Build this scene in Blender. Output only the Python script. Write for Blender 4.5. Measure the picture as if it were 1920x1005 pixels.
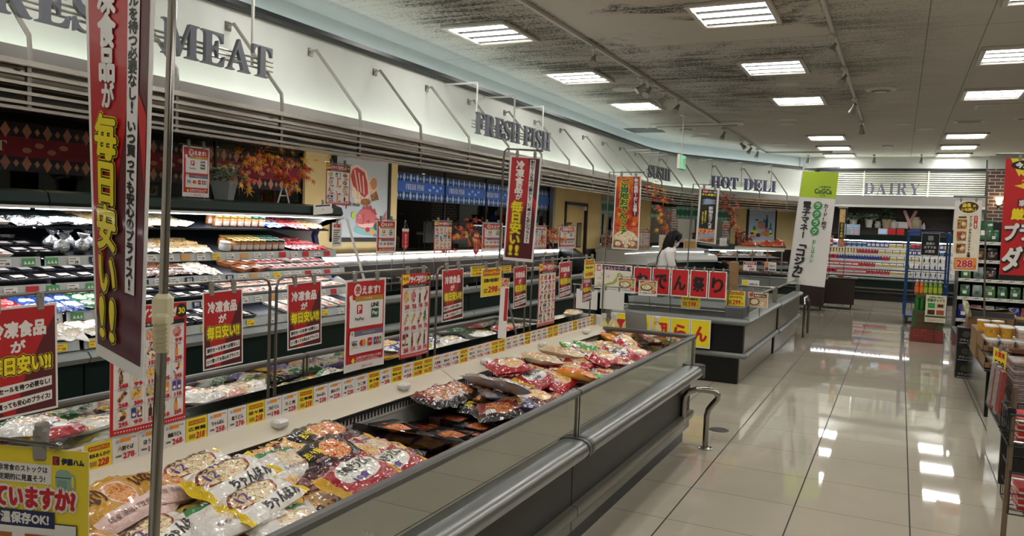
import bpy, math, random
import numpy as np
from math import sin, cos, pi, radians, sqrt, atan2, hypot, ceil
from mathutils import Matrix, Vector, Euler

for o in list(bpy.data.objects):
 bpy.data.objects.remove(o)
random.seed(11)
sc = bpy.context.scene
COL = sc.collection

# ------------------------------------------------------------------ camera
F, CX, CY, H = 1480.0, 960.0, 502.5, 1.58
TH, PH, RO = radians(26.0723), radians(3.2953), radians(2.1061)
_f = np.array([-sin(TH) * cos(PH), cos(TH) * cos(PH), -sin(PH)])
_r0 = np.array([cos(TH), sin(TH), 0.0])
_u0 = np.cross(_r0, _f)
_r = _r0 * cos(RO) + _u0 * sin(RO)
_u = -_r0 * sin(RO) + _u0 * cos(RO)
cd = bpy.data.cameras.new('camera')
cam = bpy.data.objects.new('camera', cd)
COL.objects.link(cam)
cd.sensor_width = 36.0
cd.lens = F / 1920.0 * 36.0
cd.clip_start = 0.05
cam.matrix_world = Matrix(((_r[0], _u[0], -_f[0], 0), (_r[1], _u[1], -_f[1], 0), (_r[2], _u[2], -_f[2], H), (0, 0, 0, 1)))
sc.camera = cam

# ------------------------------------------------------------------ world, exposure
wd = bpy.data.worlds.new('world')
sc.world = wd
wd.use_nodes = True
wd.node_tree.nodes['Background'].inputs[0].default_value = (0.9, 0.95, 1.0, 1)
wd.node_tree.nodes['Background'].inputs[1].default_value = 0.02
sc.view_settings.view_transform = 'Standard'
sc.view_settings.look = 'None'
sc.view_settings.gamma = 1.0
sc.view_settings.use_curve_mapping = False
sc.view_settings.exposure = 0.6
TUBE_POWER = 20.0      # ceiling lamps
CASE_POWER = 8.0      # tubes inside the cooled cases
COVE_POWER = 7.5      # tubes behind the parapet

def _ray(x, y):
 return _f + _r * (x - CX) / F - _u * (y - CY) / F

def at_x(x, y, X):
 d = _ray(x, y); t = X / d[0]
 return np.array([0, 0, H]) + t * d

def at_y(x, y, Y):
 d = _ray(x, y); t = Y / d[1]
 return np.array([0, 0, H]) + t * d

def at_z(x, y, Z):
 d = _ray(x, y); t = (Z - H) / d[2]
 return np.array([0, 0, H]) + t * d

# ------------------------------------------------------------------ materials
def lin(c):
 c = c.lstrip('#')
 out = []
 for i in (0, 2, 4):
  v = int(c[i:i + 2], 16) / 255
  out.append(v / 12.92 if v <= 0.04045 else ((v + 0.055) / 1.055) ** 2.4)
 return (*out, 1.0)

_mats = {}

def mat(name, col='#808080', rough=0.5, metal=0.0, coat=0.0, em=None, es=0.0, bump=0.0, bscale=40.0, var=0.0, vscale=8.0, spec=None):
 if name in _mats:
  return _mats[name]
 m = bpy.data.materials.new(name)
 m.use_nodes = True
 nt = m.node_tree
 b = nt.nodes['Principled BSDF']
 b.inputs['Base Color'].default_value = lin(col)
 b.inputs['Roughness'].default_value = rough
 b.inputs['Metallic'].default_value = metal
 if spec is not None:
  b.inputs['Specular IOR Level'].default_value = spec
 if coat:
  b.inputs['Coat Weight'].default_value = coat
  b.inputs['Coat Roughness'].default_value = 0.08
 if em:
  b.inputs['Emission Color'].default_value = lin(em)
  b.inputs['Emission Strength'].default_value = es
 if bump or var:
  tc = nt.nodes.new('ShaderNodeTexCoord')
  nz = nt.nodes.new('ShaderNodeTexNoise')
  nz.inputs['Scale'].default_value = bscale
  nz.inputs['Detail'].default_value = 4
  nt.links.new(tc.outputs['Object'], nz.inputs['Vector'])
  if bump:
   bp = nt.nodes.new('ShaderNodeBump')
   bp.inputs['Strength'].default_value = bump
   bp.inputs['Distance'].default_value = 0.01
   nt.links.new(nz.outputs['Fac'], bp.inputs['Height'])
   nt.links.new(bp.outputs['Normal'], b.inputs['Normal'])
  if var:
   n2 = nt.nodes.new('ShaderNodeTexNoise')
   n2.inputs['Scale'].default_value = vscale
   n2.inputs['Detail'].default_value = 5
   nt.links.new(tc.outputs['Object'], n2.inputs['Vector'])
   rp = nt.nodes.new('ShaderNodeValToRGB')
   c = lin(col)
   rp.color_ramp.elements[0].color = tuple(max(0, x * (1 - var)) for x in c[:3]) + (1,)
   rp.color_ramp.elements[1].color = tuple(min(1, x * (1 + var)) for x in c[:3]) + (1,)
   rp.color_ramp.elements[0].position = 0.3
   rp.color_ramp.elements[1].position = 0.7
   nt.links.new(n2.outputs['Fac'], rp.inputs['Fac'])
   nt.links.new(rp.outputs['Color'], b.inputs['Base Color'])
 _mats[name] = m
 return m

def food(name, cols, scale=30.0, rough=0.35, coat=0.3, kind='noise'):
 """printed or real food: a few colours mixed by a noise"""
 if name in _mats:
  return _mats[name]
 m = bpy.data.materials.new(name)
 m.use_nodes = True
 nt = m.node_tree
 b = nt.nodes['Principled BSDF']
 b.inputs['Roughness'].default_value = rough
 b.inputs['Coat Weight'].default_value = coat
 tc = nt.nodes.new('ShaderNodeTexCoord')
 if kind == 'noise':
  nz = nt.nodes.new('ShaderNodeTexNoise')
  nz.inputs['Detail'].default_value = 3
  nz.inputs['Distortion'].default_value = 1.2
  out = nz.outputs['Fac']
 else:
  nz = nt.nodes.new('ShaderNodeTexVoronoi')
  out = nz.outputs['Color']
 nz.inputs['Scale'].default_value = scale
 nt.links.new(tc.outputs['Object'], nz.inputs['Vector'])
 rp = nt.nodes.new('ShaderNodeValToRGB')
 e = rp.color_ramp.elements
 lo, hi = (0.34, 0.66) if kind == 'noise' else (0.1, 0.9)
 while len(e) < len(cols):
  e.new(0.5)
 for i, c in enumerate(cols):
  e[i].position = lo + (hi - lo) * i / max(1, len(cols) - 1)
  e[i].color = lin(c)
 rp.color_ramp.interpolation = 'CONSTANT' if kind != 'noise' else 'LINEAR'
 nt.links.new(out, rp.inputs['Fac'])
 nt.links.new(rp.outputs['Color'], b.inputs['Base Color'])
 _mats[name] = m
 return m

def glass(name, tint='#ffffff', refl=0.12, rough=0.02):
 """thin pane: lets light straight through, mirrors a little, more at grazing angles"""
 if name in _mats:
  return _mats[name]
 m = bpy.data.materials.new(name)
 m.use_nodes = True
 nt = m.node_tree
 nt.nodes.remove(nt.nodes['Principled BSDF'])
 out = nt.nodes['Material Output']
 tr = nt.nodes.new('ShaderNodeBsdfTransparent'); tr.inputs[0].default_value = lin(tint)
 gl = nt.nodes.new('ShaderNodeBsdfGlossy'); gl.inputs['Roughness'].default_value = rough
 gl.inputs['Color'].default_value = (0.9, 0.95, 0.92, 1)
 fr = nt.nodes.new('ShaderNodeFresnel'); fr.inputs[0].default_value = 1.45
 ad = nt.nodes.new('ShaderNodeMath'); ad.operation = 'MULTIPLY_ADD'; ad.use_clamp = True
 ad.inputs[1].default_value = 1.0; ad.inputs[2].default_value = refl - 0.04
 mx = nt.nodes.new('ShaderNodeMixShader')
 nt.links.new(fr.outputs[0], ad.inputs[0])
 nt.links.new(ad.outputs[0], mx.inputs[0])
 nt.links.new(tr.outputs[0], mx.inputs[1])
 nt.links.new(gl.outputs[0], mx.inputs[2])
 nt.links.new(mx.outputs[0], out.inputs['Surface'])
 _mats[name] = m
 return m

# ------------------------------------------------------------------ mesh helpers
class MB:
 def __init__(s):
  s.v = []; s.f = []; s.m = []; s.mats = []

 def mi(s, m):
  if m not in s.mats:
   s.mats.append(m)
  return s.mats.index(m)

 def add(s, vs, fs, m):
  o = len(s.v)
  s.v.extend(tuple(float(c) for c in p) for p in vs)
  s.f.extend(tuple(i + o for i in f) for f in fs)
  s.m.extend([s.mi(m)] * len(fs))
  return s

 def box(s, a, b, m, ch=0.0, M=None):
  """axis box from corner a to corner b with chamfered edges; M moves it"""
  a = np.array(a, float); b = np.array(b, float)
  a, b = np.minimum(a, b), np.maximum(a, b)
  if ch <= 0:
   vs = [(x, y, z) for x in (a[0], b[0]) for y in (a[1], b[1]) for z in (a[2], b[2])]
   fs = [(0, 1, 3, 2), (4, 6, 7, 5), (0, 4, 5, 1), (2, 3, 7, 6), (0, 2, 6, 4), (1, 5, 7, 3)]
  else:
   ch = min(ch, 0.45 * float((b - a).min()))
   vs = []; idx = {}
   for sx in (0, 1):
    for sy in (0, 1):
     for sz in (0, 1):
      for ax in range(3):
       p = [0, 0, 0]
       for k, sg in enumerate((sx, sy, sz)):
        e = b[k] if sg else a[k]
        if k != ax:
         e += -ch if sg else ch
        p[k] = e
       idx[(sx, sy, sz, ax)] = len(vs); vs.append(tuple(p))
   fs = []
   for ax in range(3):
    u, w = [(1, 2), (2, 0), (0, 1)][ax]
    for sg in (0, 1):
     q = []
     for (i, j) in ((0, 0), (1, 0), (1, 1), (0, 1)):
      k = [0, 0, 0]; k[ax] = sg; k[u] = i; k[w] = j
      q.append(idx[(*k, ax)])
     fs.append(tuple(q if sg else q[::-1]))
   for ax in range(3):
    u, w = [(1, 2), (2, 0), (0, 1)][ax]
    for i in (0, 1):
     for j in (0, 1):
      k0 = [0, 0, 0]; k0[u] = i; k0[w] = j
      k1 = list(k0); k1[ax] = 1
      q = [idx[(*k0, u)], idx[(*k1, u)], idx[(*k1, w)], idx[(*k0, w)]]
      fs.append(tuple(q if (i ^ j) else q[::-1]))
   for sx in (0, 1):
    for sy in (0, 1):
     for sz in (0, 1):
      q = [idx[(sx, sy, sz, 0)], idx[(sx, sy, sz, 1)], idx[(sx, sy, sz, 2)]]
      fs.append(tuple(q if (sx + sy + sz) % 2 else q[::-1]))
  if M is not None:
   vs = [tuple(M @ Vector(p)) for p in vs]
  return s.add(vs, fs, m)

 def tube(s, pts, r, m, seg=10, cap=True):
  pts = [np.array(p, float) for p in pts]
  rs = r if isinstance(r, (list, tuple)) else [r] * len(pts)
  vs = []; fs = []
  prev = None
  for i, p in enumerate(pts):
   t = pts[min(i + 1, len(pts) - 1)] - pts[max(i - 1, 0)]
   t = t / (np.linalg.norm(t) + 1e-12)
   if prev is None:
    ref = np.array([0, 0, 1.0]) if abs(t[2]) < 0.9 else np.array([1.0, 0, 0])
    n = np.cross(t, ref)
   else:
    n = prev - t * (prev @ t)
   n /= np.linalg.norm(n) + 1e-12
   prev = n
   bnm = np.cross(t, n)
   for k in range(seg):
    a = 2 * pi * k / seg
    vs.append(p + rs[i] * (n * cos(a) + bnm * sin(a)))
  for i in range(len(pts) - 1):
   for k in range(seg):
    k2 = (k + 1) % seg
    fs.append((i * seg + k, i * seg + k2, (i + 1) * seg + k2, (i + 1) * seg + k))
  if cap:
   fs.append(tuple(range(seg))[::-1])
   fs.append(tuple((len(pts) - 1) * seg + k for k in range(seg)))
  return s.add(vs, fs, m)

 def lathe(s, prof, c, m, seg=16, M=None):
  """prof: [(r, z)...] turned about the z axis through c"""
  vs = []; fs = []
  for (r, z) in prof:
   for k in range(seg):
    a = 2 * pi * k / seg
    vs.append((c[0] + r * cos(a), c[1] + r * sin(a), c[2] + z))
  n = len(prof)
  for i in range(n - 1):
   for k in range(seg):
    k2 = (k + 1) % seg
    fs.append((i * seg + k, i * seg + k2, (i + 1) * seg + k2, (i + 1) * seg + k))
  if prof[0][0] > 1e-6:
   fs.append(tuple(range(seg))[::-1])
  if prof[-1][0] > 1e-6:
   fs.append(tuple((n - 1) * seg + k for k in range(seg)))
  if M is not None:
   vs = [tuple(M @ Vector(p)) for p in vs]
  return s.add(vs, fs, m)

 def prism(s, poly, a, b, m, axis=1):
  """2-D polygon swept along one axis from a to b; poly in the two other axes (x,z for axis 1)"""
  n = len(poly)

  def P(q, t):
   return {0: (t, q[0], q[1]), 1: (q[0], t, q[1]), 2: (q[0], q[1], t)}[axis]
  vs = [P(q, a) for q in poly] + [P(q, b) for q in poly]
  fs = [tuple(range(n)), tuple(range(2 * n - 1, n - 1, -1))]
  for i in range(n):
   j = (i + 1) % n
   fs.append((i, i + n, j + n, j))
  return s.add(vs, fs, m)

 def mesh(s, name, smooth=None):
  me = bpy.data.meshes.new(name)
  me.from_pydata(s.v, [], s.f)
  for mm in s.mats:
   me.materials.append(mm)
  if s.f:
   me.polygons.foreach_set('material_index', s.m)
  if smooth:
   me.polygons.foreach_set('use_smooth', [True] * len(me.polygons))
   me.set_sharp_from_angle(angle=radians(smooth))
  me.update()
  return me

def recalc(me):
 import bmesh
 bm = bmesh.new(); bm.from_mesh(me)
 bmesh.ops.recalc_face_normals(bm, faces=bm.faces)
 bm.to_mesh(me); bm.free()

def tag(o, label=None, cat=None, group=None, kind=None):
 if label: o['label'] = label
 if cat: o['category'] = cat
 if group: o['group'] = group
 if kind: o['kind'] = kind
 return o

def obj(name, b, label=None, cat=None, group=None, kind=None, parent=None, smooth=35, loc=None, rot=None, fix=False):
 me = b if isinstance(b, bpy.types.Mesh) else b.mesh(name, smooth)
 if fix:
  recalc(me)
 o = bpy.data.objects.new(name, me)
 COL.objects.link(o)
 if parent is not None:
  o.parent = parent
 if loc is not None:
  o.location = loc
 if rot is not None:
  o.rotation_euler = rot
 return tag(o, label, cat, group, kind)

def thing(name, label, cat, loc=(0, 0, 0), rot=(0, 0, 0), group=None):
 o = bpy.data.objects.new(name, None)
 COL.objects.link(o)
 o.empty_display_size = 0.1
 o.location = loc
 o.rotation_euler = rot
 return tag(o, label, cat, group)

def struct(name, b, parent=None, smooth=35):
 return obj(name, b, kind='structure', parent=parent, smooth=smooth)

class Kind:
 """one kind of product: a body mesh and its parts; put() makes one thing of it"""
 def __init__(s, name, body, parts=(), cat='package', smooth=35):
  s.name = name; s.cat = cat
  s.body = body if isinstance(body, bpy.types.Mesh) else body.mesh(name, smooth)
  s.parts = [(n, p if isinstance(p, bpy.types.Mesh) else p.mesh(n, smooth)) for n, p in parts]

 def put(s, loc, rot, label, group, scale=1.0, parts=True):
  o = bpy.data.objects.new(s.name, s.body)
  COL.objects.link(o)
  o.location = loc; o.rotation_euler = rot
  o.scale = (scale,) * 3 if not isinstance(scale, (tuple, list)) else scale
  tag(o, label, s.cat, group)
  if parts:
   for n, p in s.parts:
    c = bpy.data.objects.new(n, p)
    COL.objects.link(c)
    c.parent = o
  return o

ORD = ('first second third fourth fifth sixth seventh eighth ninth tenth eleventh twelfth thirteenth fourteenth fifteenth sixteenth seventeenth eighteenth nineteenth twentieth '
       'twenty-first twenty-second twenty-third twenty-fourth twenty-fifth twenty-sixth twenty-seventh twenty-eighth twenty-ninth thirtieth thirty-first thirty-second thirty-third '
       'thirty-fourth thirty-fifth thirty-sixth thirty-seventh thirty-eighth thirty-ninth fortieth forty-first forty-second forty-third forty-fourth forty-fifth').split()

def nth(i):
 return ORD[i] if i < len(ORD) else ORD[-1]

# ------------------------------------------------------------------ lettering
_fc = bpy.data.curves.new('lettering', 'FONT')
_fo = bpy.data.objects.new('lettering', _fc)
_glyph = {}

def glyphs(s, extrude=0.0, res=2):
 k = (s, extrude, res)
 if k not in _glyph:
  if _fo.name not in COL.objects:
   COL.objects.link(_fo)
  _fc.body = s; _fc.resolution_u = res; _fc.extrude = extrude; _fc.size = 1.0
  bpy.context.view_layer.update()
  dg = bpy.context.evaluated_depsgraph_get()
  me = bpy.data.meshes.new_from_object(_fo.evaluated_get(dg))
  vs = np.array([v.co[:] for v in me.vertices]) if len(me.vertices) else np.zeros((0, 3))
  fs = [tuple(p.vertices) for p in me.polygons]
  bpy.data.meshes.remove(me)
  _glyph[k] = (vs, fs)
 return _glyph[k]

class Canvas:
 """printing on a sheet: x to the right, y down, in sheet units; every stroke lies a hair above the last"""
 def __init__(s, b, P, W, Hh, step=1.2e-4):
  s.b = b; s.P = P; s.W = W; s.H = Hh; s.z = 0.0; s.step = step; s.sub = None

 def up(s):
  s.z += s.step

 def poly(s, pts, m):
  s.up()
  for q in (s.cut(pts) if s.sub else [pts]):
   s.b.add([s.P(x, y, s.z) for x, y in q], [tuple(range(len(q)))[::-1]], m)

 def cut(s, pts):
  """cuts a shape along the sheet's grid so that it follows a curved or twisted sheet"""
  def clip(poly, ax, lo, hi):
   for sg, lim in ((1, lo), (-1, hi)):
    out = []
    for i, p in enumerate(poly):
     q = poly[i - 1]
     a, c = sg * (q[ax] - lim), sg * (p[ax] - lim)
     if (a >= 0) != (c >= 0):
      t = a / (a - c)
      out.append((q[0] + (p[0] - q[0]) * t, q[1] + (p[1] - q[1]) * t))
     if c >= 0:
      out.append(p)
    poly = out
    if len(poly) < 3:
     return []
   return poly
  nx, ny = s.sub
  res = []
  for i in range(nx):
   col = clip(list(pts), 0, s.W * i / nx - (1e9 if i == 0 else 0), s.W * (i + 1) / nx + (1e9 if i == nx - 1 else 0)) if nx > 1 else list(pts)
   if len(col) < 3:
    continue
   for j in range(ny):
    c = clip(col, 1, s.H * j / ny - (1e9 if j == 0 else 0), s.H * (j + 1) / ny + (1e9 if j == ny - 1 else 0)) if ny > 1 else col
    if len(c) >= 3:
     res.append(c)
  return res

 def rect(s, x0, y0, x1, y1, m):
  s.poly([(x0, y0), (x1, y0), (x1, y1), (x0, y1)], m)

 def ell(s, cx, cy, rx, ry, m, n=20):
  s.poly([(cx + rx * cos(2 * pi * k / n), cy + ry * sin(2 * pi * k / n)) for k in range(n)], m)

 def rrect(s, x0, y0, x1, y1, r, m):
  p = []
  for cx, cy, a0 in ((x1 - r, y0 + r, -90), (x1 - r, y1 - r, 0), (x0 + r, y1 - r, 90), (x0 + r, y0 + r, 180)):
   for k in range(4):
    a = radians(a0 + 30 * k)
    p.append((cx + r * cos(a), cy + r * sin(a)))
  s.poly(p, m)

 def _glyph(s, v2, fs, m, bold):
  offs = [(0, 0)] if not bold else [(0, 0)] + [(bold * cos(a * pi / 4), bold * sin(a * pi / 4)) for a in (range(8) if bold > 1.2 else (0, 2, 4, 6))]
  for i, (dx, dy) in enumerate(offs):
   s.b.add([s.P(x + dx, y + dy, s.z + i * s.step * .1) for x, y in v2], fs, m)

 def text(s, t, cx, cy, w, h, m, bold=0.0, rot=0.0, skew=0.0):
  """fits the line t into w x h round (cx, cy)"""
  vs, fs = glyphs(t)
  if not len(vs):
   return
  lo = vs.min(0); hi = vs.max(0)
  sx = w / max(1e-6, hi[0] - lo[0]); sy = h / max(1e-6, hi[1] - lo[1])
  x = (vs[:, 0] - (lo[0] + hi[0]) / 2) * sx
  y = -(vs[:, 1] - (lo[1] + hi[1]) / 2) * sy
  x = x - skew * y
  c, q = cos(rot), sin(rot)
  s.up()
  s._glyph([(cx + a * c - b * q, cy + a * q + b * c) for a, b in zip(x, y)], fs, m, bold)

 def vtext(s, t, cx, y0, w, h, m, bold=0.0, dx=0.0):
  """vertical writing: one cell below the other; a list may hold pairs such as '!!'"""
  n = len(t)
  cell = h / n
  s.up()
  for i, chh in enumerate(t):
   if chh in ' ':
    continue
   vs, fs = glyphs(chh)
   if not len(vs):
    continue
   xx = cx + dx * (i + 0.5) / n
   yc = y0 + cell * (i + 0.5)
   if len(chh) > 1 or chh in '!?！':
    lo = vs.min(0); hi = vs.max(0)
    ww = w * (0.85 if len(chh) > 1 else 0.2)
    x = (vs[:, 0] - (lo[0] + hi[0]) / 2) / (hi[0] - lo[0]) * ww
    y = -(vs[:, 1] - (lo[1] + hi[1]) / 2) / (hi[1] - lo[1]) * cell * 0.86
   else:
    x = (vs[:, 0] - 0.5) * w * 1.08
    y = -(vs[:, 1] - 0.37) * cell * 1.04
    if chh in 'ー「」':
     x, y = (vs[:, 1] - 0.37) * w, (vs[:, 0] - 0.5) * cell
   s._glyph([(xx + a, yc + b) for a, b in zip(x, y)], fs, m, bold)

def sheet(TL, TR, BL, BR, W, Hh, draw, back, thick=0.0012, nx=1, ny=1, step=1.2e-4, curl=0.0):
 """a sheet of paper between four corners, printed by draw(canvas)"""
 TL, TR, BL, BR = (np.array(p, float) for p in (TL, TR, BL, BR))
 U = TR - TL; V = BL - TL
 N = np.cross(U, -V); N /= np.linalg.norm(N)

 def P(x, y, z):
  u = x / W; v = y / Hh
  p = TL * (1 - u) * (1 - v) + TR * u * (1 - v) + BL * (1 - u) * v + BR * u * v
  return p + N * (z + (curl * sin(pi * u) if curl else 0))
 b = MB()
 vs = []; fs = []
 for j in range(ny + 1):
  for i in range(nx + 1):
   vs.append(P(W * i / nx, Hh * j / ny, 0))
 n0 = len(vs)
 for j in range(ny + 1):
  for i in range(nx + 1):
   vs.append(P(W * i / nx, Hh * j / ny, -thick))
 k = nx + 1
 for j in range(ny):
  for i in range(nx):
   a = j * k + i
   fs.append((a, a + k, a + k + 1, a + 1))
   fs.append((n0 + a, n0 + a + 1, n0 + a + k + 1, n0 + a + k))
 for i in range(nx):
  fs.append((i, i + 1, n0 + i + 1, n0 + i)); a = ny * k + i
  fs.append((a + 1, a, n0 + a, n0 + a + 1))
 for j in range(ny):
  a = j * k; fs.append((a + k, a, n0 + a, n0 + a + k)); a += nx
  fs.append((a, a + k, n0 + a + k, n0 + a))
 b.add(vs, fs, back)
 cv = Canvas(b, P, W, Hh, step)
 if nx * ny > 1:
  cv.sub = (nx, ny)
 draw(cv)
 return b, P, N
# ------------------------------------------------------------------ palette
WHITE = mat('white_paint', '#d9d9d4', 0.6)
PAPER = mat('paper_white', '#e6e2dc', 0.45, coat=0.25)
RED = mat('print_red', '#c41c22', 0.4, coat=0.3)
DRED = mat('print_deep_red', '#b4161f', 0.4, coat=0.3)
MAROON = mat('print_maroon', '#571420', 0.4, coat=0.3)
YEL = mat('print_yellow', '#f0dc1e', 0.4, coat=0.3)
PYEL = mat('print_card_yellow', '#ecd52c', 0.45, coat=0.2)
BLK = mat('print_black', '#17130f', 0.45, coat=0.2)
INK = mat('print_ink', '#2b2b2e', 0.5)
PRED = mat('print_price_red', '#c41d28', 0.45)
BRN = mat('print_brown', '#4a1c0e', 0.45)
ORG = mat('print_orange', '#e8912b', 0.45)
GRN = mat('print_green', '#2f9a46', 0.45)
LGRN = mat('print_lime', '#b7d32e', 0.5)
DGRN = mat('print_dark_green', '#1e5c3a', 0.45)
BLU = mat('print_blue', '#27408f', 0.45)
NAVY = mat('print_navy', '#1c2650', 0.45)
LBLU = mat('print_light_blue', '#8fb4dc', 0.45)
GOLD = mat('print_gold', '#b58a2c', 0.4)
SLATE = mat('print_slate', '#6a6a80', 0.4)
GREY = mat('print_grey', '#9a9a98', 0.5)
PINK = mat('print_pink', '#e7a9a4', 0.45)
PURP = mat('print_purple', '#5b3a8e', 0.45)
STEEL = mat('stainless_steel', '#a9a69d', 0.28, 1.0, bump=0.02, bscale=90)
CHROME = mat('chrome', '#9a9790', 0.13, 1.0)
DSTEEL = mat('dull_steel', '#807d76', 0.34, 1.0, bump=0.02, bscale=90)
ALU = mat('aluminium', '#9a9992', 0.4, 0.9)
BLKP = mat('black_plastic', '#131416', 0.4)
BLKG = mat('black_gloss_panel', '#101214', 0.22)
DKGRN = mat('dark_green_enamel', '#0f211b', 0.45, spec=0.2)
BUMP = mat('grey_bumper_vinyl', '#767b78', 0.4)
DBUMP = mat('dark_bumper_vinyl', '#4d504c', 0.35)
WPL = mat('white_plastic', '#d6d5cf', 0.35)
CREAM = mat('cream_plastic', '#d4ccaa', 0.45)
CARD = mat('brown_cardboard', '#8a6a45', 0.8, var=0.12, vscale=12)
CLEAR = glass('clear_plastic', '#f4f6f6', 0.10, 0.06)
PANE = glass('case_glass', '#e4e8df', 0.48, 0.012)
SMOKE = glass('smoked_divider', '#8d7f86', 0.12, 0.04)
LAMP = mat('lamp_tube', '#ffffff', 0.5, em='#fffcf8', es=TUBE_POWER)
CASELAMP = mat('case_tube', '#ffffff', 0.5, em='#fbfbff', es=CASE_POWER)
COVELAMP = mat('cove_tube', '#ffffff', 0.5, em='#f1fff0', es=COVE_POWER)
COVEBLUE = mat('upper_cove_tube', '#ffffff', 0.5, em='#dff6ff', es=COVE_POWER * 0.5)
GLOW = mat('spot_bulb', '#ffffff', 0.4, em='#ffe9dc', es=6.0)

# ------------------------------------------------------------------ floor and ceiling

def nodes(name):
 m = bpy.data.materials.new(name); m.use_nodes = True
 return m, m.node_tree, m.node_tree.nodes['Principled BSDF']

def math_n(nt, op, a, b=None, clamp=False):
 n = nt.nodes.new('ShaderNodeMath'); n.operation = op; n.use_clamp = clamp
 for i, x in enumerate((a, b)):
  if x is None:
   continue
  if isinstance(x, (int, float)):
   n.inputs[i].default_value = x
  else:
   nt.links.new(x, n.inputs[i])
 return n.outputs[0]

def mixc(nt, f, a, b):
 n = nt.nodes.new('ShaderNodeMix'); n.data_type = 'RGBA'
 for k, x in ((0, f), (6, a), (7, b)):
  if isinstance(x, str):
   n.inputs[k].default_value = lin(x)
  elif isinstance(x, (int, float)):
   n.inputs[k].default_value = x
  else:
   nt.links.new(x, n.inputs[k])
 return n.outputs[2]

def noise(nt, vec, scale, detail=4, rough=0.55, dist=0.0):
 n = nt.nodes.new('ShaderNodeTexNoise')
 n.inputs['Scale'].default_value = scale; n.inputs['Detail'].default_value = detail
 n.inputs['Roughness'].default_value = rough; n.inputs['Distortion'].default_value = dist
 nt.links.new(vec, n.inputs['Vector'])
 return n.outputs['Fac']

def step_n(nt, v, lo, hi):
 n = nt.nodes.new('ShaderNodeMapRange'); n.interpolation_type = 'SMOOTHSTEP'
 nt.links.new(v, n.inputs['Value'])
 n.inputs['From Min'].default_value = lo; n.inputs['From Max'].default_value = hi
 return n.outputs['Result']

def coords(nt, scale=(1, 1, 1)):
 tc = nt.nodes.new('ShaderNodeTexCoord'); mp = nt.nodes.new('ShaderNodeMapping')
 mp.inputs['Scale'].default_value = scale
 nt.links.new(tc.outputs['Object'], mp.inputs['Vector'])
 sp = nt.nodes.new('ShaderNodeSeparateXYZ'); nt.links.new(tc.outputs['Object'], sp.inputs[0])
 return tc.outputs['Object'], mp.outputs['Vector'], sp.outputs

m_floor, nt, bs = nodes('polished_beige_tile')
ob_, mp_, xyz = coords(nt, (0.6, 0.6, 0.6))
T = 0.598
fx = math_n(nt, 'FRACT', math_n(nt, 'DIVIDE', math_n(nt, 'ADD', xyz[0], 100 * T - 0.135), T))
fy = math_n(nt, 'FRACT', math_n(nt, 'DIVIDE', math_n(nt, 'ADD', xyz[1], 100 * T - 7.17), T))
lx = math_n(nt, 'LESS_THAN', fx, 0.013)
ly = math_n(nt, 'LESS_THAN', fy, 0.007)
ix = math_n(nt, 'FLOOR', math_n(nt, 'DIVIDE', math_n(nt, 'ADD', xyz[0], 100 * T - 0.135), T))
iy = math_n(nt, 'FLOOR', math_n(nt, 'DIVIDE', math_n(nt, 'ADD', xyz[1], 100 * T - 7.17), T))
wn = nt.nodes.new('ShaderNodeTexWhiteNoise'); wn.noise_dimensions = '2D'
cx_ = nt.nodes.new('ShaderNodeCombineXYZ'); nt.links.new(ix, cx_.inputs[0]); nt.links.new(iy, cx_.inputs[1]); nt.links.new(cx_.outputs[0], wn.inputs['Vector'])
c0 = mixc(nt, noise(nt, ob_, 3.0, 6), '#b0a897', '#bcb4a3')
c0 = mixc(nt, math_n(nt, 'MULTIPLY', wn.outputs['Value'], 0.22), c0, '#a59d8a')
c0 = mixc(nt, math_n(nt, 'MULTIPLY', ly, 0.85), c0, '#3c372e')
c0 = mixc(nt, math_n(nt, 'MULTIPLY', lx, 0.95), c0, '#15130f')
nt.links.new(c0, bs.inputs['Base Color'])
nt.links.new(math_n(nt, 'ADD', math_n(nt, 'MULTIPLY', noise(nt, ob_, 1.3, 5), 0.03), math_n(nt, 'ADD', 0.015, math_n(nt, 'MULTIPLY', lx, 0.4))), bs.inputs['Roughness'])
nt.links.new(math_n(nt, 'SUBTRACT', 0.55, math_n(nt, 'MULTIPLY', math_n(nt, 'MAXIMUM', lx, ly), 0.5)), bs.inputs['Specular IOR Level'])
bp = nt.nodes.new('ShaderNodeBump'); bp.inputs['Strength'].default_value = 0.012; bp.inputs['Distance'].default_value = 0.02
nt.links.new(noise(nt, ob_, 2.2, 2), bp.inputs['Height']); nt.links.new(bp.outputs['Normal'], bs.inputs['Normal'])

m_ceil, nt, bs = nodes('mould_stained_ceiling')
ob_, mp_, xyz = coords(nt, (0.9, 7.0, 1.0))
zone = math_n(nt, 'MULTIPLY', step_n(nt, xyz[1], 16.5, 11.5), step_n(nt, xyz[0], 0.9, -1.4))
zone = math_n(nt, 'MULTIPLY', zone, step_n(nt, xyz[0], -5.3, -4.2))
streak = noise(nt, mp_, 1.4, 6, 0.65)
blot = noise(nt, ob_, 0.75, 5, 0.6, 0.4)
fine = noise(nt, ob_, 38, 3, 0.7)
band = math_n(nt, 'FRACT', math_n(nt, 'MULTIPLY', xyz[1], 3.33))
band = math_n(nt, 'SUBTRACT', 1.0, math_n(nt, 'MULTIPLY', step_n(nt, math_n(nt, 'ABSOLUTE', math_n(nt, 'SUBTRACT', band, 0.5)), 0.5, 0.36), -0.0))
bandl = step_n(nt, math_n(nt, 'ABSOLUTE', math_n(nt, 'SUBTRACT', math_n(nt, 'FRACT', math_n(nt, 'MULTIPLY', xyz[1], 3.33)), 0.5)), 0.5, 0.38)
v = math_n(nt, 'ADD', math_n(nt, 'MULTIPLY', streak, 0.46), math_n(nt, 'MULTIPLY', blot, 0.68))
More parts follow.
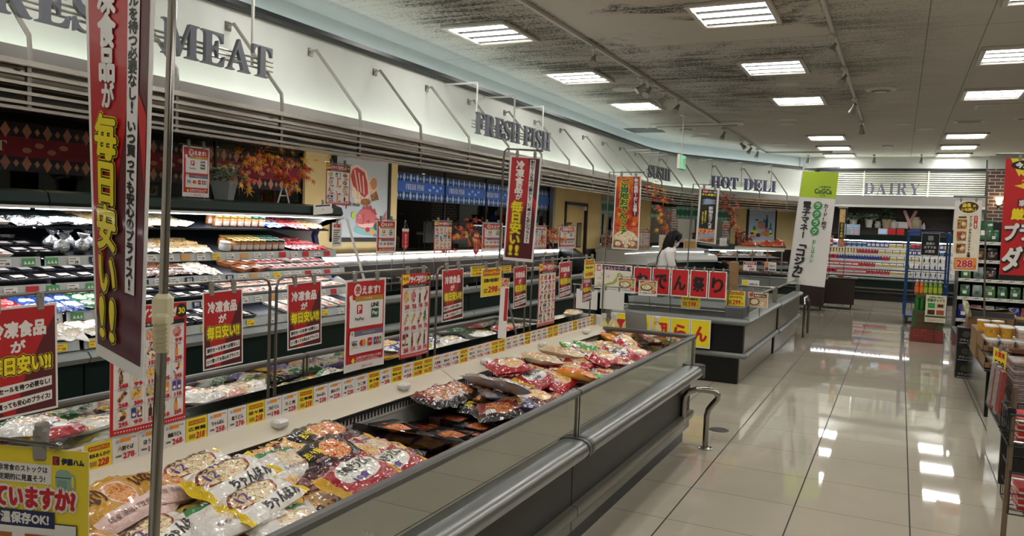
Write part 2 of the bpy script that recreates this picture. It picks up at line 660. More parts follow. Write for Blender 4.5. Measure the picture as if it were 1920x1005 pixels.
v = math_n(nt, 'ADD', v, math_n(nt, 'MULTIPLY', math_n(nt, 'SUBTRACT', fine, 0.5), 0.75))
v = math_n(nt, 'MULTIPLY', step_n(nt, v, 0.50, 0.70), zone)
# the newer board between the tracks has kept clean
newb = math_n(nt, 'MULTIPLY', math_n(nt, 'LESS_THAN', xyz[1], 8.69), math_n(nt, 'MULTIPLY', math_n(nt, 'GREATER_THAN', xyz[0], -3.12), math_n(nt, 'LESS_THAN', xyz[0], -0.76)))
v = math_n(nt, 'MULTIPLY', v, math_n(nt, 'SUBTRACT', 1.0, math_n(nt, 'MULTIPLY', newb, step_n(nt, blot, 0.60, 0.52))))
v = math_n(nt, 'MULTIPLY', v, math_n(nt, 'ADD', 0.45, math_n(nt, 'MULTIPLY', bandl, 0.55)))
c0 = mixc(nt, noise(nt, ob_, 1.1, 4), '#b6b2a9', '#c4c0b7')
c0 = mixc(nt, math_n(nt, 'MULTIPLY', newb, 0.5), c0, '#c6beb0')
c0 = mixc(nt, math_n(nt, 'MULTIPLY', v, 0.95), c0, '#2d2923')
seam = math_n(nt, 'LESS_THAN', math_n(nt, 'ABSOLUTE', math_n(nt, 'ADD', xyz[0], -0.12)), 0.006)
seam2 = math_n(nt, 'LESS_THAN', math_n(nt, 'ABSOLUTE', math_n(nt, 'ADD', xyz[0], -0.62)), 0.006)
seam3 = math_n(nt, 'LESS_THAN', math_n(nt, 'ABSOLUTE', math_n(nt, 'ADD', xyz[1], -8.69)), 0.006)
c0 = mixc(nt, math_n(nt, 'MULTIPLY', math_n(nt, 'ADD', math_n(nt, 'ADD', seam, seam2, True), seam3, True), 0.6), c0, '#4a463e')
nt.links.new(c0, bs.inputs['Base Color']); bs.inputs['Roughness'].default_value = 0.8
bp = nt.nodes.new('ShaderNodeBump'); bp.inputs['Strength'].default_value = 0.15; bp.inputs['Distance'].default_value = 0.01
nt.links.new(fine, bp.inputs['Height']); nt.links.new(bp.outputs['Normal'], bs.inputs['Normal'])

XL, XR, Y0, Y1, ZC = -7.2, 6.5, -3.5, 22.6, 3.6
struct('floor', MB().box((XL, Y0, -0.1), (XR, Y1 + 0.4, 0), m_floor))
struct('ceiling', MB().box((XL, Y0, ZC), (XR, Y1 + 0.4, ZC + 0.1), m_ceil))
m_wall = mat('cream_wall', '#b9b4a8', 0.8, var=0.05, vscale=2)
struct('wall_right', MB().box((XR, Y0, 0), (XR + 0.1, Y1, ZC), m_wall))
struct('wall_back', MB().box((XL, Y0 - 0.1, 0), (XR, Y0, ZC), m_wall))

# ------------------------------------------------------------------ fascia, parapet and louvre along the left wall and round the corner
PATH = [(-5.0, Y0), (-5.0, 16.4), (-4.93, 17.1), (-4.78, 17.75), (-4.62, 18.2), (-2.45, 21.75), (-2.12, 22.28)]

def offset_path(off, path=PATH):
 out = []
 P = [np.array(p, float) for p in path]
 for i, p in enumerate(P):
  ns = []
  for j in (i - 1, i):
   if 0 <= j < len(P) - 1:
    d = P[j + 1] - P[j]; d /= np.linalg.norm(d)
    ns.append(np.array([d[1], -d[0]]))
  n = ns[0] if len(ns) == 1 else (ns[0] + ns[1]) / (1 + ns[0] @ ns[1])
  out.append(p + n * off)
 return out

def sweep(b, prof, m, i0=0, i1=None, path=PATH, close=True):
 """profile of (offset from the fascia plane, z) carried along the path"""
 lines = [offset_path(o, path) for o, z in prof]
 i1 = len(path) - 1 if i1 is None else i1
 n = len(prof); vs = []; fs = []
 for i in range(i0, i1 + 1):
  for k, (o, z) in enumerate(prof):
   vs.append((lines[k][i][0], lines[k][i][1], z))
 for i in range(i1 - i0):
  for k in range(n if close else n - 1):
   k2 = (k + 1) % n
   fs.append((i * n + k, i * n + k2, (i + 1) * n + k2, (i + 1) * n + k))
 if close:
  fs.append(tuple(range(n))); fs.append(tuple((i1 - i0) * n + k for k in range(n))[::-1])
 return b.add(vs, fs, m)

m_fas = mat('fascia_panel', '#cccec8', 0.55, var=0.03, vscale=3)
m_par = mat('parapet_grey', '#a5a39e', 0.6, var=0.06, vscale=2)
b = MB(); sweep(b, [(0, 2.3), (0, 3.24), (-0.06, 3.24), (-0.06, 2.3)], m_fas)
o = struct('wall_left', b); recalc(o.data)
b = MB(); sweep(b, [(-0.36, 3.2), (-0.36, 3.6), (-0.42, 3.6), (-0.42, 3.2)], m_fas)
sweep(b, [(-0.36, 3.2), (-0.36, 3.22), (-0.05, 3.22), (-0.05, 3.2)], m_fas)
o = struct('wall_left_cove', b); recalc(o.data)
b = MB(); sweep(b, [(-0.02, 3.235), (0.05, 3.235), (0.07, 3.26), (0.07, 3.30), (-0.02, 3.30)], mat('cornice_black', '#23262a', 0.35))
o = struct('trim_1', b); recalc(o.data)
b = MB(); sweep(b, [(0.25, 2.30), (0.25, 2.52), (0.2, 2.52), (0.2, 2.34), (0.0, 2.34), (0.0, 2.30)], m_par)
o = struct('trim_2', b); recalc(o.data)
m_wood = mat('pale_wood_soffit', '#a89468', 0.5, var=0.12, vscale=3)
b = MB(); sweep(b, [(-0.52, 2.24), (0.56, 2.24), (0.56, 2.275), (-0.52, 2.275)], m_wood)
o = struct('trim_3', b); recalc(o.data)
m_louv = mat('louvre_steel', '#a8a298', 0.22, 0.95, bump=0.02, bscale=60)
b = MB()
for k in range(5):
 z = 2.13 + 0.052 * k
 sweep(b, [(0.585, z), (0.62, z + .004), (0.62, z + 0.022), (0.585, z + 0.024)], m_louv)
sweep(b, [(0.33, 2.345), (0.63, 2.345), (0.63, 2.375), (0.33, 2.375)], m_louv)
sweep(b, [(0.57, 2.10), (0.63, 2.10), (0.63, 2.118), (0.57, 2.118)], m_louv)
o = struct('trim_4_louver', b); recalc(o.data)
b = MB()
sweep(b, [(0.1, 2.36), (0.14, 2.36), (0.14, 2.39), (0.1, 2.39)], COVELAMP)
o = struct('trim_5_cove_lamp', b); recalc(o.data)
b = MB()
sweep(b, [(-0.22, 3.225), (-0.18, 3.225), (-0.18, 3.255), (-0.22, 3.255)], COVEBLUE)
o = struct('trim_6_cove_lamp', b); recalc(o.data)

# distance along the path -> point and direction
PP = [np.array(p, float) for p in PATH]
SEG = [float(np.linalg.norm(PP[i + 1] - PP[i])) for i in range(len(PP) - 1)]

def on_path(s, off=0.0):
 for i, l in enumerate(SEG):
  if s <= l or i == len(SEG) - 1:
   d = (PP[i + 1] - PP[i]) / l
   n = np.array([d[1], -d[0]])
   return PP[i] + d * s + n * off, d, n
  s -= l

b = MB()
sweep(b, [(0.5, 2.30), (0.54, 2.30), (0.54, 2.33), (0.5, 2.33)], m_louv); sweep(b, [(0.49, 2.14), (0.5, 2.14), (0.5, 2.24), (0.49, 2.24)], mat('louvre_back', '#3a3733', 0.6))
o = struct('trim_13_louver', b); recalc(o.data)
DOWN = mat('downlight_bulb', '#ffffff', .4, em='#ffdfae', es=70.0)
for k in range(16):
 p, d, n = on_path(4.2 + 1.3 * k, 0.2)
 b = MB(); b.lathe([(.0, .0), (.035, .0)], (p[0], p[1], 2.2375), DOWN, 12)
 t = obj('downlight', b, 'small warm recessed downlight under the louvred canopy, %s from the entrance' % nth(k), 'downlight', 'downlights under the canopy')
 obj('ring', MB().lathe([(.036, .0), (.05, -.004), (.052, .003)], (p[0], p[1], 2.2375), m_louv, 14), parent=t)
rod_s = [y - Y0 for y in np.arange(2.8, 16.5, 1.0)] + [20.75 + 1.0 * k for k in range(5)]
m_rodp = mat('bracket_grey', '#8d8a82', .45)
for k, s0 in enumerate(rod_s):
 p, d, n = on_path(s0)
 b = MB()
 a0 = (*(p), 3.08); a1 = (*(p + n * 0.07), 3.10); a2 = (*(p + n * 0.585), 2.52); a3 = (*(p + n * 0.6), 2.38)
 b.tube([a0, a1, a2, a3], 0.015, m_rodp, 6)
 b.box((p[0] - .02, p[1] - .03, 3.05), (p[0] + .012, p[1] + .03, 3.12), DSTEEL)
 b.box((p[0] + n[0] * .6 - .02, p[1] + n[1] * .6 - .02, 2.1), (p[0] + n[0] * .6 + .004, p[1] + n[1] * .6 + .004, 2.38), DSTEEL)
 obj('canopy_bracket', b, 'slanting grey steel bracket rod from the fascia to the louvre, %s of the row' % nth(k), 'bracket', 'bracket rods along the fascia')

# ------------------------------------------------------------------ the wall under the canopy
m_yel = mat('cream_yellow_wall', '#dcc68e', 0.7, var=0.05, vscale=3)
m_skirt = mat('dark_brown_dado', '#2d211b', 0.5)
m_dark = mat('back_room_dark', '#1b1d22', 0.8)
m_wframe = mat('dark_window_frame', '#1d1f22', 0.4, 0.4)
m_tint = glass('window_tint', '#5d6674', 0.045, 0.02)
m_tealglass = glass('window_tint_teal', '#a9ccc8', 0.045, 0.02)
XW = -5.5
b = MB()
for (y0, y1, z0, z1) in ((Y0, 0.6, 0, 2.3), (0.6, 6.35, 0, 0.95), (6.35, 8.0, 0, 2.3), (8.0, 12.75, 0, 1.0), (12.75, 13.35, 0, 2.3), (13.35, 14.42, 1.97, 2.3), (14.42, 15.25, 0, 2.3), (15.25, 16.45, 0, 1.0)):
 b.box((XW - 0.1, y0, z0), (XW, y1, z1), m_yel)
 if z0 == 0 and z1 > 1.5:
  b.box((XW, y0, 0), (XW + 0.012, y1, 1.12), m_skirt)
struct('wall_left_lower', b)
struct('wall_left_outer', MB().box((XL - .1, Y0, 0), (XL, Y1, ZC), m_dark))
b = MB(); sweep(b, [(-0.5, 0), (-0.5, 1.12), (-0.56, 1.12), (-0.56, 0)], m_skirt, 1, 6)
o = struct('wall_corner_dado', b); recalc(o.data)

def corner_wall(s0, s1, z0, z1, m, th=0.06, off=-0.5):
 b = MB()
 q = []
 for s in np.linspace(s0, s1, 4 if s0 < 22.2 < s1 or s0 < 21 else 2):
  p, d, n = on_path(s)
  q.append((p + n * off, p + n * (off - th)))
 vs = []; fs = []
 for a, c in q:
  vs += [(a[0], a[1], z0), (a[0], a[1], z1), (c[0], c[1], z1), (c[0], c[1], z0)]
 for i in range(len(q) - 1):
  for k in range(4):
   k2 = (k + 1) % 4
   fs.append((4 * i + k, 4 * i + k2, 4 * i + 4 + k2, 4 * i + 4 + k))
 fs += [(0, 1, 2, 3), tuple(4 * (len(q) - 1) + k for k in (3, 2, 1, 0))]
 b.add(vs, fs, m)
 return b

S_A = 16.4 - Y0       # start of the bend along the path
S_B = sum(SEG[:4])    # start of the straight deli wall

def film(b, c0, c1, zc, hh, n, band, dia, text=None):
 """strip of printed film on a window: coloured band between two rows of lozenges"""
 c0 = np.array(c0, float); c1 = np.array(c1, float)
 L = float(np.linalg.norm(c1 - c0)); d = (c1 - c0) / L

 def P(x, y, z):
  p = c0 + d * x
  return np.array([p[0] + n[0] * (z + .004), p[1] + n[1] * (z + .004), zc - y])
 cv = Canvas(b, P, L, hh)
 bandm, darkm = band
 for i in range(int(L / 0.4) + 1):
  cv.rect(i * 0.4, -hh * 0.5, min(L, (i + 1) * 0.4), hh * 0.5, darkm); cv.z = 0
  cv.z = 2e-4; cv.rect(i * 0.4, -0.07, min(L, (i + 1) * 0.4), 0.07, bandm); cv.z = 0
 cv.z = 6e-4
 k = 0
 x = 0.05
 while x < L - 0.05:
  for row in (-1, 1):
   yy = row * hh * 0.33
   r = (0.035, 0.055) if k % 2 == 0 else (0.02, 0.028)
   z0 = cv.z
   cv.poly([(x - r[0], yy), (x, yy - r[1]), (x + r[0], yy), (x, yy + r[1])], dia)
   cv.z = z0
  x += 0.075; k += 1
 x = 0.3
 while text and x < L - 0.4:
  cv.text(text, x + 0.15, 0, 0.42, 0.07, PAPER if dia is not TEALD else dia)
  for j in range(4):
   cv.ell(x + 0.5 + 0.09 * j, 0.02 * (-1) ** j, 0.035, 0.02, dia, 8)
  x += 1.05

REDB = mat('film_red_band', '#8a1c34', 0.4); REDK = mat('film_black_pink', '#232334', 0.3); REDD = mat('film_salmon', '#c98a72', 0.4)
BLUB = mat('film_blue_band', '#3466c0', 0.4); BLUK = mat('film_blue_dark', '#26365c', 0.3); BLUD = mat('film_blue_lozenge', '#9cc0ee', 0.4)
TEALB = mat('film_teal_band', '#1f7f72', 0.4); TEALK = mat('film_teal_pale', '#7fa7a5', 0.3); TEALD = mat('film_mint', '#a8dccb', 0.4)

def window(name, y0, y1, z0, z1, colours, text, step):
 b = MB()
 b.box((XW - .05, y0, z0), (XW - .044, y1, z1), m_tint)
 root = struct(name, b, smooth=None)
 f = MB()
 ys = list(np.arange(y0, y1 - 0.2, step)) + [y1]
 for y in ys:
  f.box((XW - .06, y - .012, z0), (XW - .03, y + .012, z1), m_wframe)
 f.box((XW - .06, y0, z0), (XW - .02, y1, z0 + .04), m_wframe); f.box((XW - .06, y0, z1 - .03), (XW - .02, y1, z1), m_wframe)
 obj('window_frame', f, parent=root)
 b = MB()
 film(b, (XW - .044, y0), (XW - .044, y1), 1.98, 0.34, (1, 0), colours[:2], colours[2], text)
 obj('window_film', b, parent=root, smooth=None)
 return root

window('window_1', 0.6, 6.35, 0.95, 2.24, (REDB, REDK, REDD), '𝐌𝐄𝐀𝐓', 1.15)
window('window_2', 8.0, 12.75, 1.0, 2.24, (BLUB, BLUK, BLUD), '𝐅𝐑𝐄𝐒𝐇 𝐅𝐈𝐒𝐇', 1.18)
# the curved sushi windows and the deli windows, greenish
for nm, s0, s1, yy in (('window_3', 15.25 - Y0, S_B - 0.95, None), ('window_4', S_B - 0.45, S_B + 2.25, None)):
 o = struct(nm, corner_wall(s0, s1, 1.12, 2.24, m_tealglass, 0.006), smooth=None)
 b = MB()
 for s in np.linspace(s0, s1, 6 if nm == 'window_3' else 3):
  p, d, n = on_path(s, -0.5)
  b.tube([(p[0], p[1], 1.12), (p[0], p[1], 2.24)], 0.014, STEEL, 6)
 obj('window_frame', b, parent=o)
 b = MB()
 ss = np.linspace(s0, s1, 5)
 for a, c in zip(ss[:-1], ss[1:]):
  p, d, n = on_path(a, -0.495); q, _, _ = on_path(c, -0.495)
  film(b, p, q, 1.97, 0.3, n, (TEALB, TEALK), TEALD)
 obj('window_film', b, parent=o, smooth=None)
b = MB()
for s0, s1 in ((S_B - 0.95, S_B - 0.45), (S_B + 2.25, S_B + 4.75)):
 bb = corner_wall(s0, s1, 1.12, 2.26, m_yel)
 b.add(bb.v, bb.f, m_yel)
o = struct('wall_corner', b); recalc(o.data)

# back rooms seen through the panes
m_room = mat('prep_room_wall', '#5d6a6c', 0.7); m_room2 = mat('prep_room_pale', '#8fa3a0', 0.6)
b = MB()
b.box((-6.9, 1.6, 0), (-6.3, 5.2, 0.85), DSTEEL); b.box((-6.9, 9, 0), (-6.4, 12, 0.9), DSTEEL)
b.box((-7.0, 8.6, 1.45), (-6.6, 11.6, 1.48), DSTEEL); b.box((-7.0, 2.4, 1.5), (-6.6, 4.6, 1.52), DSTEEL)
obj('prep_table', b, 'steel prep tables and shelf in the dark room behind the meat and fish windows', 'table', kind='structure')
struct('wall_prep_room', MB().box((-7.15, 14.9, 0), (-7.1, 22.4, 3.0), m_room2))
struct('trim_7_prep_lamp', MB().box((-6.5, 15.6, 2.6), (-6.42, 17.4, 2.64), CASELAMP))
b = MB(); b.box((-5.9, 19.0, 0.0), (-5.5, 19.8, 1.7), DSTEEL, 0.02); b.box((-5.48, 19.06, 1.2), (-5.47, 19.74, 1.6), BLKP)
obj('prep_oven', b, 'tall steel oven standing in the room behind the deli window', 'oven')
b = MB(); p, d, n = on_path(S_B + 1.45, -0.85)
b.box((-.3, -.25, 0), (.3, .25, 1.85), DSTEEL, .02); b.box((-.27, -.26, 1.45), (.27, -.25, 1.75), BLKP); b.box((-.27, -.26, 1.0), (.27, -.25, 1.38), mat('oven_glass', '#3d4444', .1))
obj('steam_oven', b, 'black and steel oven tower behind the deli window', 'oven', loc=(p[0], p[1], 0), rot=(0, 0, atan2(d[1], d[0])))

# service doors
for k, (ya, yb) in enumerate(((13.38, 13.875), (13.885, 14.38))):
 b = MB(); b.box((XW - .06, ya, .01), (XW - .02, yb, 1.93), m_yel, .004)
 o = struct('door_%d' % (k + 1), b)
 f = MB(); f.box((XW - .02, ya + .13, 1.15), (XW - .012, yb - .13, 1.62), BLKG, .004); f.box((XW - .012, ya + .15, 1.17), (XW - .008, yb - .15, 1.60), mat('door_glass', '#8b8264', .15), .002)
 obj('door_window', f, parent=o)
 f = MB(); f.box((XW - .02, ya, .01), (XW - .012, yb, 0.75), STEEL)
 obj('kick_plate', f, parent=o)
b = MB()
for y in (13.33, 14.40):
 b.box((XW - .08, y, 0), (XW + .03, y + .05, 2.0), m_skirt)
b.box((XW - .08, 13.33, 1.95), (XW + .03, 14.45, 2.0), m_skirt)
struct('door_3_frame', b)
struct('trim_8', MB().box((XW - 0.02, 12.68, 0.95), (XW + .05, 12.78, 2.24), STEEL))
obj('door_closer', MB().box((XW - .02, 14.22, 1.86), (XW + .05, 14.34, 1.94), WPL, .01), 'small white box at the top corner of the service doors', 'door closer')

# ------------------------------------------------------------------ dairy wall
YD = 22.3
m_blind = mat('louvre_blind', '#d9dacc', 0.5)
m_brown = mat('niche_brown', '#33261f', 0.55, var=0.1, vscale=3)
b = MB()
b.box((-2.5, YD, 2.3), (1.15, YD + .08, 2.36), WHITE); b.box((1.15, YD, 0), (1.8, YD + .08, 2.56), WHITE); b.box((-2.5, YD, 3.27), (1.8, YD + .08, 3.6), m_fas)
b.box((-2.5, YD + .35, 2.3), (1.8, YD + .4, 3.3), mat('blind_backing', '#4a4a42', .8))
struct('wall_far', b)
struct('wall_far_niche', MB().box((-2.6, YD + .32, 0), (1.2, YD + .4, 2.4), m_brown))
struct('trim_9', MB().box((-2.2, YD - .32, 2.30), (1.80, YD, 2.36), WHITE).box((-2.2, YD - .32, 2.36), (1.8, YD - .27, 2.585), m_par).box((-2.2, YD - .27, 2.48), (1.8, YD + .03, 2.52), m_par))
b = MB()
for k in range(13):
 z = 2.56 + 0.054 * k
 b.add([(-2.0, YD + .0, z), (1.78, YD + .0, z), (1.78, YD + .03, z + .040), (-2.0, YD + .03, z + .040)], [(0, 1, 2, 3)], m_blind)
 b.add([(-2.0, YD + .004, z), (1.78, YD + .004, z), (1.78, YD + .034, z + .040), (-2.0, YD + .034, z + .040)], [(3, 2, 1, 0)], m_blind)
for x in (-0.92, 0.55):
 b.box((x - .015, YD - .01, 2.52), (x + .015, YD + .04, 3.27), m_blind)
struct('trim_10_louver', b)
struct('trim_11', MB().box((-2.5, YD - .05, 3.245), (2.6, YD + .02, 3.30), mat('cornice_black', '#23262a')))
struct('trim_12_cove_lamp', MB().box((-2.0, YD - .24, 2.525), (1.7, YD - .12, 2.55), COVELAMP))
m_brick, nt, bs = nodes('brown_brick')
ob_, mp_, xyz = coords(nt)
br = nt.nodes.new('ShaderNodeTexBrick')
cc = nt.nodes.new('ShaderNodeCombineXYZ'); nt.links.new(xyz[0], cc.inputs[0]); nt.links.new(xyz[2], cc.inputs[1])
nt.links.new(cc.outputs[0], br.inputs['Vector'])
br.inputs['Color1'].default_value = lin('#4a3832'); br.inputs['Color2'].default_value = lin('#6d564c'); br.inputs['Mortar'].default_value = lin('#b3aca4')
br.inputs['Scale'].default_value = 1.0; br.inputs['Brick Width'].default_value = 0.23; br.inputs['Row Height'].default_value = 0.085; br.inputs['Mortar Size'].default_value = 0.009
nt.links.new(br.outputs['Color'], bs.inputs['Base Color']); bs.inputs['Roughness'].default_value = .8
struct('wall_brick', MB().box((1.8, YD - .25, 0), (2.7, YD - .1, 3.28), m_brick))
struct('wall_far_side', MB().box((2.7, YD - .25, 0), (XR, YD - .1, 3.28), mat('far_wall_taupe', '#4d4740', .8)).box((1.8, YD - .1, 3.2), (XR, YD, 3.6), m_fas))
t = thing('wall_lamp', 'small lit wall lamp with cream glass shade on the brick wall', 'lamp', (2.05, YD - .25, 2.52))
obj('bracket', MB().box((-.03, -.03, -.16), (.03, 0, .06), BLKP, .005).tube([(0, -.02, -.1), (0, -.12, -.12)], .01, BLKP), parent=t)
obj('shade', MB().lathe([(.02, -.1), (.05, -.08), (.085, .08)], (0, -.13, 0), mat('lamp_shade_glow', '#fff0d0', .5, em='#ffd9a0', es=5.0), 14), parent=t)
# ------------------------------------------------------------------ ceiling lamps
m_lframe = mat('lamp_frame_white', '#c9c5bc', 0.45)
fb = MB()
W2, L2 = 0.375, 0.425
for a, c in (((-W2, -L2), (W2, -L2 + .055)), ((-W2, L2 - .055), (W2, L2)), ((-W2, -L2), (-W2 + .05, L2)), ((W2 - .05, -L2), (W2, L2))):
 fb.box((a[0], a[1], -.035), (c[0], c[1], 0.0), m_lframe, .006)
fb.box((-W2 + .04, -L2 + .04, -.012), (W2 - .04, L2 - .04, -.004), mat('lamp_reflector', '#3a3834', .6))
tubes = []
for k in (-1, 0, 1):
 t = MB(); t.box((-W2 + .055, k * .235 - .052, -.019), (W2 - .055, k * .235 + .05, -.013), LAMP, .002)
 tubes.append(('light_tube', t))
lampk = Kind('ceiling_light', fb, tubes, 'ceiling light')
cols = ((-4.05, 'over the meat and fish cases'), (-1.5, 'over the freezers and main aisle'), (1.03, 'over the coffee displays'), (3.55, 'over the far shelving'))
rows = (-0.2, 2.4, 5.0, 7.55, 10.12, 12.74, 17.75, 19.9, 21.75)
for cx, where in cols:
 for k, y in enumerate(rows):
  if (cx < -4 and y > 13) or (cx < -1 and y > 22):
   continue
  lampk.put((cx, y, ZC), (0, 0, 0), 'square three-tube ceiling light %s, %s from the entrance end' % (where, nth(k)), 'square ceiling lights')

# ------------------------------------------------------------------ track rails and spotlights
m_track = mat('track_white', '#bdb9b0', 0.4)
b = MB(); b.box((-3.2, -1, 3.56), (-3.165, 20.8, ZC), m_track, .004); b.box((-3.2, 20.8, 3.56), (-1.6, 20.835, ZC), m_track, .004)
obj('light_track', b, 'long ceiling light track above the freezer row, turning at the deli corner', 'light track', 'light tracks')
b = MB(); b.box((-0.73, -1, 3.56), (-0.695, 15.9, ZC), m_track, .004)
obj('light_track', b, 'straight ceiling light track above the middle of the aisle', 'light track', 'light tracks')
sb = MB(); sb.box((-.025, -.06, -.035), (.025, .06, 0), m_track, .006); sb.tube([(0, 0, -.03), (0, 0, -.10)], .01, m_track, 8)
m_spot = mat('spot_grey', '#8f8b83', 0.4, 0.3)
hd = MB(); hd.lathe([(.010, .06), (.026, .056), (.029, 0), (.048, -.072), (.05, -.09), (.045, -.09)], (0, 0, 0), m_spot, 16)
bl = MB(); bl.lathe([(0.0, -.08), (.044, -.086)], (0, 0, 0), GLOW, 16)
bo = MB(); bo.lathe([(0.0, -.08), (.044, -.086)], (0, 0, 0), mat('spot_unlit', '#5d6a80', .15), 16)
sbm, hdm, blm, bom = sb.mesh('spotlight', 35), hd.mesh('lamp_head', 35), bl.mesh('bulb', 35), bo.mesh('bulb', 35)

def spot(x, y, rz, tilt, lit, label):
 o = obj('spotlight', sbm, label, 'spotlight', 'track spotlights', loc=(x, y, 3.56), rot=(0, 0, rz))
 h = obj('lamp_head', hdm, parent=o, loc=(0, 0, -.13), rot=(tilt, 0, 0))
 obj('bulb', blm if lit else bom, parent=h)

for k, (y, rz, ti, lit) in enumerate(((8.36, .3, -.7, 0), (10.2, 2.2, .9, 0), (10.5, -.3, -.75, 1), (11.27, 1.9, .8, 0), (12.05, -.25, -.75, 1), (15.6, 2.6, .5, 0), (17.6, -1.9, .8, 0), (18.6, 2.4, .6, 0), (19.6, 2.8, .5, 0))):
 spot(-3.18, y, rz, ti, lit, '%s white spotlight, %s along the long ceiling track over the freezers' % ('lit' if lit else 'unlit', nth(k)))
for k, (y, rz, ti, lit) in enumerate(((8.52, -.3, -.8, 1), (10.22, -.3, -.8, 1), (12.54, .5, .7, 0), (15.1, -.2, .4, 0))):
 spot(-.712, y, rz, ti, lit, '%s white spotlight, %s along the straight ceiling track over the aisle' % ('lit' if lit else 'unlit', nth(k)))
for k, x in enumerate((-2.2, -0.68, 0.35)):
 spot(x, 21.3, 3.0, .35, 0, 'small unlit spotlight hanging before the dairy sign, %s from the deli corner' % nth(k))

# ------------------------------------------------------------------ other ceiling fittings
dl = MB(); dl.lathe([(.0, -.004), (.12, -.006), (.15, -.014), (.155, 0)], (0, 0, 0), m_lframe, 24)
dlk = Kind('ceiling_disc', dl, (), 'ceiling fitting')
for k, (x, y) in enumerate(((-3.77, 11.24), (-4.62, 15.74), (-3.83, 16.77), (-4.07, 17.43), (-1.49, 11.37), (-2.02, 15.5), (-1.93, 14.9), (-.08, 15.84), (0.3, 16.6), (-2.6, 19.0))):
 dlk.put((x, y, ZC), (0, 0, 0), 'flat round white ceiling cover beside the light rows, %s from the freezers onward' % nth(k), 'round ceiling covers', 1.0 if k % 3 else 1.15)
m_vent = mat('vent_grille', '#6b665c', .6)
vb = MB(); vb.lathe([(.05, -.05), (.11, -.05), (.125, -.03), (.19, -.03), (.2, -.012), (.26, -.012), (.27, 0)], (0, 0, 0), m_lframe, 28)
vb.lathe([(.0, -.03), (.05, -.045)], (0, 0, 0), m_vent, 20)
rg = MB(); rg.lathe([(.115, -.046), (.185, -.026)], (0, 0, 0), m_vent, 28)
vk = Kind('ceiling_vent', vb, [('grille', rg)], 'air vent')
for x, y, lab in ((-.36, 12.12, 'round ringed air vent with dirty rim beside the third aisle light'), (-.36, 19.48, 'small round air vent far along the aisle ceiling near the dairy wall'), (1.75, 15.4, 'round ringed air vent above the coffee shelving'), (-4.0, 15.9, 'round air vent above the sushi counter')):
 vk.put((x, y, ZC), (0, 0, 0), lab, 'round air vents', .75)
b = MB(); b.box((-5.25, 15.7, ZC - .012), (-4.55, 16.4, ZC), m_vent, .004)
for k in range(8):
 b.box((-5.22, 15.74 + .08 * k, ZC - .018), (-4.58, 15.78 + .08 * k, ZC - .01), mat('vent_slat', '#57534a', .5))
obj('ceiling_grille', b, 'square brown slatted ceiling grille near the sushi sign', 'air vent')
b = MB(); b.box((-4.5, 15.05, ZC - .05), (-2.75, 15.3, ZC), WHITE, .01)
b.box((-4.4, 15.12, ZC - .055), (-2.85, 15.23, ZC - .048), mat('slot_dark', '#7d786c', .6))
obj('ceiling_slot_vent', b, 'long white slotted air outlet on the ceiling before the exit sign', 'air vent')
for k, (x, y, lx_, ly_) in enumerate(((1.35, 14.0, .9, .45), (.95, 15.7, .45, .25))):
 b = MB(); b.box((x - lx_ / 2, y - ly_ / 2, ZC - .012), (x + lx_ / 2, y + ly_ / 2, ZC), m_lframe, .004); b.box((x - lx_ / 2 + .05, y - ly_ / 2 + .05, ZC - .015), (x + lx_ / 2 - .05, y + ly_ / 2 - .05, ZC - .01), m_ceil if k == 0 else m_vent)
 obj('access_panel', b, ('large rectangular access panel in the ceiling above the coffee shelves', 'small rectangular ceiling grille above the coffee shelves')[k], 'ceiling panel')
t = thing('exit_sign', 'white box sign with green running-man panel hanging on a rod before the sushi counter', 'exit sign', (-3.57, 14.0, 2.76))
obj('sign_box', MB().box((-.03, -.2, -.13), (.03, .2, .13), WPL, .008), parent=t)
obj('hanging_rod', MB().tube([(0, 0, .13), (0, 0, .84)], .012, WPL, 8).lathe([(.06, 0), (.05, -.03)], (0, 0, .84), WPL, 14), parent=t)
m_ex = mat('exit_green', '#1f9a58', .4, em='#2fbf74', es=.7)
b = MB()
cv = Canvas(b, lambda x, y, z: (.0305 + z, -.18 + x, .11 - y), .36, .22)
cv.rect(0, 0, .36, .22, m_ex); cv.rect(.2, .03, .33, .19, PAPER); cv.ell(.13, .05, .018, .018, PAPER, 10)
cv.poly([(.1, .08), (.15, .07), (.16, .12), (.19, .17), (.17, .18), (.13, .14), (.09, .18), (.07, .17), (.11, .12)], PAPER)
cv.poly([(.03, .11), (.06, .08), (.06, .14)], PAPER)
obj('exit_panel', b, parent=t, smooth=None)

# ------------------------------------------------------------------ the shop's hanging signs
m_let = mat('letter_grey', '#6a6c74', 0.45, 0.2); m_bar = mat('sign_bar', '#bcb9ae', 0.35, 0.4); m_rod = mat('sign_rod', '#c5c4bc', 0.4)
m_letb = mat('letter_violet', '#5d5b86', 0.45, 0.2); m_letc = mat('letter_silver', '#868ba6', 0.4, 0.3)
BOLD = {c: chr(0x1D400 + ord(c) - 65) for c in 'ABCDEFGHIJKLMNOPQRSTUVWXYZ'}

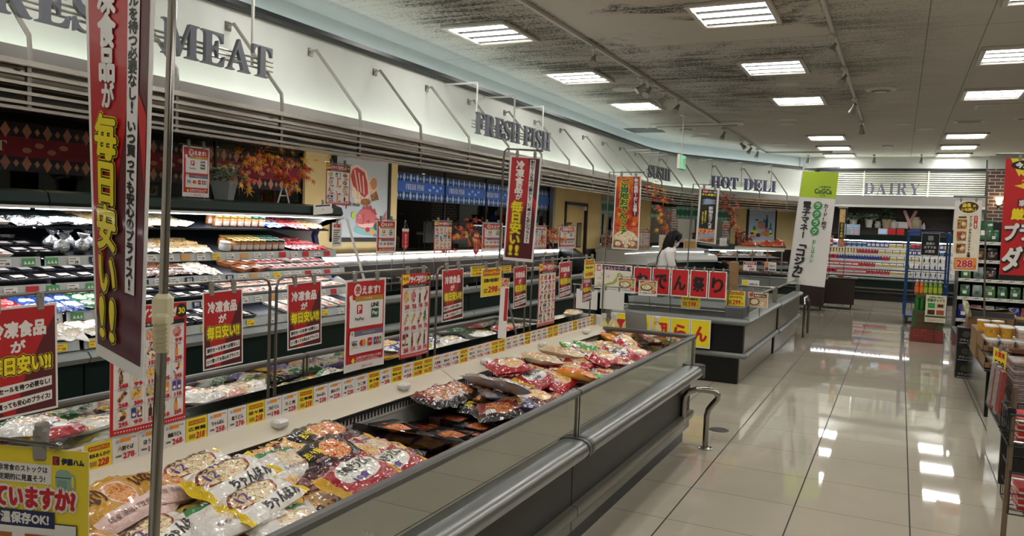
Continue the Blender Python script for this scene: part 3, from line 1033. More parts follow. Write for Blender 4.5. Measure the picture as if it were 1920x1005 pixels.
def letter_sign(name, label, words_, P0, d, n, z0, hh, gap, m, rods, rod_top, arm):
 """words_: [(text, start, width)] along d from P0"""
 t = thing(name, label, 'sign', (P0[0], P0[1], z0))
 R = Matrix(((d[0], 0, n[0]), (d[1], 0, n[1]), (0, 1, 0)))
 x_lo, x_hi = 1e9, -1e9
 for text, start, width in words_:
  gl = [glyphs(BOLD[c], 0.0, 3) for c in text]
  ws = [g[0][:, 0].max() - g[0][:, 0].min() for g in gl]
  k = (width - gap * (len(text) - 1)) / sum(ws)
  x = start
  for c, w in zip(text, ws):
   vs, fs = glyphs(BOLD[c], 0.08, 3)
   lo, hi = vs.min(0), vs.max(0)
   b = MB()
   pts = []
   for v in vs:
    q = Vector((x + (v[0] - lo[0]) * k, (v[1] - lo[1]) / (hi[1] - lo[1]) * hh, v[2] * .2))
    pts.append(R @ q)
   b.add(pts, fs, m)
   o = obj('letter', b, parent=t, smooth=None)
   x += w * k + gap
  x_lo = min(x_lo, start); x_hi = max(x_hi, x)
 b = MB()
 for f in (.3, .45, .6):
  p0 = R @ Vector((x_lo - .03, hh * f, -.035)); p1 = R @ Vector((x_hi + .03, hh * f, -.035))
  b.tube([p0, p1], .009, m_bar, 6)
 obj('backing_bar', b, parent=t)
 for s in rods:
  b = MB()
  p0 = R @ Vector((s, hh * .3, -.05)); p1 = Vector((p0[0], p0[1], rod_top - z0))
  b.tube([p0, p1], .012, m_rod, 8)
  if arm:
   b.tube([p1, p1 - Vector((n[0], n[1], 0)) * arm], .012, m_rod, 8)
  obj('hanging_rod', b, parent=t)

letter_sign('meat_sign', 'grey serif letters reading FRESH MEAT hanging before the fascia over the meat case', [('FRESH', 0, 1.13), ('MEAT', 1.33, 1.02)], (-4.5, 2.42), (0, 1), (1, 0), 2.63, .235, .025, m_let, (.35, 2.2), 3.58, 0)
letter_sign('fish_sign', 'grey serif letters reading FRESH FISH hanging before the fascia over the fish case', [('FRESH', 0, 1.18), ('FISH', 1.3, .86)], (-4.5, 8.1), (0, 1), (1, 0), 2.6, .25, .025, m_let, (.1, 1.1, 2.0), 3.2, .5)
letter_sign('sushi_sign', 'small grey serif letters reading SUSHI at the curved wall corner', [('SUSHI', 0, 1.25)], (-4.45, 14.95), (0.08, .9968), (.9968, -.08), 2.55, .25, .025, m_let, (.15, .65, 1.15), 3.1, .5)
_p, _d, _n = on_path(S_B + .45, .5)
letter_sign('deli_sign', 'violet serif letters reading HOT DELI hanging before the angled wall', [('HOT', 0, .88), ('DELI', 1.08, 1.15)], _p, _d, _n, 2.55, .27, .03, m_letb, (.05, 1.05, 2.1), 3.2, .5)
letter_sign('dairy_sign', 'silver serif letters reading DAIRY standing before the far louvred blind', [('DAIRY', 0, 1.27)], (-.9, YD - .29), (1, 0), (0, -1), 2.62, .3, .05, m_letc, (.2, 1.08), 2.515, 0)
# ------------------------------------------------------------------ twin row of open freezers
m_bsil = mat('bumper_silver', '#8f908d', 0.30, 0.8)
m_body = mat('freezer_panel_grey', '#2a2a25', 0.42, spec=0.25)
m_low = mat('freezer_lower_panel', '#6d6a5f', 0.3, 0.3)
m_liner = mat('freezer_liner', '#b9bab2', 0.45)
m_ledge = mat('spine_ledge_cream', '#cfc6b2', 0.45)
m_rail = mat('freezer_rail_grey', '#5c5b57', 0.35, 0.3)
XC = -2.14
JOINTS = (-1.45, 1.0, 3.45, 5.80)

def freezer(y0, y1, s, label, far_end):
 t = thing('open_freezer', label, 'freezer', (XC + s * .42, (y0 + y1) / 2, 0), group='open freezers of the twin row')
 ox, oy = XC + s * .42, (y0 + y1) / 2

 def X(x):
  return XC + s * x - ox
 a, c = y0 - oy + .004, y1 - oy - .004

 def part(n, b, **k):
  return obj(n, b, parent=t, fix=True, **k)
 part('plinth', MB().box((X(.02), a, 0), (X(.77), c, .115), BLKP))
 part('lower_panel', MB().box((X(.7), a, .115), (X(.815), c, .20), m_low, .004))
 part('lower_bumper', MB().prism([(X(.79), .19), (X(.84), .195), (X(.845), .205), (X(.845), .235), (X(.84), .245), (X(.79), .25)], a, c, m_low))
 part('body_panel', MB().box((X(.70), a, .245), (X(.81), c, .495), m_body, .003))
 pr = [(X(.78), .485), (X(.83), .488), (X(.86), .497), (X(.885), .503), (X(.90), .513), (X(.905), .53), (X(.902), .55), (X(.89), .566), (X(.868), .577), (X(.80), .583)]
 bm_ = MB().prism(pr, a, c, m_bsil)
 for yy in ((a, a + .03), (c - .03, c)):
  bm_.prism([(XC - ox + (q[0] - XC + ox) * 1.004, q[1] + (.004 if q[1] > .52 else -.004)) for q in pr], yy[0], yy[1], DBUMP)
 part('bumper', bm_)
 b = MB(); b.box((X(.816), a + .02, .58), (X(.824), c - .02, .78), PANE)
 part('glass_pane', b)
 b = MB(); b.box((X(.802), a, .776), (X(.84), c, .806), m_rail, .008)
 part('top_rail', b)
 for yy in (a + .004, c - .016):
  part('pane_post', MB().box((X(.808), yy, .58), (X(.832), yy + .012, .778), STEEL))
 b = MB()      # liner: floor and walls
 b.box((X(.13), a, .55), (X(.80), c, .60), m_liner)
 b.box((X(.775), a, .45), (X(.805), c, .58), m_liner)
 b.box((X(.0), a, .45), (X(.13), c, .76), m_liner)
 part('basin', b)
 b = MB(); b.box((X(.128), a, .712), (X(.134), c, .75), BLKP)
 n = int((c - a) / .024)
 for k in range(n):
  yy = a + (k + .5) * (c - a) / n
  b.box((X(.134), yy - .004, .714), (X(.138), yy + .004, .748), WPL)
 b.box((X(.134), a, .744), (X(.140), c, .752), WPL); b.box((X(.134), a, .708), (X(.140), c, .716), WPL)
 part('vent_grille', b)
 b = MB(); b.prism([(X(.02), .765), (X(.148), .760), (X(.155), .768), (X(.075), .812), (X(.02), .812)], a, c, m_ledge)
 b.box((X(.135), a, .752), (X(.158), c, .764), BLKP)
 part('spine_ledge', b)
 b = MB(); b.box((X(.05), a, .806), (X(.056), c, .893), CLEAR); b.box((X(.045), a, .803), (X(.066), c, .811), WPL)
 part('card_holder', b)
 for k in range(3):
  yy = a + (c - a) * (k + .5) / 3
  b = MB(); b.box((X(.095), yy - .03, .79), (X(.14), yy + .03, .82), WPL, .008)
  part('cover_catch', b)
 if far_end:
  b = MB(); b.box((X(.15), c - .012, .58), (X(.81), c - .004, .78), PANE)
  part('glass_pane', b)
  b = MB(); b.box((X(.12), c - .04, .776), (X(.84), c, .806), m_rail, .008); b.box((X(.80), c - .04, .58), (X(.835), c, .77), STEEL, .004)
  part('end_rail', b)
  b = MB(); b.box((X(.02), c - .02, .115), (X(.81), c + .002, .58), m_body, .004)
  pr = [(c - .01, .485), (c + .07, .50), (c + .08, .53), (c + .065, .57), (c - .01, .583)]
  b.prism(pr, X(.02), X(.86), m_bsil, axis=0)
  b.tube([(X(.85), c + .02, .487), (X(.85), c + .02, .582)], .057, DBUMP, 14)
  part('end_panel', b)
  b = MB(); b.box((X(.0), c - .02, .45), (X(.1), c, .89), WPL)
  part('spine_end', b)
 return t

names = ('at the entrance end', 'in the middle', 'at the oden end')
for s, side in ((1, 'facing the tiled main aisle'), (-1, 'facing the meat cases')):
 for k in range(3):
  freezer(JOINTS[k], JOINTS[k + 1], s, 'grey open glass-sided freezer %s, the unit %s' % (side, names[k]), k == 2)

# drains and guard rail beside the freezer corner
t = thing('guard_rail', 'bent chrome guard rail bolted to the floor beside the freezer corner', 'guard rail', (-1.16, 5.6, 0))
b = MB()
pts = [(-.155, -.06, .20), (-.155, -.06, .35), (-.148, -.058, .395), (-.12, -.05, .43), (-.07, -.03, .447), (.0, -.01, .447), (.045, 0, .44), (.07, .01, .42), (.065, .03, .385), (.03, .06, .34), (-.005, .085, .29), (-.02, .1, .24), (-.02, .1, .0)]
b.tube(pts, .021, CHROME, 14)
obj('bent_tube', b, parent=t, smooth=50)
for y in (.1,):
 b = MB(); b.lathe([(.055, 0), (.055, .006), (.03, .012)], (-.02, y, 0), STEEL, 20)
 for k in range(3):
  b.lathe([(.007, .006), (.007, .018), (.0, .018)], (-.02 + .04 * cos(k * 2.1), y + .04 * sin(k * 2.1), 0), DSTEEL, 8)
 obj('floor_flange', b, parent=t)
b = MB(); b.lathe([(.0, .004), (.05, .004), (.075, .003), (.078, 0)], (-1.2, 6.29, 0), mat('drain_cap', '#4b4844', .4, .7), 28)
obj('floor_drain', b, 'round dark metal drain cap in the floor tiles past the guard rail', 'drain cap')

# ------------------------------------------------------------------ meat multideck
m_case = mat('case_black_interior', '#17191d', 0.45)
m_shelf = mat('case_shelf_slate', '#2a2f36', 0.4, 0.3)
m_strip = mat('price_rail', '#b9c0bd', 0.35)
MD = [(-4.58, 1.456), (-4.5, 1.276), (-4.4, 1.124), (-4.3, .965), (-4.15, .82)]   # lip x, lip z of the shelves
MDB = -5.38
SL = .20

def multideck(y0, y1, label, end):
 t = thing('refrigerated_case', label, 'refrigerated case', (-4.8, (y0 + y1) / 2, 0), group='meat cases along the wall')
 ox, oy = -4.8, (y0 + y1) / 2
 a, c = y0 - oy, y1 - oy

 def part(n, b, parent=t, **k):
  return obj(n, b, parent=parent, fix=True, **k)
 part('back_panel', MB().box((-5.42 - ox, a, .3), (-5.39 - ox, c, 1.66), m_case))
 part('canopy', MB().prism([(-5.44 - ox, 1.60), (-4.5 - ox, 1.575), (-4.45 - ox, 1.58), (-4.43 - ox, 1.60), (-4.45 - ox, 1.655), (-4.5 - ox, 1.67), (-5.44 - ox, 1.68)], a, c, DKGRN))
 part('canopy_trim', MB().box((-4.47 - ox, a, 1.562), (-4.43 - ox, c, 1.578), WPL))
 part('canopy_lamp', MB().box((-4.62 - ox, a + .03, 1.555), (-4.56 - ox, c - .03, 1.575), CASELAMP))
 for k, (lx_, lz) in enumerate(MD):
  b = MB()
  D = lx_ - MDB
  zb = lz + SL * D
  b.prism([(lx_ - ox, lz - .012), (lx_ - ox, lz), (MDB - ox, zb), (MDB - ox, zb - .02)], a + .01, c - .01, m_shelf)
  sh = part('shelf' if k < 4 else 'deck', b)
  if k:
   b = MB(); b.prism([(lx_ - ox, lz - .05), (lx_ + .012 - ox, lz - .052), (lx_ + .004 - ox, lz + .005), (lx_ - .004 - ox, lz + .005)], a + .01, c - .01, m_strip)
   part('price_rail', b, parent=sh)
  if k < 4:
   part('shelf_lamp', MB().box((lx_ - .06 - ox, a + .03, lz - .012), (lx_ - .03 - ox, c - .03, lz - .004), CASELAMP), parent=sh)
 part('bumper', MB().prism([(-4.3 - ox, .77), (-4.09 - ox, .76), (-4.06 - ox, .73), (-4.08 - ox, .70), (-4.3 - ox, .69)], a, c, BUMP))
 part('front_panel', MB().box((-4.25 - ox, a, .40), (-4.12 - ox, c, .70), DKGRN, .004))
 b = MB(); b.box((-4.25 - ox, a, .14), (-4.1 - ox, c, .40), BUMP, .006); b.box((-4.3 - ox, a, .36), (-4.08 - ox, c, .38), STEEL)
 part('lower_panel', b)
 part('plinth', MB().box((-5.4 - ox, a, 0), (-4.18 - ox, c, .14), BLKP))
 if end:
  prof = [(-5.44, 1.60), (-4.45, 1.578), (-4.44, 1.555), (-4.62, 1.535), (-4.72, 1.48), (-4.75, 1.40), (-4.70, 1.2), (-4.5, 1.05), (-4.2, .93), (-4.08, .78), (-4.08, .12), (-5.44, .12)]
  part('side_panel', MB().prism([(x - ox, z) for x, z in prof], c - .012, c + .02, WPL))
  p2 = [(-4.44, 1.56), (-4.64, 1.53), (-4.74, 1.47), (-4.77, 1.40), (-4.72, 1.19), (-4.51, 1.03), (-4.48, 1.05), (-4.69, 1.205), (-4.735, 1.40), (-4.70, 1.475), (-4.61, 1.542)]
  part('side_edge', MB().prism([(x - ox, z) for x, z in p2], c - .02, c + .03, NAVY))
 return t

M1 = multideck(0.2, 2.93, 'dark green refrigerated meat case under the windows, the unit behind the big red banner', False)
M2 = multideck(2.94, 5.62, 'dark green refrigerated meat case with white end panel beside the fish case', True)

# ------------------------------------------------------------------ low fish case
FY0, FY1 = 5.72, 12.1

def fishcase(y0, y1, label):
 t = thing('low_display_case', label, 'display case', (-4.8, (y0 + y1) / 2, 0), group='low fish cases')
 ox, oy = -4.8, (y0 + y1) / 2
 a, c = y0 - oy + .005, y1 - oy - .005

 def part(n, b, **k):
  return obj(n, b, parent=t, fix=True, **k)
 part('plinth', MB().box((-5.35 - ox, a, 0), (-4.45 - ox, c, .14), BLKP))
 part('lower_panel', MB().box((-4.5 - ox, a, .14), (-4.36 - ox, c, .49), DKGRN, .005))
 part('lower_bumper', MB().prism([(-4.45 - ox, .485), (-4.30 - ox, .495), (-4.28 - ox, .52), (-4.30 - ox, .555), (-4.45 - ox, .565)], a, c, BUMP))
 part('front_panel', MB().box((-4.5 - ox, a, .56), (-4.37 - ox, c, .755), DKGRN, .004))
 part('bumper', MB().prism([(-4.5 - ox, .75), (-4.36 - ox, .755), (-4.33 - ox, .775), (-4.33 - ox, .81), (-4.36 - ox, .825), (-4.5 - ox, .83)], a, c, BUMP))
 part('basin', MB().box((-5.3 - ox, a, .55), (-4.5 - ox, c, .67), m_case).box((-4.52 - ox, a, .67), (-4.5 - ox, c, .80), m_liner))
 b = MB(); b.prism([(-5.3 - ox, .67), (-5.2 - ox, .67), (-5.05 - ox, 1.10), (-5.05 - ox, 1.13), (-5.3 - ox, 1.16)], a, c, WPL)
 part('back_shelf', b)
 part('mid_shelf', MB().box((-5.12 - ox, a, .87), (-4.86 - ox, c, .885), STEEL))
 part('back_panel', MB().prism([(-5.19 - ox, .67), (-5.15 - ox, .67), (-5.045 - ox, 1.07), (-5.06 - ox, 1.09)], a, c, mat('case_back_grey', '#55595b', .5)))
 b = MB()
 n = 2
 for k in range(n):
  ya, yb = a + (c - a) * k / n + .03, a + (c - a) * (k + 1) / n - .03
  b.box((-5.10 - ox, ya, 1.135), (-5.04 - ox, yb, 1.165), CASELAMP)
 part('lamp_bar', b)
 part('wall_ledge', MB().box((-5.46 - ox, a, 1.0), (-5.3 - ox, c, 1.19), DSTEEL, .005))
 part('glass_front', MB().box((-4.4 - ox, a + .02, .825), (-4.393 - ox, c - .02, .88), PANE))

for k in range(3):
 fishcase(FY0 + k * 2.12, FY0 + (k + 1) * 2.12, 'low lit fish display case with grey bumper, %s from the meat case' % nth(k))
b = MB(); b.tube([(-4.42, 5.66, 1.555), (-4.36, 5.95, .82)], .012, WPL, 8)
obj('glass_strut', b, 'thin white slanting strut between the meat case canopy and the fish case', 'strut')
# black end of the next case
b = MB(); b.prism([(-5.4, 0), (-4.3, 0), (-4.3, .95), (-4.55, 1.0), (-4.9, 1.2), (-5.1, 1.26), (-5.4, 1.26)], 12.15, 12.35, BLKG)
o = obj('case_end_panel', b, 'tall curved black end panel closing the fish case beside the service doors', 'case end panel'); recalc(o.data)

# ------------------------------------------------------------------ sushi counter and deli case, following the bend
m_white = mat('counter_white', '#d3d6d2', 0.35)
t = thing('sushi_counter', 'long white chilled sushi counter following the curved window wall', 'counter', (0, 0, 0))
s0, s1 = 14.8 - Y0, S_B + .6
pp = [tuple(on_path(s)[0]) for s in np.linspace(s0, s1, 9)]
for nm, prof, m in (('plinth', [(-.4, 0), (.55, 0), (.55, .14), (-.4, .14)], BLKP), ('front_panel', [(-.4, .14), (.62, .14), (.62, .85), (-.4, .85)], DKGRN),
     ('counter_body', [(-.4, .85), (.66, .85), (.68, .90), (.62, 1.0), (.2, 1.06), (-.4, 1.06)], m_white), ('counter_top', [(-.42, 1.06), (.25, 1.06), (.25, 1.10), (-.42, 1.12)], m_white),
     ('lamp_bar', [(.20, 1.047), (.235, 1.047), (.235, 1.058), (.20, 1.058)], CASELAMP)):
 b = MB(); sweep(b, prof, m, 0, len(pp) - 1, pp); obj(nm, b, parent=t, fix=True)
t = thing('deli_case', 'dark green deli case with glowing white back along the angled wall', 'refrigerated case', (0, 0, 0))
s0, s1 = S_B + .65, S_B + 3.0
pp = [tuple(on_path(s)[0]) for s in np.linspace(s0, s1, 5)]
for nm, prof, m in (('plinth', [(-.3, 0), (.9, 0), (.9, .14), (-.3, .14)], BLKP), ('front_panel', [(-.3, .14), (1.0, .14), (1.0, .7), (-.3, .7)], DKGRN), ('bumper', [(.9, .7), (1.06, .71), (1.06, .78), (.9, .79)], BUMP),
     ('deck', [(-.1, .72), (.95, .72), (.95, .80), (-.1, .95)], m_shelf), ('back_panel', [(-.12, .9), (-.04, .9), (-.04, 1.20), (-.12, 1.20)], m_white),
     ('canopy', [(-.3, 1.17), (.42, 1.12), (.46, 1.14), (.44, 1.20), (-.3, 1.25)], DKGRN), ('lamp_bar', [(.33, 1.108), (.37, 1.105), (.37, 1.118), (.33, 1.121)], CASELAMP),
     ('shelf', [(-.04, .98), (.5, .94), (.5, .955), (-.04, 1.0)], STEEL)):
 b = MB(); sweep(b, prof, m, 0, len(pp) - 1, pp); obj(nm, b, parent=t, fix=True)

# ------------------------------------------------------------------ oden islands
m_isl = mat('island_black', '#131518', 0.3)
m_inner = mat('island_inner_steel', '#8d8f8c', 0.35, 0.6)

def island(x0, x1, y0, y1, label, front):
 t = thing('island_freezer', label, 'island freezer', ((x0 + x1) / 2, (y0 + y1) / 2, 0), group='island freezers past the twin row')
 ox, oy = (x0 + x1) / 2, (y0 + y1) / 2
 A, B, a, c = x0 - ox, x1 - ox, y0 - oy, y1 - oy

 def part(n, b, **k):
  return obj(n, b, parent=t, fix=True, **k)
 part('plinth', MB().box((A + .1, a + .02, 0), (B - .04, c - .02, .27), BLKG, .004))
 part('lower_bumper', MB().box((A - .01, a - .02, .27), (B + .05, c, .325), BUMP, .02))
 b = MB(); b.box((A, a, .325), (B, c, .62), m_isl, .005)
 part('body_panel', b)
 b = MB(); b.box((B, a + .02, .335), (B + .012, c - .02, .61), STEEL); b.box((B - .04, a + .05, .02), (B - .03, c - .03, .26), STEEL)
 part('side_panel', b)
 b = MB()
 b.box((B - .06, a, .615), (B + .06, c, .675), BUMP, .022); b.box((A - .04, a - .05, .615), (B + .06, a + .09, .675), BUMP, .022); b.box((A - .06, a, .615), (A + .06, c, .675), BUMP, .022)
 b.box((A, c - .06, .615), (B, c, .675), BUMP, .01)
 part('top_bumper', b)
 b = MB(); b.box((B - .03, a + (.42 if front else .02), .675), (B - .022, c - .03, .86), PANE); b.box((A + .022, a + (.42 if front else .02), .675), (A + .03, c - .03, .86), PANE)
 b.box((A + .03, c - .035, .675), (B - .03, c - .027, .86), PANE)
 part('glass_pane', b)
 b = MB(); b.box((B - .036, a + (.4 if front else .01), .855), (B - .014, c, .875), STEEL, .004); b.box((A + .014, a + (.4 if front else .01), .855), (A + .036, c, .875), STEEL, .004); b.box((A + .014, c - .045, .855), (B - .014, c - .02, .875), STEEL, .004)
 part('top_rail', b)
 b = MB()
 for xx in (A + .01, B - .04):
  b = MB()
  b.prism([(c - .08, .3), (c, .3), (c, .885), (c - .05, .885)], xx + .0, xx + .045, STEEL, axis=0)
  part('end_frame', b)
 b = MB()
 yf = a + (.42 if front else .03)
 b.box((A + .05, yf, .40), (B - .05, c - .05, .42), m_inner); b.box((A + .05, yf, .42), (B - .05, yf + .02, .80 if front else .66), m_inner)
 b.box((A + .05, c - .07, .42), (B - .05, c - .05, .85), m_inner)
 part('basin', b)
 if front:
  b = MB(); b.box((A + .03, a + .08, .55), (B - .05, yf, .58), m_shelf); b.box((A + .03, yf - .02, .58), (B - .05, yf, .78), m_inner)
  part('front_trough', b)
  b = MB(); b.box((A + .03, a + .36, .74), (B - .22, a + .372, .80), m_strip); b.tube([(A + .03, a + .2, .72), (B - .2, a + .2, .72)], .01, STEEL); b.box((B - .22, a + .1, .62), (B - .03, a + .42, .79), mat('trough_end_grey', '#55585a', .45), .01)
  part('trough_rail', b)
 return t

island(-2.76, -1.38, 8.25, 10.62, 'black and steel island freezer carrying the yellow character sheets on its end', True)
island(-2.76, -1.36, 10.64, 13.0, 'steel glass-sided island freezer behind the oden island, below the white card banner', False)
b = MB(); b.tube([(-1.22, 12.5, .02), (-1.22, 12.5, .52), (-1.24, 12.6, .6), (-1.24, 13.0, .6), (-1.22, 13.1, .52), (-1.22, 13.1, .02)], .02, CHROME, 10)
obj('guard_rail', b, 'low steel guard rail at the far end of the island freezers', 'guard rail')

# ------------------------------------------------------------------ dairy case
t = thing('dairy_case', 'tall open dairy case with five bright shelves under the silver sign', 'refrigerated case', (-.6, 21.9, 0))

def part(n, b, parent=t, **k):
 for i, v in enumerate(b.v):
  b.v[i] = (v[0] + .6, v[1] - 21.9, v[2])
 return obj(n, b, parent=parent, fix=True, **k)

DX0, DX1 = -1.98, 1.3
DSH = [(21.55, .62), (21.62, .80), (21.68, .97), (21.74, 1.13), (21.82, 1.29)]
part('plinth', MB().box((DX0, 21.25, 0), (DX1, 22.5, .16), BLKP))
part('front_panel', MB().box((DX0, 21.2, .3), (DX1, 21.3, .52), DKGRN, .005))
part('kick_panel', MB().box((DX0, 21.22, .14), (DX1, 21.3, .30), BLKG))
part('bumper', MB().box((DX0, 21.17, .28), (DX1, 21.23, .32), DSTEEL, .01).box((DX0, 21.15, .51), (DX1, 21.25, .56), BUMP, .015).box((DX0, 21.2, .2), (DX1, 21.24, .23), DSTEEL, .01))
part('back_panel', MB().box((DX0, 22.46, .3), (DX1, 22.5, 1.5), m_case))
for k, (y, z) in enumerate(DSH):
 sh = part('shelf', MB().box((DX0, y, z - .015), (DX1, 22.46, z), m_white))
 part('price_rail', MB().box((DX0, y - .008, z - .045), (DX1, y, z + .008), WPL), parent=sh)
part('canopy', MB().box((DX0, 21.85, 1.46), (DX1, 22.5, 1.62), DKGRN, .01))
b = MB(); b.box((DX0 + .05, 21.9, 1.44), (DX1 - .05, 21.95, 1.46), CASELAMP)
for y, z in DSH[1:]:
 b.box((DX0 + .05, y + .03, z - .025), (DX1 - .05, y + .05, z - .015), CASELAMP)
part('lamp_bar', b)
part('niche_shelf', MB().box((DX0, 22.2, 1.76), (DX1, 22.62, 1.79), m_brown).box((DX0, 22.24, 1.62), (DX1, 22.62, 1.76), m_brown))

# ------------------------------------------------------------------ dark brown trolleys before the dairy case
m_cart = mat('trolley_brown', '#33241c', 0.4)
for k, (x, y, rz, lab) in enumerate(((-1.17, 18.35, 0.05, 'dark brown boxy sales trolley on castors before the dairy case, open side forward'), (-1.62, 17.5, 0.05, 'dark brown boxy sales trolley on castors, half behind the white card banner'))):
 t = thing('sales_trolley', lab, 'trolley', (x, y, 0), (0, 0, rz), 'brown sales trolleys')
 w, dd = (.72, .5) if k == 0 else (.55, .5)
 obj('cabinet', MB().box((-w / 2, -dd / 2, .10), (w / 2, dd / 2, .64), m_cart, .006).box((-w / 2 + .02, -dd / 2 - .002, .14), (-w / 2 + .12, -dd / 2 + .002, .6), BLKP), parent=t)
 obj('table_top', MB().box((-w / 2 - .05, -dd / 2 - .05, .64), (w / 2 + .05, dd / 2 + .05, .67), m_cart, .008), parent=t)
 for sx in (-1, 1):
  for sy in (-1, 1):
   b = MB(); b.lathe([(.0, -.012), (.045, -.012), (.05, 0), (.045, .012), (0, .012)], (0, 0, 0), BLKP, 14, Matrix.Translation((sx * (w / 2 - .06), sy * (dd / 2 - .06), .05)) @ Matrix.Rotation(pi / 2, 4, 'Y')); b.box((sx * (w / 2 - .06) - .02, sy * (dd / 2 - .06) - .015, .05), (sx * (w / 2 - .06) + .02, sy * (dd / 2 - .06) + .015, .10), DSTEEL)
   obj('castor', b, parent=t)
# ------------------------------------------------------------------ printed designs
F_RED = food('photo_red_food', ['#5a1a12', '#b8432a', '#e07a3c', '#f2d9b0', '#9c2a1c'], 60)
F_MEAT = food('photo_meat', ['#8e1f22', '#c4474a', '#e8b4ac', '#b02b30', '#f0d6d0'], 70)
F_GOLD = food('photo_noodle', ['#8a5a1e', '#d99a3a', '#f2d48a', '#e8a03c', '#fbeec4'], 70)
F_GRN = food('photo_green_food', ['#2f5a24', '#86a83c', '#e9dba0', '#c9772c', '#f4ead0'], 70)
F_DARK = food('photo_dark_food', ['#1c120d', '#5a2a17', '#a05a2a', '#d9a45c', '#2e1a12'], 60)
F_PALE = food('photo_pale_food', ['#b58b55', '#ead7ac', '#f6efdb', '#d8b67a', '#8a5a34'], 60)
F_MIX = food('photo_mixed_goods', ['#27408f', '#c01a24', '#f0dc1e', '#e6e2dc', '#2f9a46', '#17130f'], 90, kind='cell')
F_BOX = food('photo_packets', ['#c98a3a', '#7a1c1c', '#ece3d0', '#3a3a40', '#d8b04a'], 70, kind='cell')

def d_daily(c):
 """210 x 297: white words on red over maroon"""
 c.rect(6, 6, 204, 291, MAROON)
 c.poly([(6, 6), (204, 6), (204, 30), (168, 92), (118, 190), (90, 291), (60, 291), (30, 180), (6, 120)], DRED)
 c.text('冷凍食品', 101, 62, 150, 42, PAPER, 2.2)
 c.text('が', 100, 108, 38, 30, PAPER, 1.8)
 c.text('毎日安い!!', 105, 158, 172, 50, YEL, 6.0)
 c.text('毎日安い!!', 105, 158, 172, 50, BLK, 4.6)
 c.text('毎日安い!!', 105, 158, 168, 47, YEL, 2.2)
 c.poly([(14, 212), (192, 202), (192, 228), (14, 240)], PAPER)
 c.text('割引セールを待つ必要なし!', 103, 220, 166, 15, BLK, .9, -.06)
 c.poly([(14, 254), (192, 242), (192, 268), (14, 281)], PAPER)
 c.text('いつ買っても安心のプライス!', 103, 261.5, 166, 15, BLK, .9, -.065)

def d_dailytall(c):
 """260 x 850 banner"""
 c.rect(14, 14, 246, 826, MAROON)
 c.poly([(14, 14), (150, 14), (172, 130), (180, 250), (160, 400), (120, 520), (70, 640), (14, 770)], DRED)
 c.poly([(200, 300), (246, 360), (246, 500)], RED)
 c.rect(170, 26, 214, 700, PAPER)
 c.vtext('割引セールを待つ必要なし!', 192, 30, 34, 330, BLK, 1.2)
 c.vtext('いつ買っても安心のプライス!', 192, 372, 34, 322, BLK, 1.2)
 c.vtext('冷凍食品', 92, 40, 66, 264, PAPER, 3.4)
 c.vtext('が', 96, 306, 50, 50, PAPER, 2.4)
 k = ['毎', '日', '安', 'い', '!!']
 c.vtext(k, 88, 368, 96, 440, YEL, 8.0)
 c.vtext(k, 88, 368, 96, 440, BLK, 6.2)
 c.vtext(k, 88, 368, 92, 440, YEL, 3.4)

def d_pay(c):
 """280 x 400 ways to pay"""
 c.rect(10, 10, 270, 366, RED)
 c.ell(88, 48, 27, 27, PAPER); c.text('使', 88, 48, 34, 34, RED, 1.2); c.text('えます!', 180, 50, 118, 34, PAPER, 2.0)
 c.rrect(30, 90, 262, 210, 8, PAPER); c.rect(70, 76, 262, 98, GOLD); c.text('スマホ決済', 160, 87, 56, 11, PAPER)
 c.rrect(82, 112, 122, 152, 6, RED); c.text('P', 102, 132, 20, 28, PAPER, 1.6); c.text('PayPay', 102, 176, 64, 16, INK, .5)
 c.text('LINE', 208, 118, 50, 18, BLK, 1.0); c.rrect(184, 136, 232, 176, 3, DGRN); c.text('Pay', 208, 157, 34, 20, PAPER, 1.0)
 c.poly([(20, 72), (44, 66), (48, 92), (24, 98)], PAPER)
 c.rrect(30, 236, 262, 326, 8, PAPER); c.rect(64, 226, 262, 250, SLATE); c.text('クレジットカード', 165, 238, 80, 11, PAPER)
 c.rect(34, 224, 62, 250, PAPER); c.ell(48, 236, 7, 7, GREY)
 c.rect(42, 268, 88, 271, NAVY); c.text('VISA', 65, 282, 38, 14, NAVY, 1.0); c.rect(42, 296, 88, 298, GOLD)
 c.ell(117, 281, 14, 14, RED); c.ell(133, 281, 14, 14, ORG)
 c.rrect(158, 264, 188, 298, 3, RED); c.text('JCS', 173, 281, 20, 9, PAPER, .5)
 for i, m in enumerate((BLU, RED, GRN)):
  c.rrect(200 + i * 17, 264, 214 + i * 17, 298, 5, m); c.text('JCB'[i], 207 + i * 17, 281, 8, 11, PAPER, .4)
 c.poly([(38, 352), (52, 338), (66, 352), (52, 366)], YEL)
 c.text('上記電子決済でお支払いの場合', 160, 344, 178, 11, PAPER, .3); c.text('全てのポイントはつきません。', 152, 357, 160, 11, PAPER, .3)
 c.text('コモディイイダ', 150, 384, 76, 11, RED, .6)

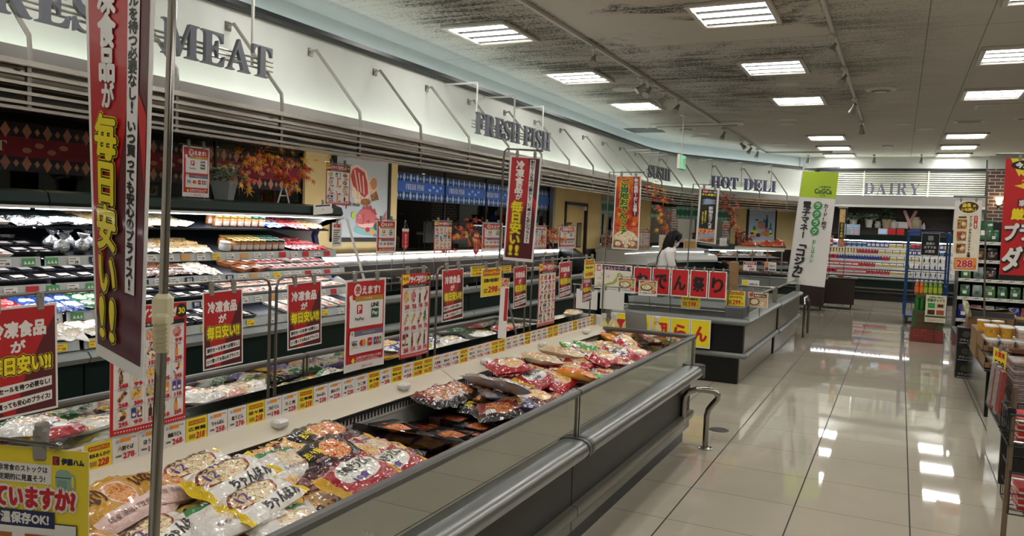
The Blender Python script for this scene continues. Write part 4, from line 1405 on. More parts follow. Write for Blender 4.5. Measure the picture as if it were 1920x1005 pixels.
def d_flyer(seed, grid=(4, 5), tall=False):
 def draw(c):
  """270 x 380 red-bordered offers"""
  rnd = random.Random(seed)
  W, Hh = c.W, c.H
  c.rect(0, 0, W, Hh, RED)
  c.rect(10, 62, W - 10, Hh - 18, PAPER)
  c.text('プライス', W * .36, 26, W * .36, 26, PAPER, 2.4, -.08, .25); c.text('ダウン!', W * .68, 28, W * .30, 34, PAPER, 2.6, -.05, .25)
  c.ell(W * .92, 26, 22, 22, BLK); c.text('30', W * .92, 26, 26, 18, YEL, 1.2)
  c.poly([(4, 4), (60, 4), (50, 40), (4, 52)], YEL); c.text('今月', 28, 24, 40, 20, RED, 1.0)
  c.rect(10, 52, W - 10, 66, BLK); c.text('厳選商品が驚きのお値段です!', W * .5, 59, W * .6, 8, PAPER)
  nx, ny = grid
  cw, ch_ = (W - 24) / nx, (Hh - 92) / ny
  for j in range(ny):
   for i in range(nx):
    x0, y0 = 12 + i * cw, 70 + j * ch_
    c.z = 0.0016
    kind = rnd.randrange(5)
    m = rnd.choice((F_RED, F_MEAT, F_GOLD, F_GRN, F_DARK, F_BOX, F_MIX))
    if kind == 0:
     c.rrect(x0 + cw * .3, y0 + ch_ * .25, x0 + cw * .55, y0 + ch_ * .72, 4, rnd.choice((BRN, F_DARK, ORG))); c.rect(x0 + cw * .37, y0 + ch_ * .08, x0 + cw * .48, y0 + ch_ * .27, rnd.choice((RED, BRN, YEL)))
    elif kind == 1:
     c.ell(x0 + cw * .45, y0 + ch_ * .38, cw * .34, ch_ * .28, m)
    elif kind == 2:
     for q in range(2):
      c.rect(x0 + cw * (.1 + .4 * q), y0 + ch_ * .1, x0 + cw * (.42 + .4 * q), y0 + ch_ * .62, rnd.choice((BLU, DGRN, ORG, F_BOX, PURP))); c.ell(x0 + cw * (.26 + .4 * q), y0 + ch_ * .45, cw * .12, ch_ * .1, PAPER, 10)
    elif kind == 3:
     c.poly([(x0 + cw * .15, y0 + ch_ * .55), (x0 + cw * .65, y0 + ch_ * .1), (x0 + cw * .85, y0 + ch_ * .25), (x0 + cw * .35, y0 + ch_ * .7)], m)
    else:
     c.rrect(x0 + cw * .12, y0 + ch_ * .12, x0 + cw * .78, y0 + ch_ * .62, 5, m)
    c.z = 0.0022
    c.text('お買得品', x0 + cw * .5, y0 + ch_ * .06, cw * .6, 5, INK)
    c.text(rnd.choice(('78', '118', '158', '198', '295', '95', '268', '99', '300')), x0 + cw * .56, y0 + ch_ * .84, cw * .56, ch_ * .2, PRED, 1.2, -.05)
    c.text('円', x0 + cw * .92, y0 + ch_ * .9, cw * .09, ch_ * .09, PRED)
    c.rect(x0, y0 + ch_ - 1, x0 + cw, y0 + ch_ - .2, GREY); c.rect(x0 + cw - .8, y0, x0 + cw, y0 + ch_, GREY)
  c.z = 0.002
  for k in range(int(W / 9) - 2):
   c.poly([(12 + 9 * k, Hh - 12), (18 + 9 * k, Hh - 12), (15 + 9 * k, Hh - 6)], PAPER)
 return draw

def d_price(word, price, sub='スペシャルプライス'):
 def draw(c):
  """150 x 200 yellow price sheet"""
  c.rect(3, 3, 147, 197, PYEL)
  c.rect(14, 12, 138, 56, mat('price_band_orange', '#b8521a', .5)); c.text(sub, 76, 34, 114, 22, YEL, 1.0)
  c.text(word, 76, 88, 112, 26, BLK, 1.2)
  c.text('本体価格', 34, 150, 30, 10, INK, .4); c.text('税込', 34, 166, 24, 12, BRN, .6)
  c.text(price, 88, 152, 68, 40, PRED, 2.4, 0, .1); c.text('円', 133, 162, 12, 14, PRED, .6)
 return draw

def d_card(word, price, yellow):
 def draw(c):
  """88 x 84 shelf card"""
  if yellow:
   c.rect(0, 0, 88, 84, PYEL)
   c.rect(10, 9, 80, 24, mat('price_band_orange', '#b8521a', .5)); c.text('スペシャルプライス', 45, 16.5, 62, 9, YEL, .3)
   c.text(word, 45, 38, 72, 12, BLK, .7); c.rect(12, 55, 38, 70, mat('card_ochre', '#a8842a', .5)); c.text(price, 60, 62, 34, 20, PRED, 1.4, 0, .1)
  else:
   c.rect(0, 0, 88, 84, PAPER)
   c.rect(10, 10, 22, 20, LBLU); c.rect(24, 8, 62, 20, ORG); c.rect(64, 9, 80, 13, GREY)
   c.text(word, 45, 38, 54, 14, INK, .7); c.text('本体価格', 20, 60, 20, 7, INK, .2); c.text('円', 78, 66, 6, 8, PRED); c.text(price, 55, 62, 38, 17, PRED, 1.2)
 return draw

def d_char(ch_, bg, ink):
 def draw(c):
  """210 x 297 one brushed character"""
  c.rect(12, 12, 198, 285, bg)
  c.text(ch_, 105, 152, 128, 150, ink, 7.5)
 return draw

# ------------------------------------------------------------------ hanging sheets
m_clip = mat('clip_grey_plastic', '#8b8780', 0.3)
ck = MB(); ck.box((-.010, -.004, -.022), (.010, .008, .022), m_clip, .003); ck.box((-.006, -.006, .01), (.006, .014, .03), m_clip, .003)
ckm = ck.mesh('clip', 35)

def poster(name, label, cat, TL, TR, hh, W, Hh, draw, group=None, back=None, lean=(0, 0, 0), clips=2, nx=1, ny=1, curl=0.0, BL=None, BR=None, step=1.2e-4, cs=1.0):
 TL = np.array(TL, float); TR = np.array(TR, float)
 dn = np.array([0, 0, -hh]) + np.array(lean)
 BL = TL + dn if BL is None else np.array(BL, float); BR = TR + dn if BR is None else np.array(BR, float)
 b, P, N = sheet(TL, TR, BL, BR, W, Hh, draw, back or PAPER, nx=nx, ny=ny, curl=curl, step=step)
 org = (TL + TR) / 2
 b.v = [(v[0] - org[0], v[1] - org[1], v[2] - org[2]) for v in b.v]
 o = obj(name, b, label, cat, group, smooth=None, loc=tuple(org))
 U = TR - TL; rz = atan2(U[1], U[0])
 for k in range(clips):
  f = (.22, .78)[k] if clips == 2 else .5
  p = TL + U * f - org
  obj('clip', ckm, parent=o, loc=(p[0], p[1], p[2] + .006), rot=(0, 0, rz)).scale = (cs,) * 3
 return o

def hang_x(name, label, cat, X, y0, y1, zt, hh, W, Hh, draw, **k):
 return poster(name, label, cat, (X, y0, zt), (X, y1, zt + k.pop('rise', 0)), hh, W, Hh, draw, **k)

def hang_y(name, label, cat, Y, x0, x1, zt, hh, W, Hh, draw, **k):
 return poster(name, label, cat, (x0, Y, zt), (x1, Y, zt), hh, W, Hh, draw, **k)

def at_d(px, py, d):
 return np.array([0, 0, H]) + _ray(px, py) * d

def wire_stand(label, pts, posts, group, r=.005, m=None):
 t = thing('sign_stand', label, 'sign stand', tuple(posts[0][0]), group=group)
 o0 = np.array(posts[0][0], float)
 for a, c in posts:
  obj('post', MB().tube([np.array(a) - o0, np.array(c) - o0], r, m or DSTEEL, 8), parent=t)
 obj('crossbar', MB().tube([np.array(p) - o0 for p in pts], r * .9, m or DSTEEL, 8), parent=t)
 return t

XS = -2.125
G1 = 'wire sign frames on the freezer spine'
for k, (ya, yb) in enumerate(((.62, 2.27), (2.305, 3.40), (3.47, 4.55), (4.64, 5.74))):
 wire_stand('wire sign frame standing on the freezer spine, %s from the entrance end' % nth(k), [(XS, ya, 1.30), (XS, ya + .01, 1.325), (XS, ya + .035, 1.337), (XS, yb - .035, 1.337), (XS, yb - .01, 1.325), (XS, yb, 1.30)],
               [((XS, ya, .81), (XS, ya, 1.30)), ((XS, yb, .81), (XS, yb, 1.30))], G1, .0058)
XF = XS + .012
GD = 'small red everyday-price sheets on the spine'
for k, (ya, yb, zt, hh) in enumerate(((1.21, 1.42, 1.305, .297), (1.937, 2.118, 1.305, .27), (2.35, 2.55, 1.312, .26), (3.50, 3.72, 1.322, .272), (4.345, 4.53, 1.31, .26), (5.06, 5.29, 1.315, .255), (5.50, 5.70, 1.20, .20))):
 hang_x('price_poster', 'small red and maroon frozen-food sheet hanging on the freezer spine, %s from the entrance end' % nth(k), 'poster', XF + (.0 if k != 6 else .006), ya, yb, zt, hh, 210, 297, d_daily, group=GD, rise=.004, lean=(.008, 0, 0))
hang_x('offer_flyer', 'red-bordered offer flyer with photo grid hanging behind the big banner pole', 'flyer', XF + .045, 1.555, 1.83, 1.285, .385, 270, 380, d_flyer(3, (5, 5)), curl=.008, nx=6, step=3e-4)
hang_x('payment_poster', 'red and white payment-methods poster hanging on the spine beside the red sheets', 'poster', XF + .02, 2.685, 2.975, 1.31, .40, 280, 400, d_pay, curl=-.008, nx=6, step=3e-4)
hang_x('offer_flyer', 'red-bordered offer flyer with yellow corner beside the payment poster on the spine', 'flyer', XF + .02, 3.10, 3.35, 1.318, .405, 250, 400, d_flyer(8, (4, 3)), curl=.008, nx=6, step=3e-4)
hang_x('offer_flyer', 'narrow red-bordered offer flyer hanging near the far end of the freezer spine', 'flyer', XF + .012, 4.70, 4.985, 1.32, .42, 270, 400, d_flyer(5, (4, 5)), nx=2)
hang_x('price_sheet', 'yellow price sheet reading 298 hanging on the spine behind the second tall banner', 'price sheet', XF + .004, 3.92, 4.17, 1.315, .165, 150, 200, d_price('若鶏の竜田揚げ', '298'), group='yellow price sheets on the spine')
hang_x('price_sheet', 'yellow price sheet reading 268 hanging at the oden end of the spine', 'price sheet', XF + .02, 5.50, 5.72, 1.325, .145, 150, 200, d_price('手包み餃子', '268'), group='yellow price sheets on the spine')
b, P, N = sheet((XF + .01, 4.16, 1.25), (XF + .05, 4.19, 1.25), (XF + .03, 4.1, .90), (XF + .07, 4.13, .90), 40, 350, lambda c: (c.rect(22, 60, 38, 250, DRED), c.rect(2, 2, 38, 50, F_RED)), PAPER, nx=2, ny=2)
obj('hanging_leaflet', b, 'narrow red and white leaflet hanging edge-on from the yellow 298 sheet', 'leaflet', smooth=None)

# price cards in the holder along the spine
GC = 'price cards along the freezer spine'
W_ = ('横浜あんかけ', '八割そば', 'ほうとう', '鍋焼うどん', '広東麺', 'ちゃんぽん', '皿うどん', '担々麺', 'さぬきうどん', 'たこ焼', '焼おにぎり')
cards = {}

def card(word, price, yel):
 k = (word, price, yel)
 if k not in cards:
  b, P, N = sheet((0, -.044, .042), (0, .044, .042), (0, -.044, -.042), (0, .044, -.042), 88, 84, d_card(word, price, yel), PAPER, .0008)
  cards[k] = b.mesh('price_card')
 return cards[k]

seq = [(0, '228', 1), (1, '278', 0), (2, '198', 0), (3, '268', 0), (4, '218', 1), (5, '258', 0), (6, '278', 0), (7, '218', 1), (8, '198', 0), (9, '228', 0), (4, '218', 1), (5, '228', 0), (10, '228', 0), (6, '228', 0), (9, '228', 0), (7, '218', 1), (8, '208', 0), (0, '198', 1), (2, '208', 0), (4, '198', 1)]
y = 1.53; k = 0
nW = nY = 0
GP = {0: 'white', 1: 'yellow'}
while y < 5.76:
 if y < .9:
  i, pr, ye = 0, '228', 0
 elif k < len(seq):
  i, pr, ye = seq[k]
 else:
  i = (k * 7) % len(W_); pr = ('175', '178', '198', '228', '138')[k % 5]; ye = 1 if k % 9 in (1, 2, 6) else 0
 if ye: nY += 1; n_ = nY
 else: nW += 1; n_ = nW
 o = obj('price_card', card(W_[i], pr, ye), '%s price card reading %s in the spine holder, %s %s card from the entrance end' % (GP[ye], pr, nth(n_ - 1), GP[ye]), 'price card', GC, loc=(XC + .0575, y, .848))
 y += .0905; k += 1
for kk, yy in enumerate((1.4395, 1.349)):
 obj('price_card', card(W_[8 + kk], '198', 0), 'white price card reading 198 behind the yellow corner poster, %s from the first yellow card' % nth(kk), 'price card', GC, loc=(XC + .0575, yy, .848))

# ------------------------------------------------------------------ the tall banners
t = thing('banner_stand', 'tall chrome banner pole with cream clamp fixed to the freezer rail', 'banner stand', tuple(at_d(296, 805, 1.49)))
o0 = np.array(t.location)
p0, p1, p2 = at_d(287, 1040, 1.47), at_d(305, 590, 1.5), at_d(326, -80, 1.53)
foot = p0.copy(); foot[2] = .80
obj('pole', MB().tube([np.array([p0[0], p0[1], .80]) - o0, p0 - o0, p1 - o0], .0105, CHROME, 14), parent=t, smooth=50)
obj('pole', MB().tube([p1 - o0, p2 - o0 + (p2 - p1) * .5], .0085, CHROME, 14), parent=t, smooth=50)
Mx = Matrix.Translation(tuple(at_d(305, 605, 1.5) - o0)) @ Matrix.Rotation(.75, 4, 'Z')
b = MB(); b.box((-.018, -.018, -.008), (.018, .018, .055), CREAM, .008, Mx); b.box((-.014, -.026, -.055), (.014, .014, .02), CREAM, .006, Mx)
for k in range(7):
 b.box((-.011, -.0285, -.05 + .008 * k), (.011, -.025, -.046 + .008 * k), mat('clamp_rib', '#b3aa88', .5), 0, Mx)
obj('clamp', b, parent=t)
TLb, TRb = at_d(156, -140, 1.60), at_d(294, -140, 1.45)
arm = p2 + (p2 - p1) * .5
obj('top_arm', MB().tube([arm - o0, TRb + (0, 0, .02) - o0, TLb + (0, 0, .02) - o0], .006, CHROME, 8), parent=t)
obj('rail_clamp', MB().box((-.03, -.03, -.03), (.03, .03, .06), DSTEEL, .006, Matrix.Translation((p0[0] - o0[0], p0[1] - o0[1], .80 - o0[2]))), parent=t)
poster('tall_banner', 'very large red banner with yellow words on the chrome pole close to the camera', 'banner', TLb, TRb, .9, 260, 850, d_dailytall, BL=at_d(180, 664, 1.62), BR=at_d(268, 716, 1.42), nx=8, ny=10, step=6e-4, clips=2, group='tall red everyday-price banners')

TL2, TR2 = at_y(957, 291, 4.42), at_y(1016, 295, 4.42)
BL2, BR2 = at_y(943, 487, 4.38), at_y(999, 492, 4.38)
wire_stand('bent steel banner frame on the spine holding the second tall red banner', [at_y(936, 490, 4.44), at_y(944, 300, 4.44), at_y(946, 284, 4.44), at_y(951, 279, 4.44), at_y(1018, 283, 4.44)], [((XS + .02, 4.44, .81), tuple(at_y(936, 490, 4.44)))], 'bent banner frames', .007)
poster('tall_banner', 'tall red banner with yellow words on a bent frame above the spine middle', 'banner', TL2, TR2, .8, 260, 850, d_dailytall, BL=BL2, BR=BR2, group='tall red everyday-price banners', step=3e-4)

def d_oden(c):
 """300 x 800"""
 bg = food('banner_autumn', ['#9c2412', '#b8341a', '#d06a20', '#c24a1c'], 6)
 c.rect(12, 12, 288, 788, bg)
 c.rect(212, 20, 272, 440, MAROON)
 c.vtext('秋の恒例!だし自慢!', 242, 30, 44, 400, PAPER, 1.5)
 c.ell(150, 690, 138, 96, F_PALE, 28)
 c.rect(12, 700, 288, 788, F_DARK)
 for x, y, r in ((110, 680, 44), (190, 670, 46), (150, 720, 40), (70, 740, 34), (225, 735, 38), (160, 765, 26)):
  c.ell(x, y, r, r * .7, F_PALE)
 for x, y in ((70, 90), (240, 520), (60, 420)):
  c.poly([(x + 34 * cos(a * pi / 5) * (1 if a % 2 else .4), y + 34 * sin(a * pi / 5) * (1 if a % 2 else .4)) for a in range(10)], ORG)
 c.vtext('ご当地おでん', 112, 40, 110, 430, YEL, 9); c.vtext('ご当地おでん', 112, 40, 106, 430, DGRN, 5)
 c.vtext('フェア', 120, 475, 80, 165, YEL, 8); c.vtext('フェア', 120, 475, 76, 165, DGRN, 4)

def d_sanma(c):
 """300 x 820"""
 c.rect(0, 0, 300, 820, WHITE); c.rect(30, 26, 270, 800, BLK)
 c.rect(50, 36, 140, 76, PRED); c.text('今日の', 95, 56, 80, 26, PAPER, 1); c.text('の一品', 205, 56, 110, 30, PAPER, 1); c.text('さんま祭り', 150, 100, 210, 30, PYEL, 2)
 for k in range(3):
  c.poly([(50, 190 + 30 * k), (120, 160 + 26 * k), (250, 170 + 24 * k), (262, 180 + 24 * k), (120, 196 + 26 * k)], mat('fish_silver', '#93a4bd', .3))
 c.vtext('新物生さんま', 195, 270, 62, 330, PAPER, 2); c.vtext('塩焼きが旨い', 120, 340, 26, 180, PYEL, 1); c.vtext('秋の味覚です', 80, 360, 26, 190, PYEL, 1)
 c.rect(30, 610, 270, 800, F_RED); c.poly([(30, 720), (270, 660), (270, 720), (30, 770)], mat('fish_silver', '#93a4bd', .3)); c.poly([(30, 790), (270, 740), (270, 800), (30, 800)], F_DARK)

def stand_banner(label, banner_label, TLp, TRp, BLp, BRp, Y, foot_z, draw, W, Hh, side=-12):
 TL, TR, BL, BR = (at_y(*p, Y) for p in (TLp, TRp, BLp, BRp))
 a = at_y(BLp[0] + side, BLp[1], Y + .02); c = at_y(TLp[0] + side, TLp[1] - 6, Y + .02); e = at_y(TRp[0] + 6, TRp[1] - 6, Y + .02)
 wire_stand(label, [a, c, e], [((a[0] - .01, Y + .02, foot_z), tuple(a))], 'bent banner frames', .009)
 poster('tall_banner', banner_label, 'banner', TL, TR, .8, W, Hh, draw, BL=BL, BR=BR, step=3e-4, cs=1.5)

stand_banner('bent steel banner frame at the oden island holding the autumn banner', 'orange autumn banner with green characters and a bowl of stew at the oden island', (1155, 329), (1203, 329), (1147, 466), (1197, 469), 8.72, .675, d_oden, 300, 800)
stand_banner('thin bent banner frame behind the woman holding the black banner', 'black banner with silver fish and grilled fish photo in a white frame', (1312, 351), (1349, 354), (1304, 453), (1342, 458), 10.66, .60, d_sanma, 300, 820)

def d_cog(c):
 """450 x 1450; the green head panel keeps its words, the animal is left out"""
 c.rect(0, 0, 450, 1450, PAPER)
 c.rect(0, 0, 450, 330, LGRN)
 c.text('入会受付中', 300, 190, 150, 28, DGRN, 1); c.text('CoGCa', 290, 245, 210, 60, DGRN, 3); c.text('コジカ', 290, 300, 70, 20, DGRN, 1)
 c.vtext('カード1枚で', 350, 400, 56, 330, BLK, 2)
 for k, ch_ in enumerate('ラクラク'):
  c.ell(250, 430 + 108 * k, 54, 54, GRN); c.text(ch_, 250, 430 + 108 * k, 56, 60, PAPER, 2)
 c.vtext('おしはらい', 262, 860, 44, 300, GRN, 1.4)
 c.vtext('電子マネー', 115, 380, 100, 480, BLK, 4)
 c.vtext('「コジカ」', 112, 870, 130, 560, BLK, 7)

TLc, TRc, BLc, BRc = at_y(1506, 321, 12.9), at_y(1573, 324, 12.85), at_y(1477, 530, 12.9), at_y(1546, 539, 12.75)
t = thing('banner_stand', 'leaning white banner pole at the far corner of the island freezers', 'banner stand', (TLc[0], 12.93, .6))
a, c_, e = at_y(1474, 548, 12.93), at_y(1508, 308, 12.93), at_y(1576, 314, 12.93)
o0 = np.array((TLc[0], 12.93, .6))
obj('pole', MB().tube([np.array([a[0] - .02, 12.93, .3]) - o0, a - o0, c_ - o0], .013, WPL, 10), parent=t)
obj('top_arm', MB().tube([at_y(1506, 315, 12.93) - o0, e - o0], .009, WPL, 8), parent=t)
poster('tall_banner', 'tall white cloth banner with lime green top leaning at the island freezers', 'banner', TLc, TRc, 1.4, 450, 1450, d_cog, BL=BLc, BR=BRc, nx=8, ny=8, curl=.03, step=1.5e-3, clips=0)

def d_tencho(c):
 """270 x 750"""
 c.rect(10, 140, 258, 738, food('banner_cream', ['#e9dfc4', '#efe7d2', '#e3cf9c'], 3))
 c.ell(140, 72, 98, 60, BRN); c.text('店長', 118, 50, 84, 40, YEL, 2.6); c.text('の', 196, 58, 26, 24, YEL, 1.6); c.text('いち押し!', 140, 96, 140, 34, YEL, 2.2)
 c.rrect(200, 160, 236, 300, 14, RED); c.vtext('ギター薫る', 218, 168, 22, 124, PAPER, .8)
 c.vtext('ドリップ', 168, 160, 30, 124, BLK, 1.4); c.vtext('グランドテイスト', 166, 300, 30, 240, BLK, 1.4); c.vtext('各種', 166, 548, 30, 56, BLK, 1.4)
 c.rect(44, 170, 124, 186, BLK)
 for k in range(3):
  c.rect(36, 200 + 130 * k, 130, 300 + 130 * k, F_DARK); c.ell(98, 250 + 130 * k, 24, 24, F_PALE, 12); c.rect(40, 212 + 130 * k, 84, 240 + 130 * k, (GOLD, DRED, BRN)[k])
 c.rect(20, 610, 250, 732, ORG)
 c.text('288', 130, 672, 160, 74, PAPER, 9); c.text('288', 130, 672, 160, 74, PRED, 4); c.text('円', 234, 700, 22, 26, PRED, 1)

YT = 9.6
TLt, TRt, BLt, BRt = at_y(1791, 376, YT), at_y(1842, 376, YT), at_y(1784, 507, YT), at_y(1833, 509, YT)
px = at_y(1846, 620, YT + .03)
wire_stand('white-armed steel pole at the coffee display holding the 288 banner', [at_y(1788, 368, YT + .03), at_y(1850, 369, YT + .03), at_y(1848, 400, YT + .03)], [((px[0], YT + .03, .45), tuple(at_y(1851, 300, YT + .03)))], 'banner poles', .009)
poster('tall_banner', 'cream coffee banner reading 288 with three dark coffee packs', 'banner', TLt, TRt, .8, 270, 750, d_tencho, BL=BLt, BR=BRt, step=3e-4)

def d_down(c):
 """400 x 900"""
 c.rect(0, 0, 400, 880, RED); c.rect(0, 862, 400, 900, BLK)
 c.poly([(30, 0), (400, 0), (400, 230), (300, 290), (60, 200), (110, 190)], PYEL)
 c.ell(130, 50, 96, 36, BLK); c.text('今月の', 130, 50, 130, 40, PAPER, 3)
 c.text('お', 110, 150, 56, 56, RED, 5); c.text('得', 210, 130, 110, 120, RED, 7); c.text('いい買物', 210, 222, 160, 34, BRN, 2)
 c.rect(88, 300, 150, 356, MAROON); c.text('家', 119, 328, 44, 44, PAPER, 2); c.rect(156, 300, 218, 356, MAROON); c.text('計', 187, 328, 44, 44, PAPER, 2); c.text('応援', 290, 328, 100, 44, PAPER, 2)
 c.text('厳選', 130, 410, 150, 78, YEL, 5); c.text('価格', 300, 410, 150, 78, YEL, 5)
 c.text('プライス', 200, 540, 350, 120, BLK, 13, -.06, .1); c.text('プライス', 195, 535, 350, 120, PAPER, 6, -.06, .1)
 c.text('ダウン', 200, 740, 360, 170, BLK, 15, -.06, .1); c.text('ダウン', 194, 733, 360, 170, PAPER, 7, -.06, .1)

YB = 6.7
TLd = at_y(1886, 297, YB); BLd = at_y(1873, 524, YB)
TRd = TLd + np.array([.40, .0, .0]); BRd = BLd + np.array([.40, 0, 0])
px = at_y(1884, 470, YB + .05)
wire_stand('white banner arm on a pole among the coffee displays holding the red price-down banner', [TLd + (-.06, .04, .035), TRd + (.06, .04, .035)], [((TRd[0] + .05, YB + .04, .36), (TRd[0] + .05, YB + .04, TLd[2] + .035))], 'banner poles', .009)
poster('tall_banner', 'wide red banner with yellow arrow and big white katakana above the coffee displays', 'banner', TLd, TRd, .9, 400, 900, d_down, BL=BLd, BR=BRd, step=4e-4)

# yellow poster close to the camera

def d_stock(c):
 """420 x 297"""
 c.rect(0, 0, 420, 297, PYEL)
 c.rrect(352, 12, 365, 27, 1, NAVY); c.poly([(354, 14), (363, 14), (358, 20), (363, 26), (354, 26)], RED); c.text('伊藤ハム', 390, 20, 42, 11, NAVY, .8)
 c.text('いざというときの', 172, 52, 118, 15, BLK, .5)
 c.rect(242, 28, 350, 62, PAPER); c.text('非常食のストックは', 296, 37, 94, 11, INK, .35); c.text('定期的に見直そう!', 294, 53, 88, 11, INK, .35)
 m_bp = mat('drawn_backpack', '#8fae9d', .5)
 c.rrect(358, 34, 388, 70, 10, m_bp); c.rrect(362, 52, 380, 66, 2, mat('drawn_backpack_pocket', '#7c9a8a', .5)); c.rect(358, 47, 388, 48.4, INK); c.ell(391, 54, 5, 14, m_bp); c.ell(391, 54, 2.5, 10, PYEL)
 c.text('備えは出来ていますか?', 244, 86, 302, 38, PAPER, 6.5); c.text('備えは出来ていますか?', 244, 86, 302, 37, PRED, 2.2)
 c.poly([(20, 128), (356, 128), (400, 128), (400, 290), (20, 290)], BLK); c.rect(22, 130, 398, 290, PAPER)
 c.rect(60, 109, 358, 138, NAVY); c.text('もしものときにも! 常温保存OK!', 208, 123, 276, 19, PAPER, 1)
 for x0, m, w in ((192, mat('pouch_tan', '#a8672c', .4), 'ビーフシチュー'), (302, mat('pouch_orange', '#b14a1c', .4), '牛すじ煮込み')):
  c.poly([(x0, 150), (x0 + 84, 150), (x0 + 82, 290), (x0 + 2, 290)], m)
  c.ell(x0 + 42, 172, 10, 5, BLK); c.rect(x0 + 32, 166, x0 + 52, 170, m); c.text(w, x0 + 40, 196, 62, 11, BLK, .6); c.ell(x0 + 40, 236, 36, 24, PAPER); c.ell(x0 + 40, 236, 28, 17, F_DARK); c.ell(x0 + 74, 212, 7, 7, BLK, 12); c.text('旨', x0 + 74, 212, 7, 7, PAPER)
  c.rect(x0 + 60, 158, x0 + 76, 163, PAPER)

TRy = at_d(167, 848, 1.28)
dirn = at_d(0, 833, 1.302) - TRy; dirn[2] = 0; dirn /= np.linalg.norm(dirn)
TLy = TRy + dirn * .40
poster('stock_poster', 'yellow emergency-food poster with a navy band, hanging close to the camera', 'poster', TLy, TRy, .285, 420, 297, d_stock, clips=2, cs=1.2, lean=(0.0, .0, 0))
endp = at_d(110, 836, 1.283)
lft = TLy + dirn * .06 + np.array([0, 0, .022])
t = wire_stand('thin wire sign stand fixed to the freezer rail holding the yellow emergency poster', [endp, lft], [((lft[0], lft[1], .60), tuple(lft))], 'small wire stands', .004)
obj('end_ball', MB().lathe([(0, -.007), (.005, -.005), (.007, 0), (.005, .005), (0, .007)], tuple(endp - np.array(t.location)), CHROME, 12), parent=t, smooth=60)

# ------------------------------------------------------------------ sheets of the oden island
YO = 8.42
xs = [1188, 1223.5, 1259, 1294.5, 1330, 1366]
for k, ch_ in enumerate('おでん祭り'):
 a = at_y(xs[k] + 1, 488, YO); c_ = at_y(xs[k + 1] - 1, 488, YO)
 hang_y('character_sheet', 'red sheet with the brushed character %s hanging over the oden island' % ('o', 'de', 'n', 'of festival', 'ri')[k], 'sheet', YO, a[0], c_[0], 1.148, .297, 210, 297, d_char(ch_, RED, BLK), group='red character sheets', step=2e-4)
for k, ch_ in enumerate('一家団らん'):
 x0 = -2.755 + .212 * k
 hang_y('character_sheet', 'yellow sheet with red brushed character %s on the island end' % ('one', 'family', 'group', 'ra', 'n')[k], 'sheet', 8.19, x0, x0 + .208, .648, .297, 210, 297, d_char(ch_, YEL, PRED), group='yellow character sheets', clips=0, step=2e-4)
a, c_ = at_y(1110, 486, YO), at_y(1372, 484, YO)
wire_stand('long wire sign frame over the oden island holding the red character sheets', [(a[0], YO + .01, 1.165), (c_[0], YO + .01, 1.165)], [((-2.74, YO + .01, .675), (-2.74, YO + .01, 1.165)), ((-2.2, YO + .01, .62), (-2.2, YO + .01, 1.165)), ((c_[0] - .02, YO + .01, .62), (c_[0] - .02, YO + .01, 1.165))], 'oden island sign frames', .006)

def d_map(c):
 """300 x 200"""
 c.rect(0, 0, 300, 200, mat('map_cream', '#e4dccb', .5))
 c.poly([(60, 8), (290, 14), (280, 26), (292, 48), (60, 44)], NAVY); c.rrect(14, 8, 50, 58, 6, PRED); c.text('全国', 32, 33, 26, 34, PAPER, 1); c.text('おでんシリーズ', 165, 29, 190, 24, PINK, 1.4)
 m = mat('map_green', '#9fb04a', .5)
 c.poly([(70, 178), (62, 166), (90, 160), (120, 150), (150, 140), (165, 118), (180, 92), (178, 78), (196, 62), (214, 72), (200, 90), (196, 112), (182, 140), (160, 158), (120, 168), (92, 172), (86, 186)], m)
 for x, y in ((40, 110), (110, 90), (60, 84), (230, 110), (240, 150), (40, 160), (210, 172)):
  c.rrect(x - 16, y - 10, x + 18, y + 10, 3, F_PALE); c.rect(x - 18, y + 12, x + 16, y + 14, INK)

def d_item(c):
 """150 x 120"""
 c.rect(4, 4, 146, 116, PAPER); c.rect(8, 6, 142, 18, RED); c.text('ご当地おでん', 75, 12, 90, 8, YEL, .4); c.rect(8, 20, 142, 84, F_GRN); c.ell(64, 54, 48, 26, BLK); c.ell(64, 52, 40, 20, F_PALE)
 c.text('だしが自慢のおでん', 60, 98, 96, 10, INK, .5); c.text('328', 124, 88, 34, 22, PRED, 1.6)

a, c_ = at_y(1117, 485, YO - .02), at_y(1187, 488, YO - .02)
hang_y('map_sheet', 'cream oden map sheet with a green islands map beside the red character sheets', 'sheet', YO - .03, a[0], c_[0], 1.155, .275, 300, 200, d_map, group='oden sheets', step=2e-4)
for k, (x0, y0, x1) in enumerate(((1158, 520, 1192), (1198, 525, 1233))):
 a, c_ = at_y(x0, y0, 8.2), at_y(x1, y0, 8.2)
 hang_y('product_card', 'stew product card on a thin rod before the red sheets, %s from the map' % ('nearer', 'farther')[k], 'card', 8.2, a[0], c_[0], a[2], .165, 150, 120, d_item, group='oden product cards')
 xm = (a[0] + c_[0]) / 2
 wire_stand('thin card rod in the oden trough under the %s stew card' % ('first', 'second')[k], [(a[0], 8.215, a[2] + .01), (c_[0], 8.215, a[2] + .01)], [((xm, 8.215 + .15, .58), (xm, 8.215, a[2] + .01))], 'card rods', .004)
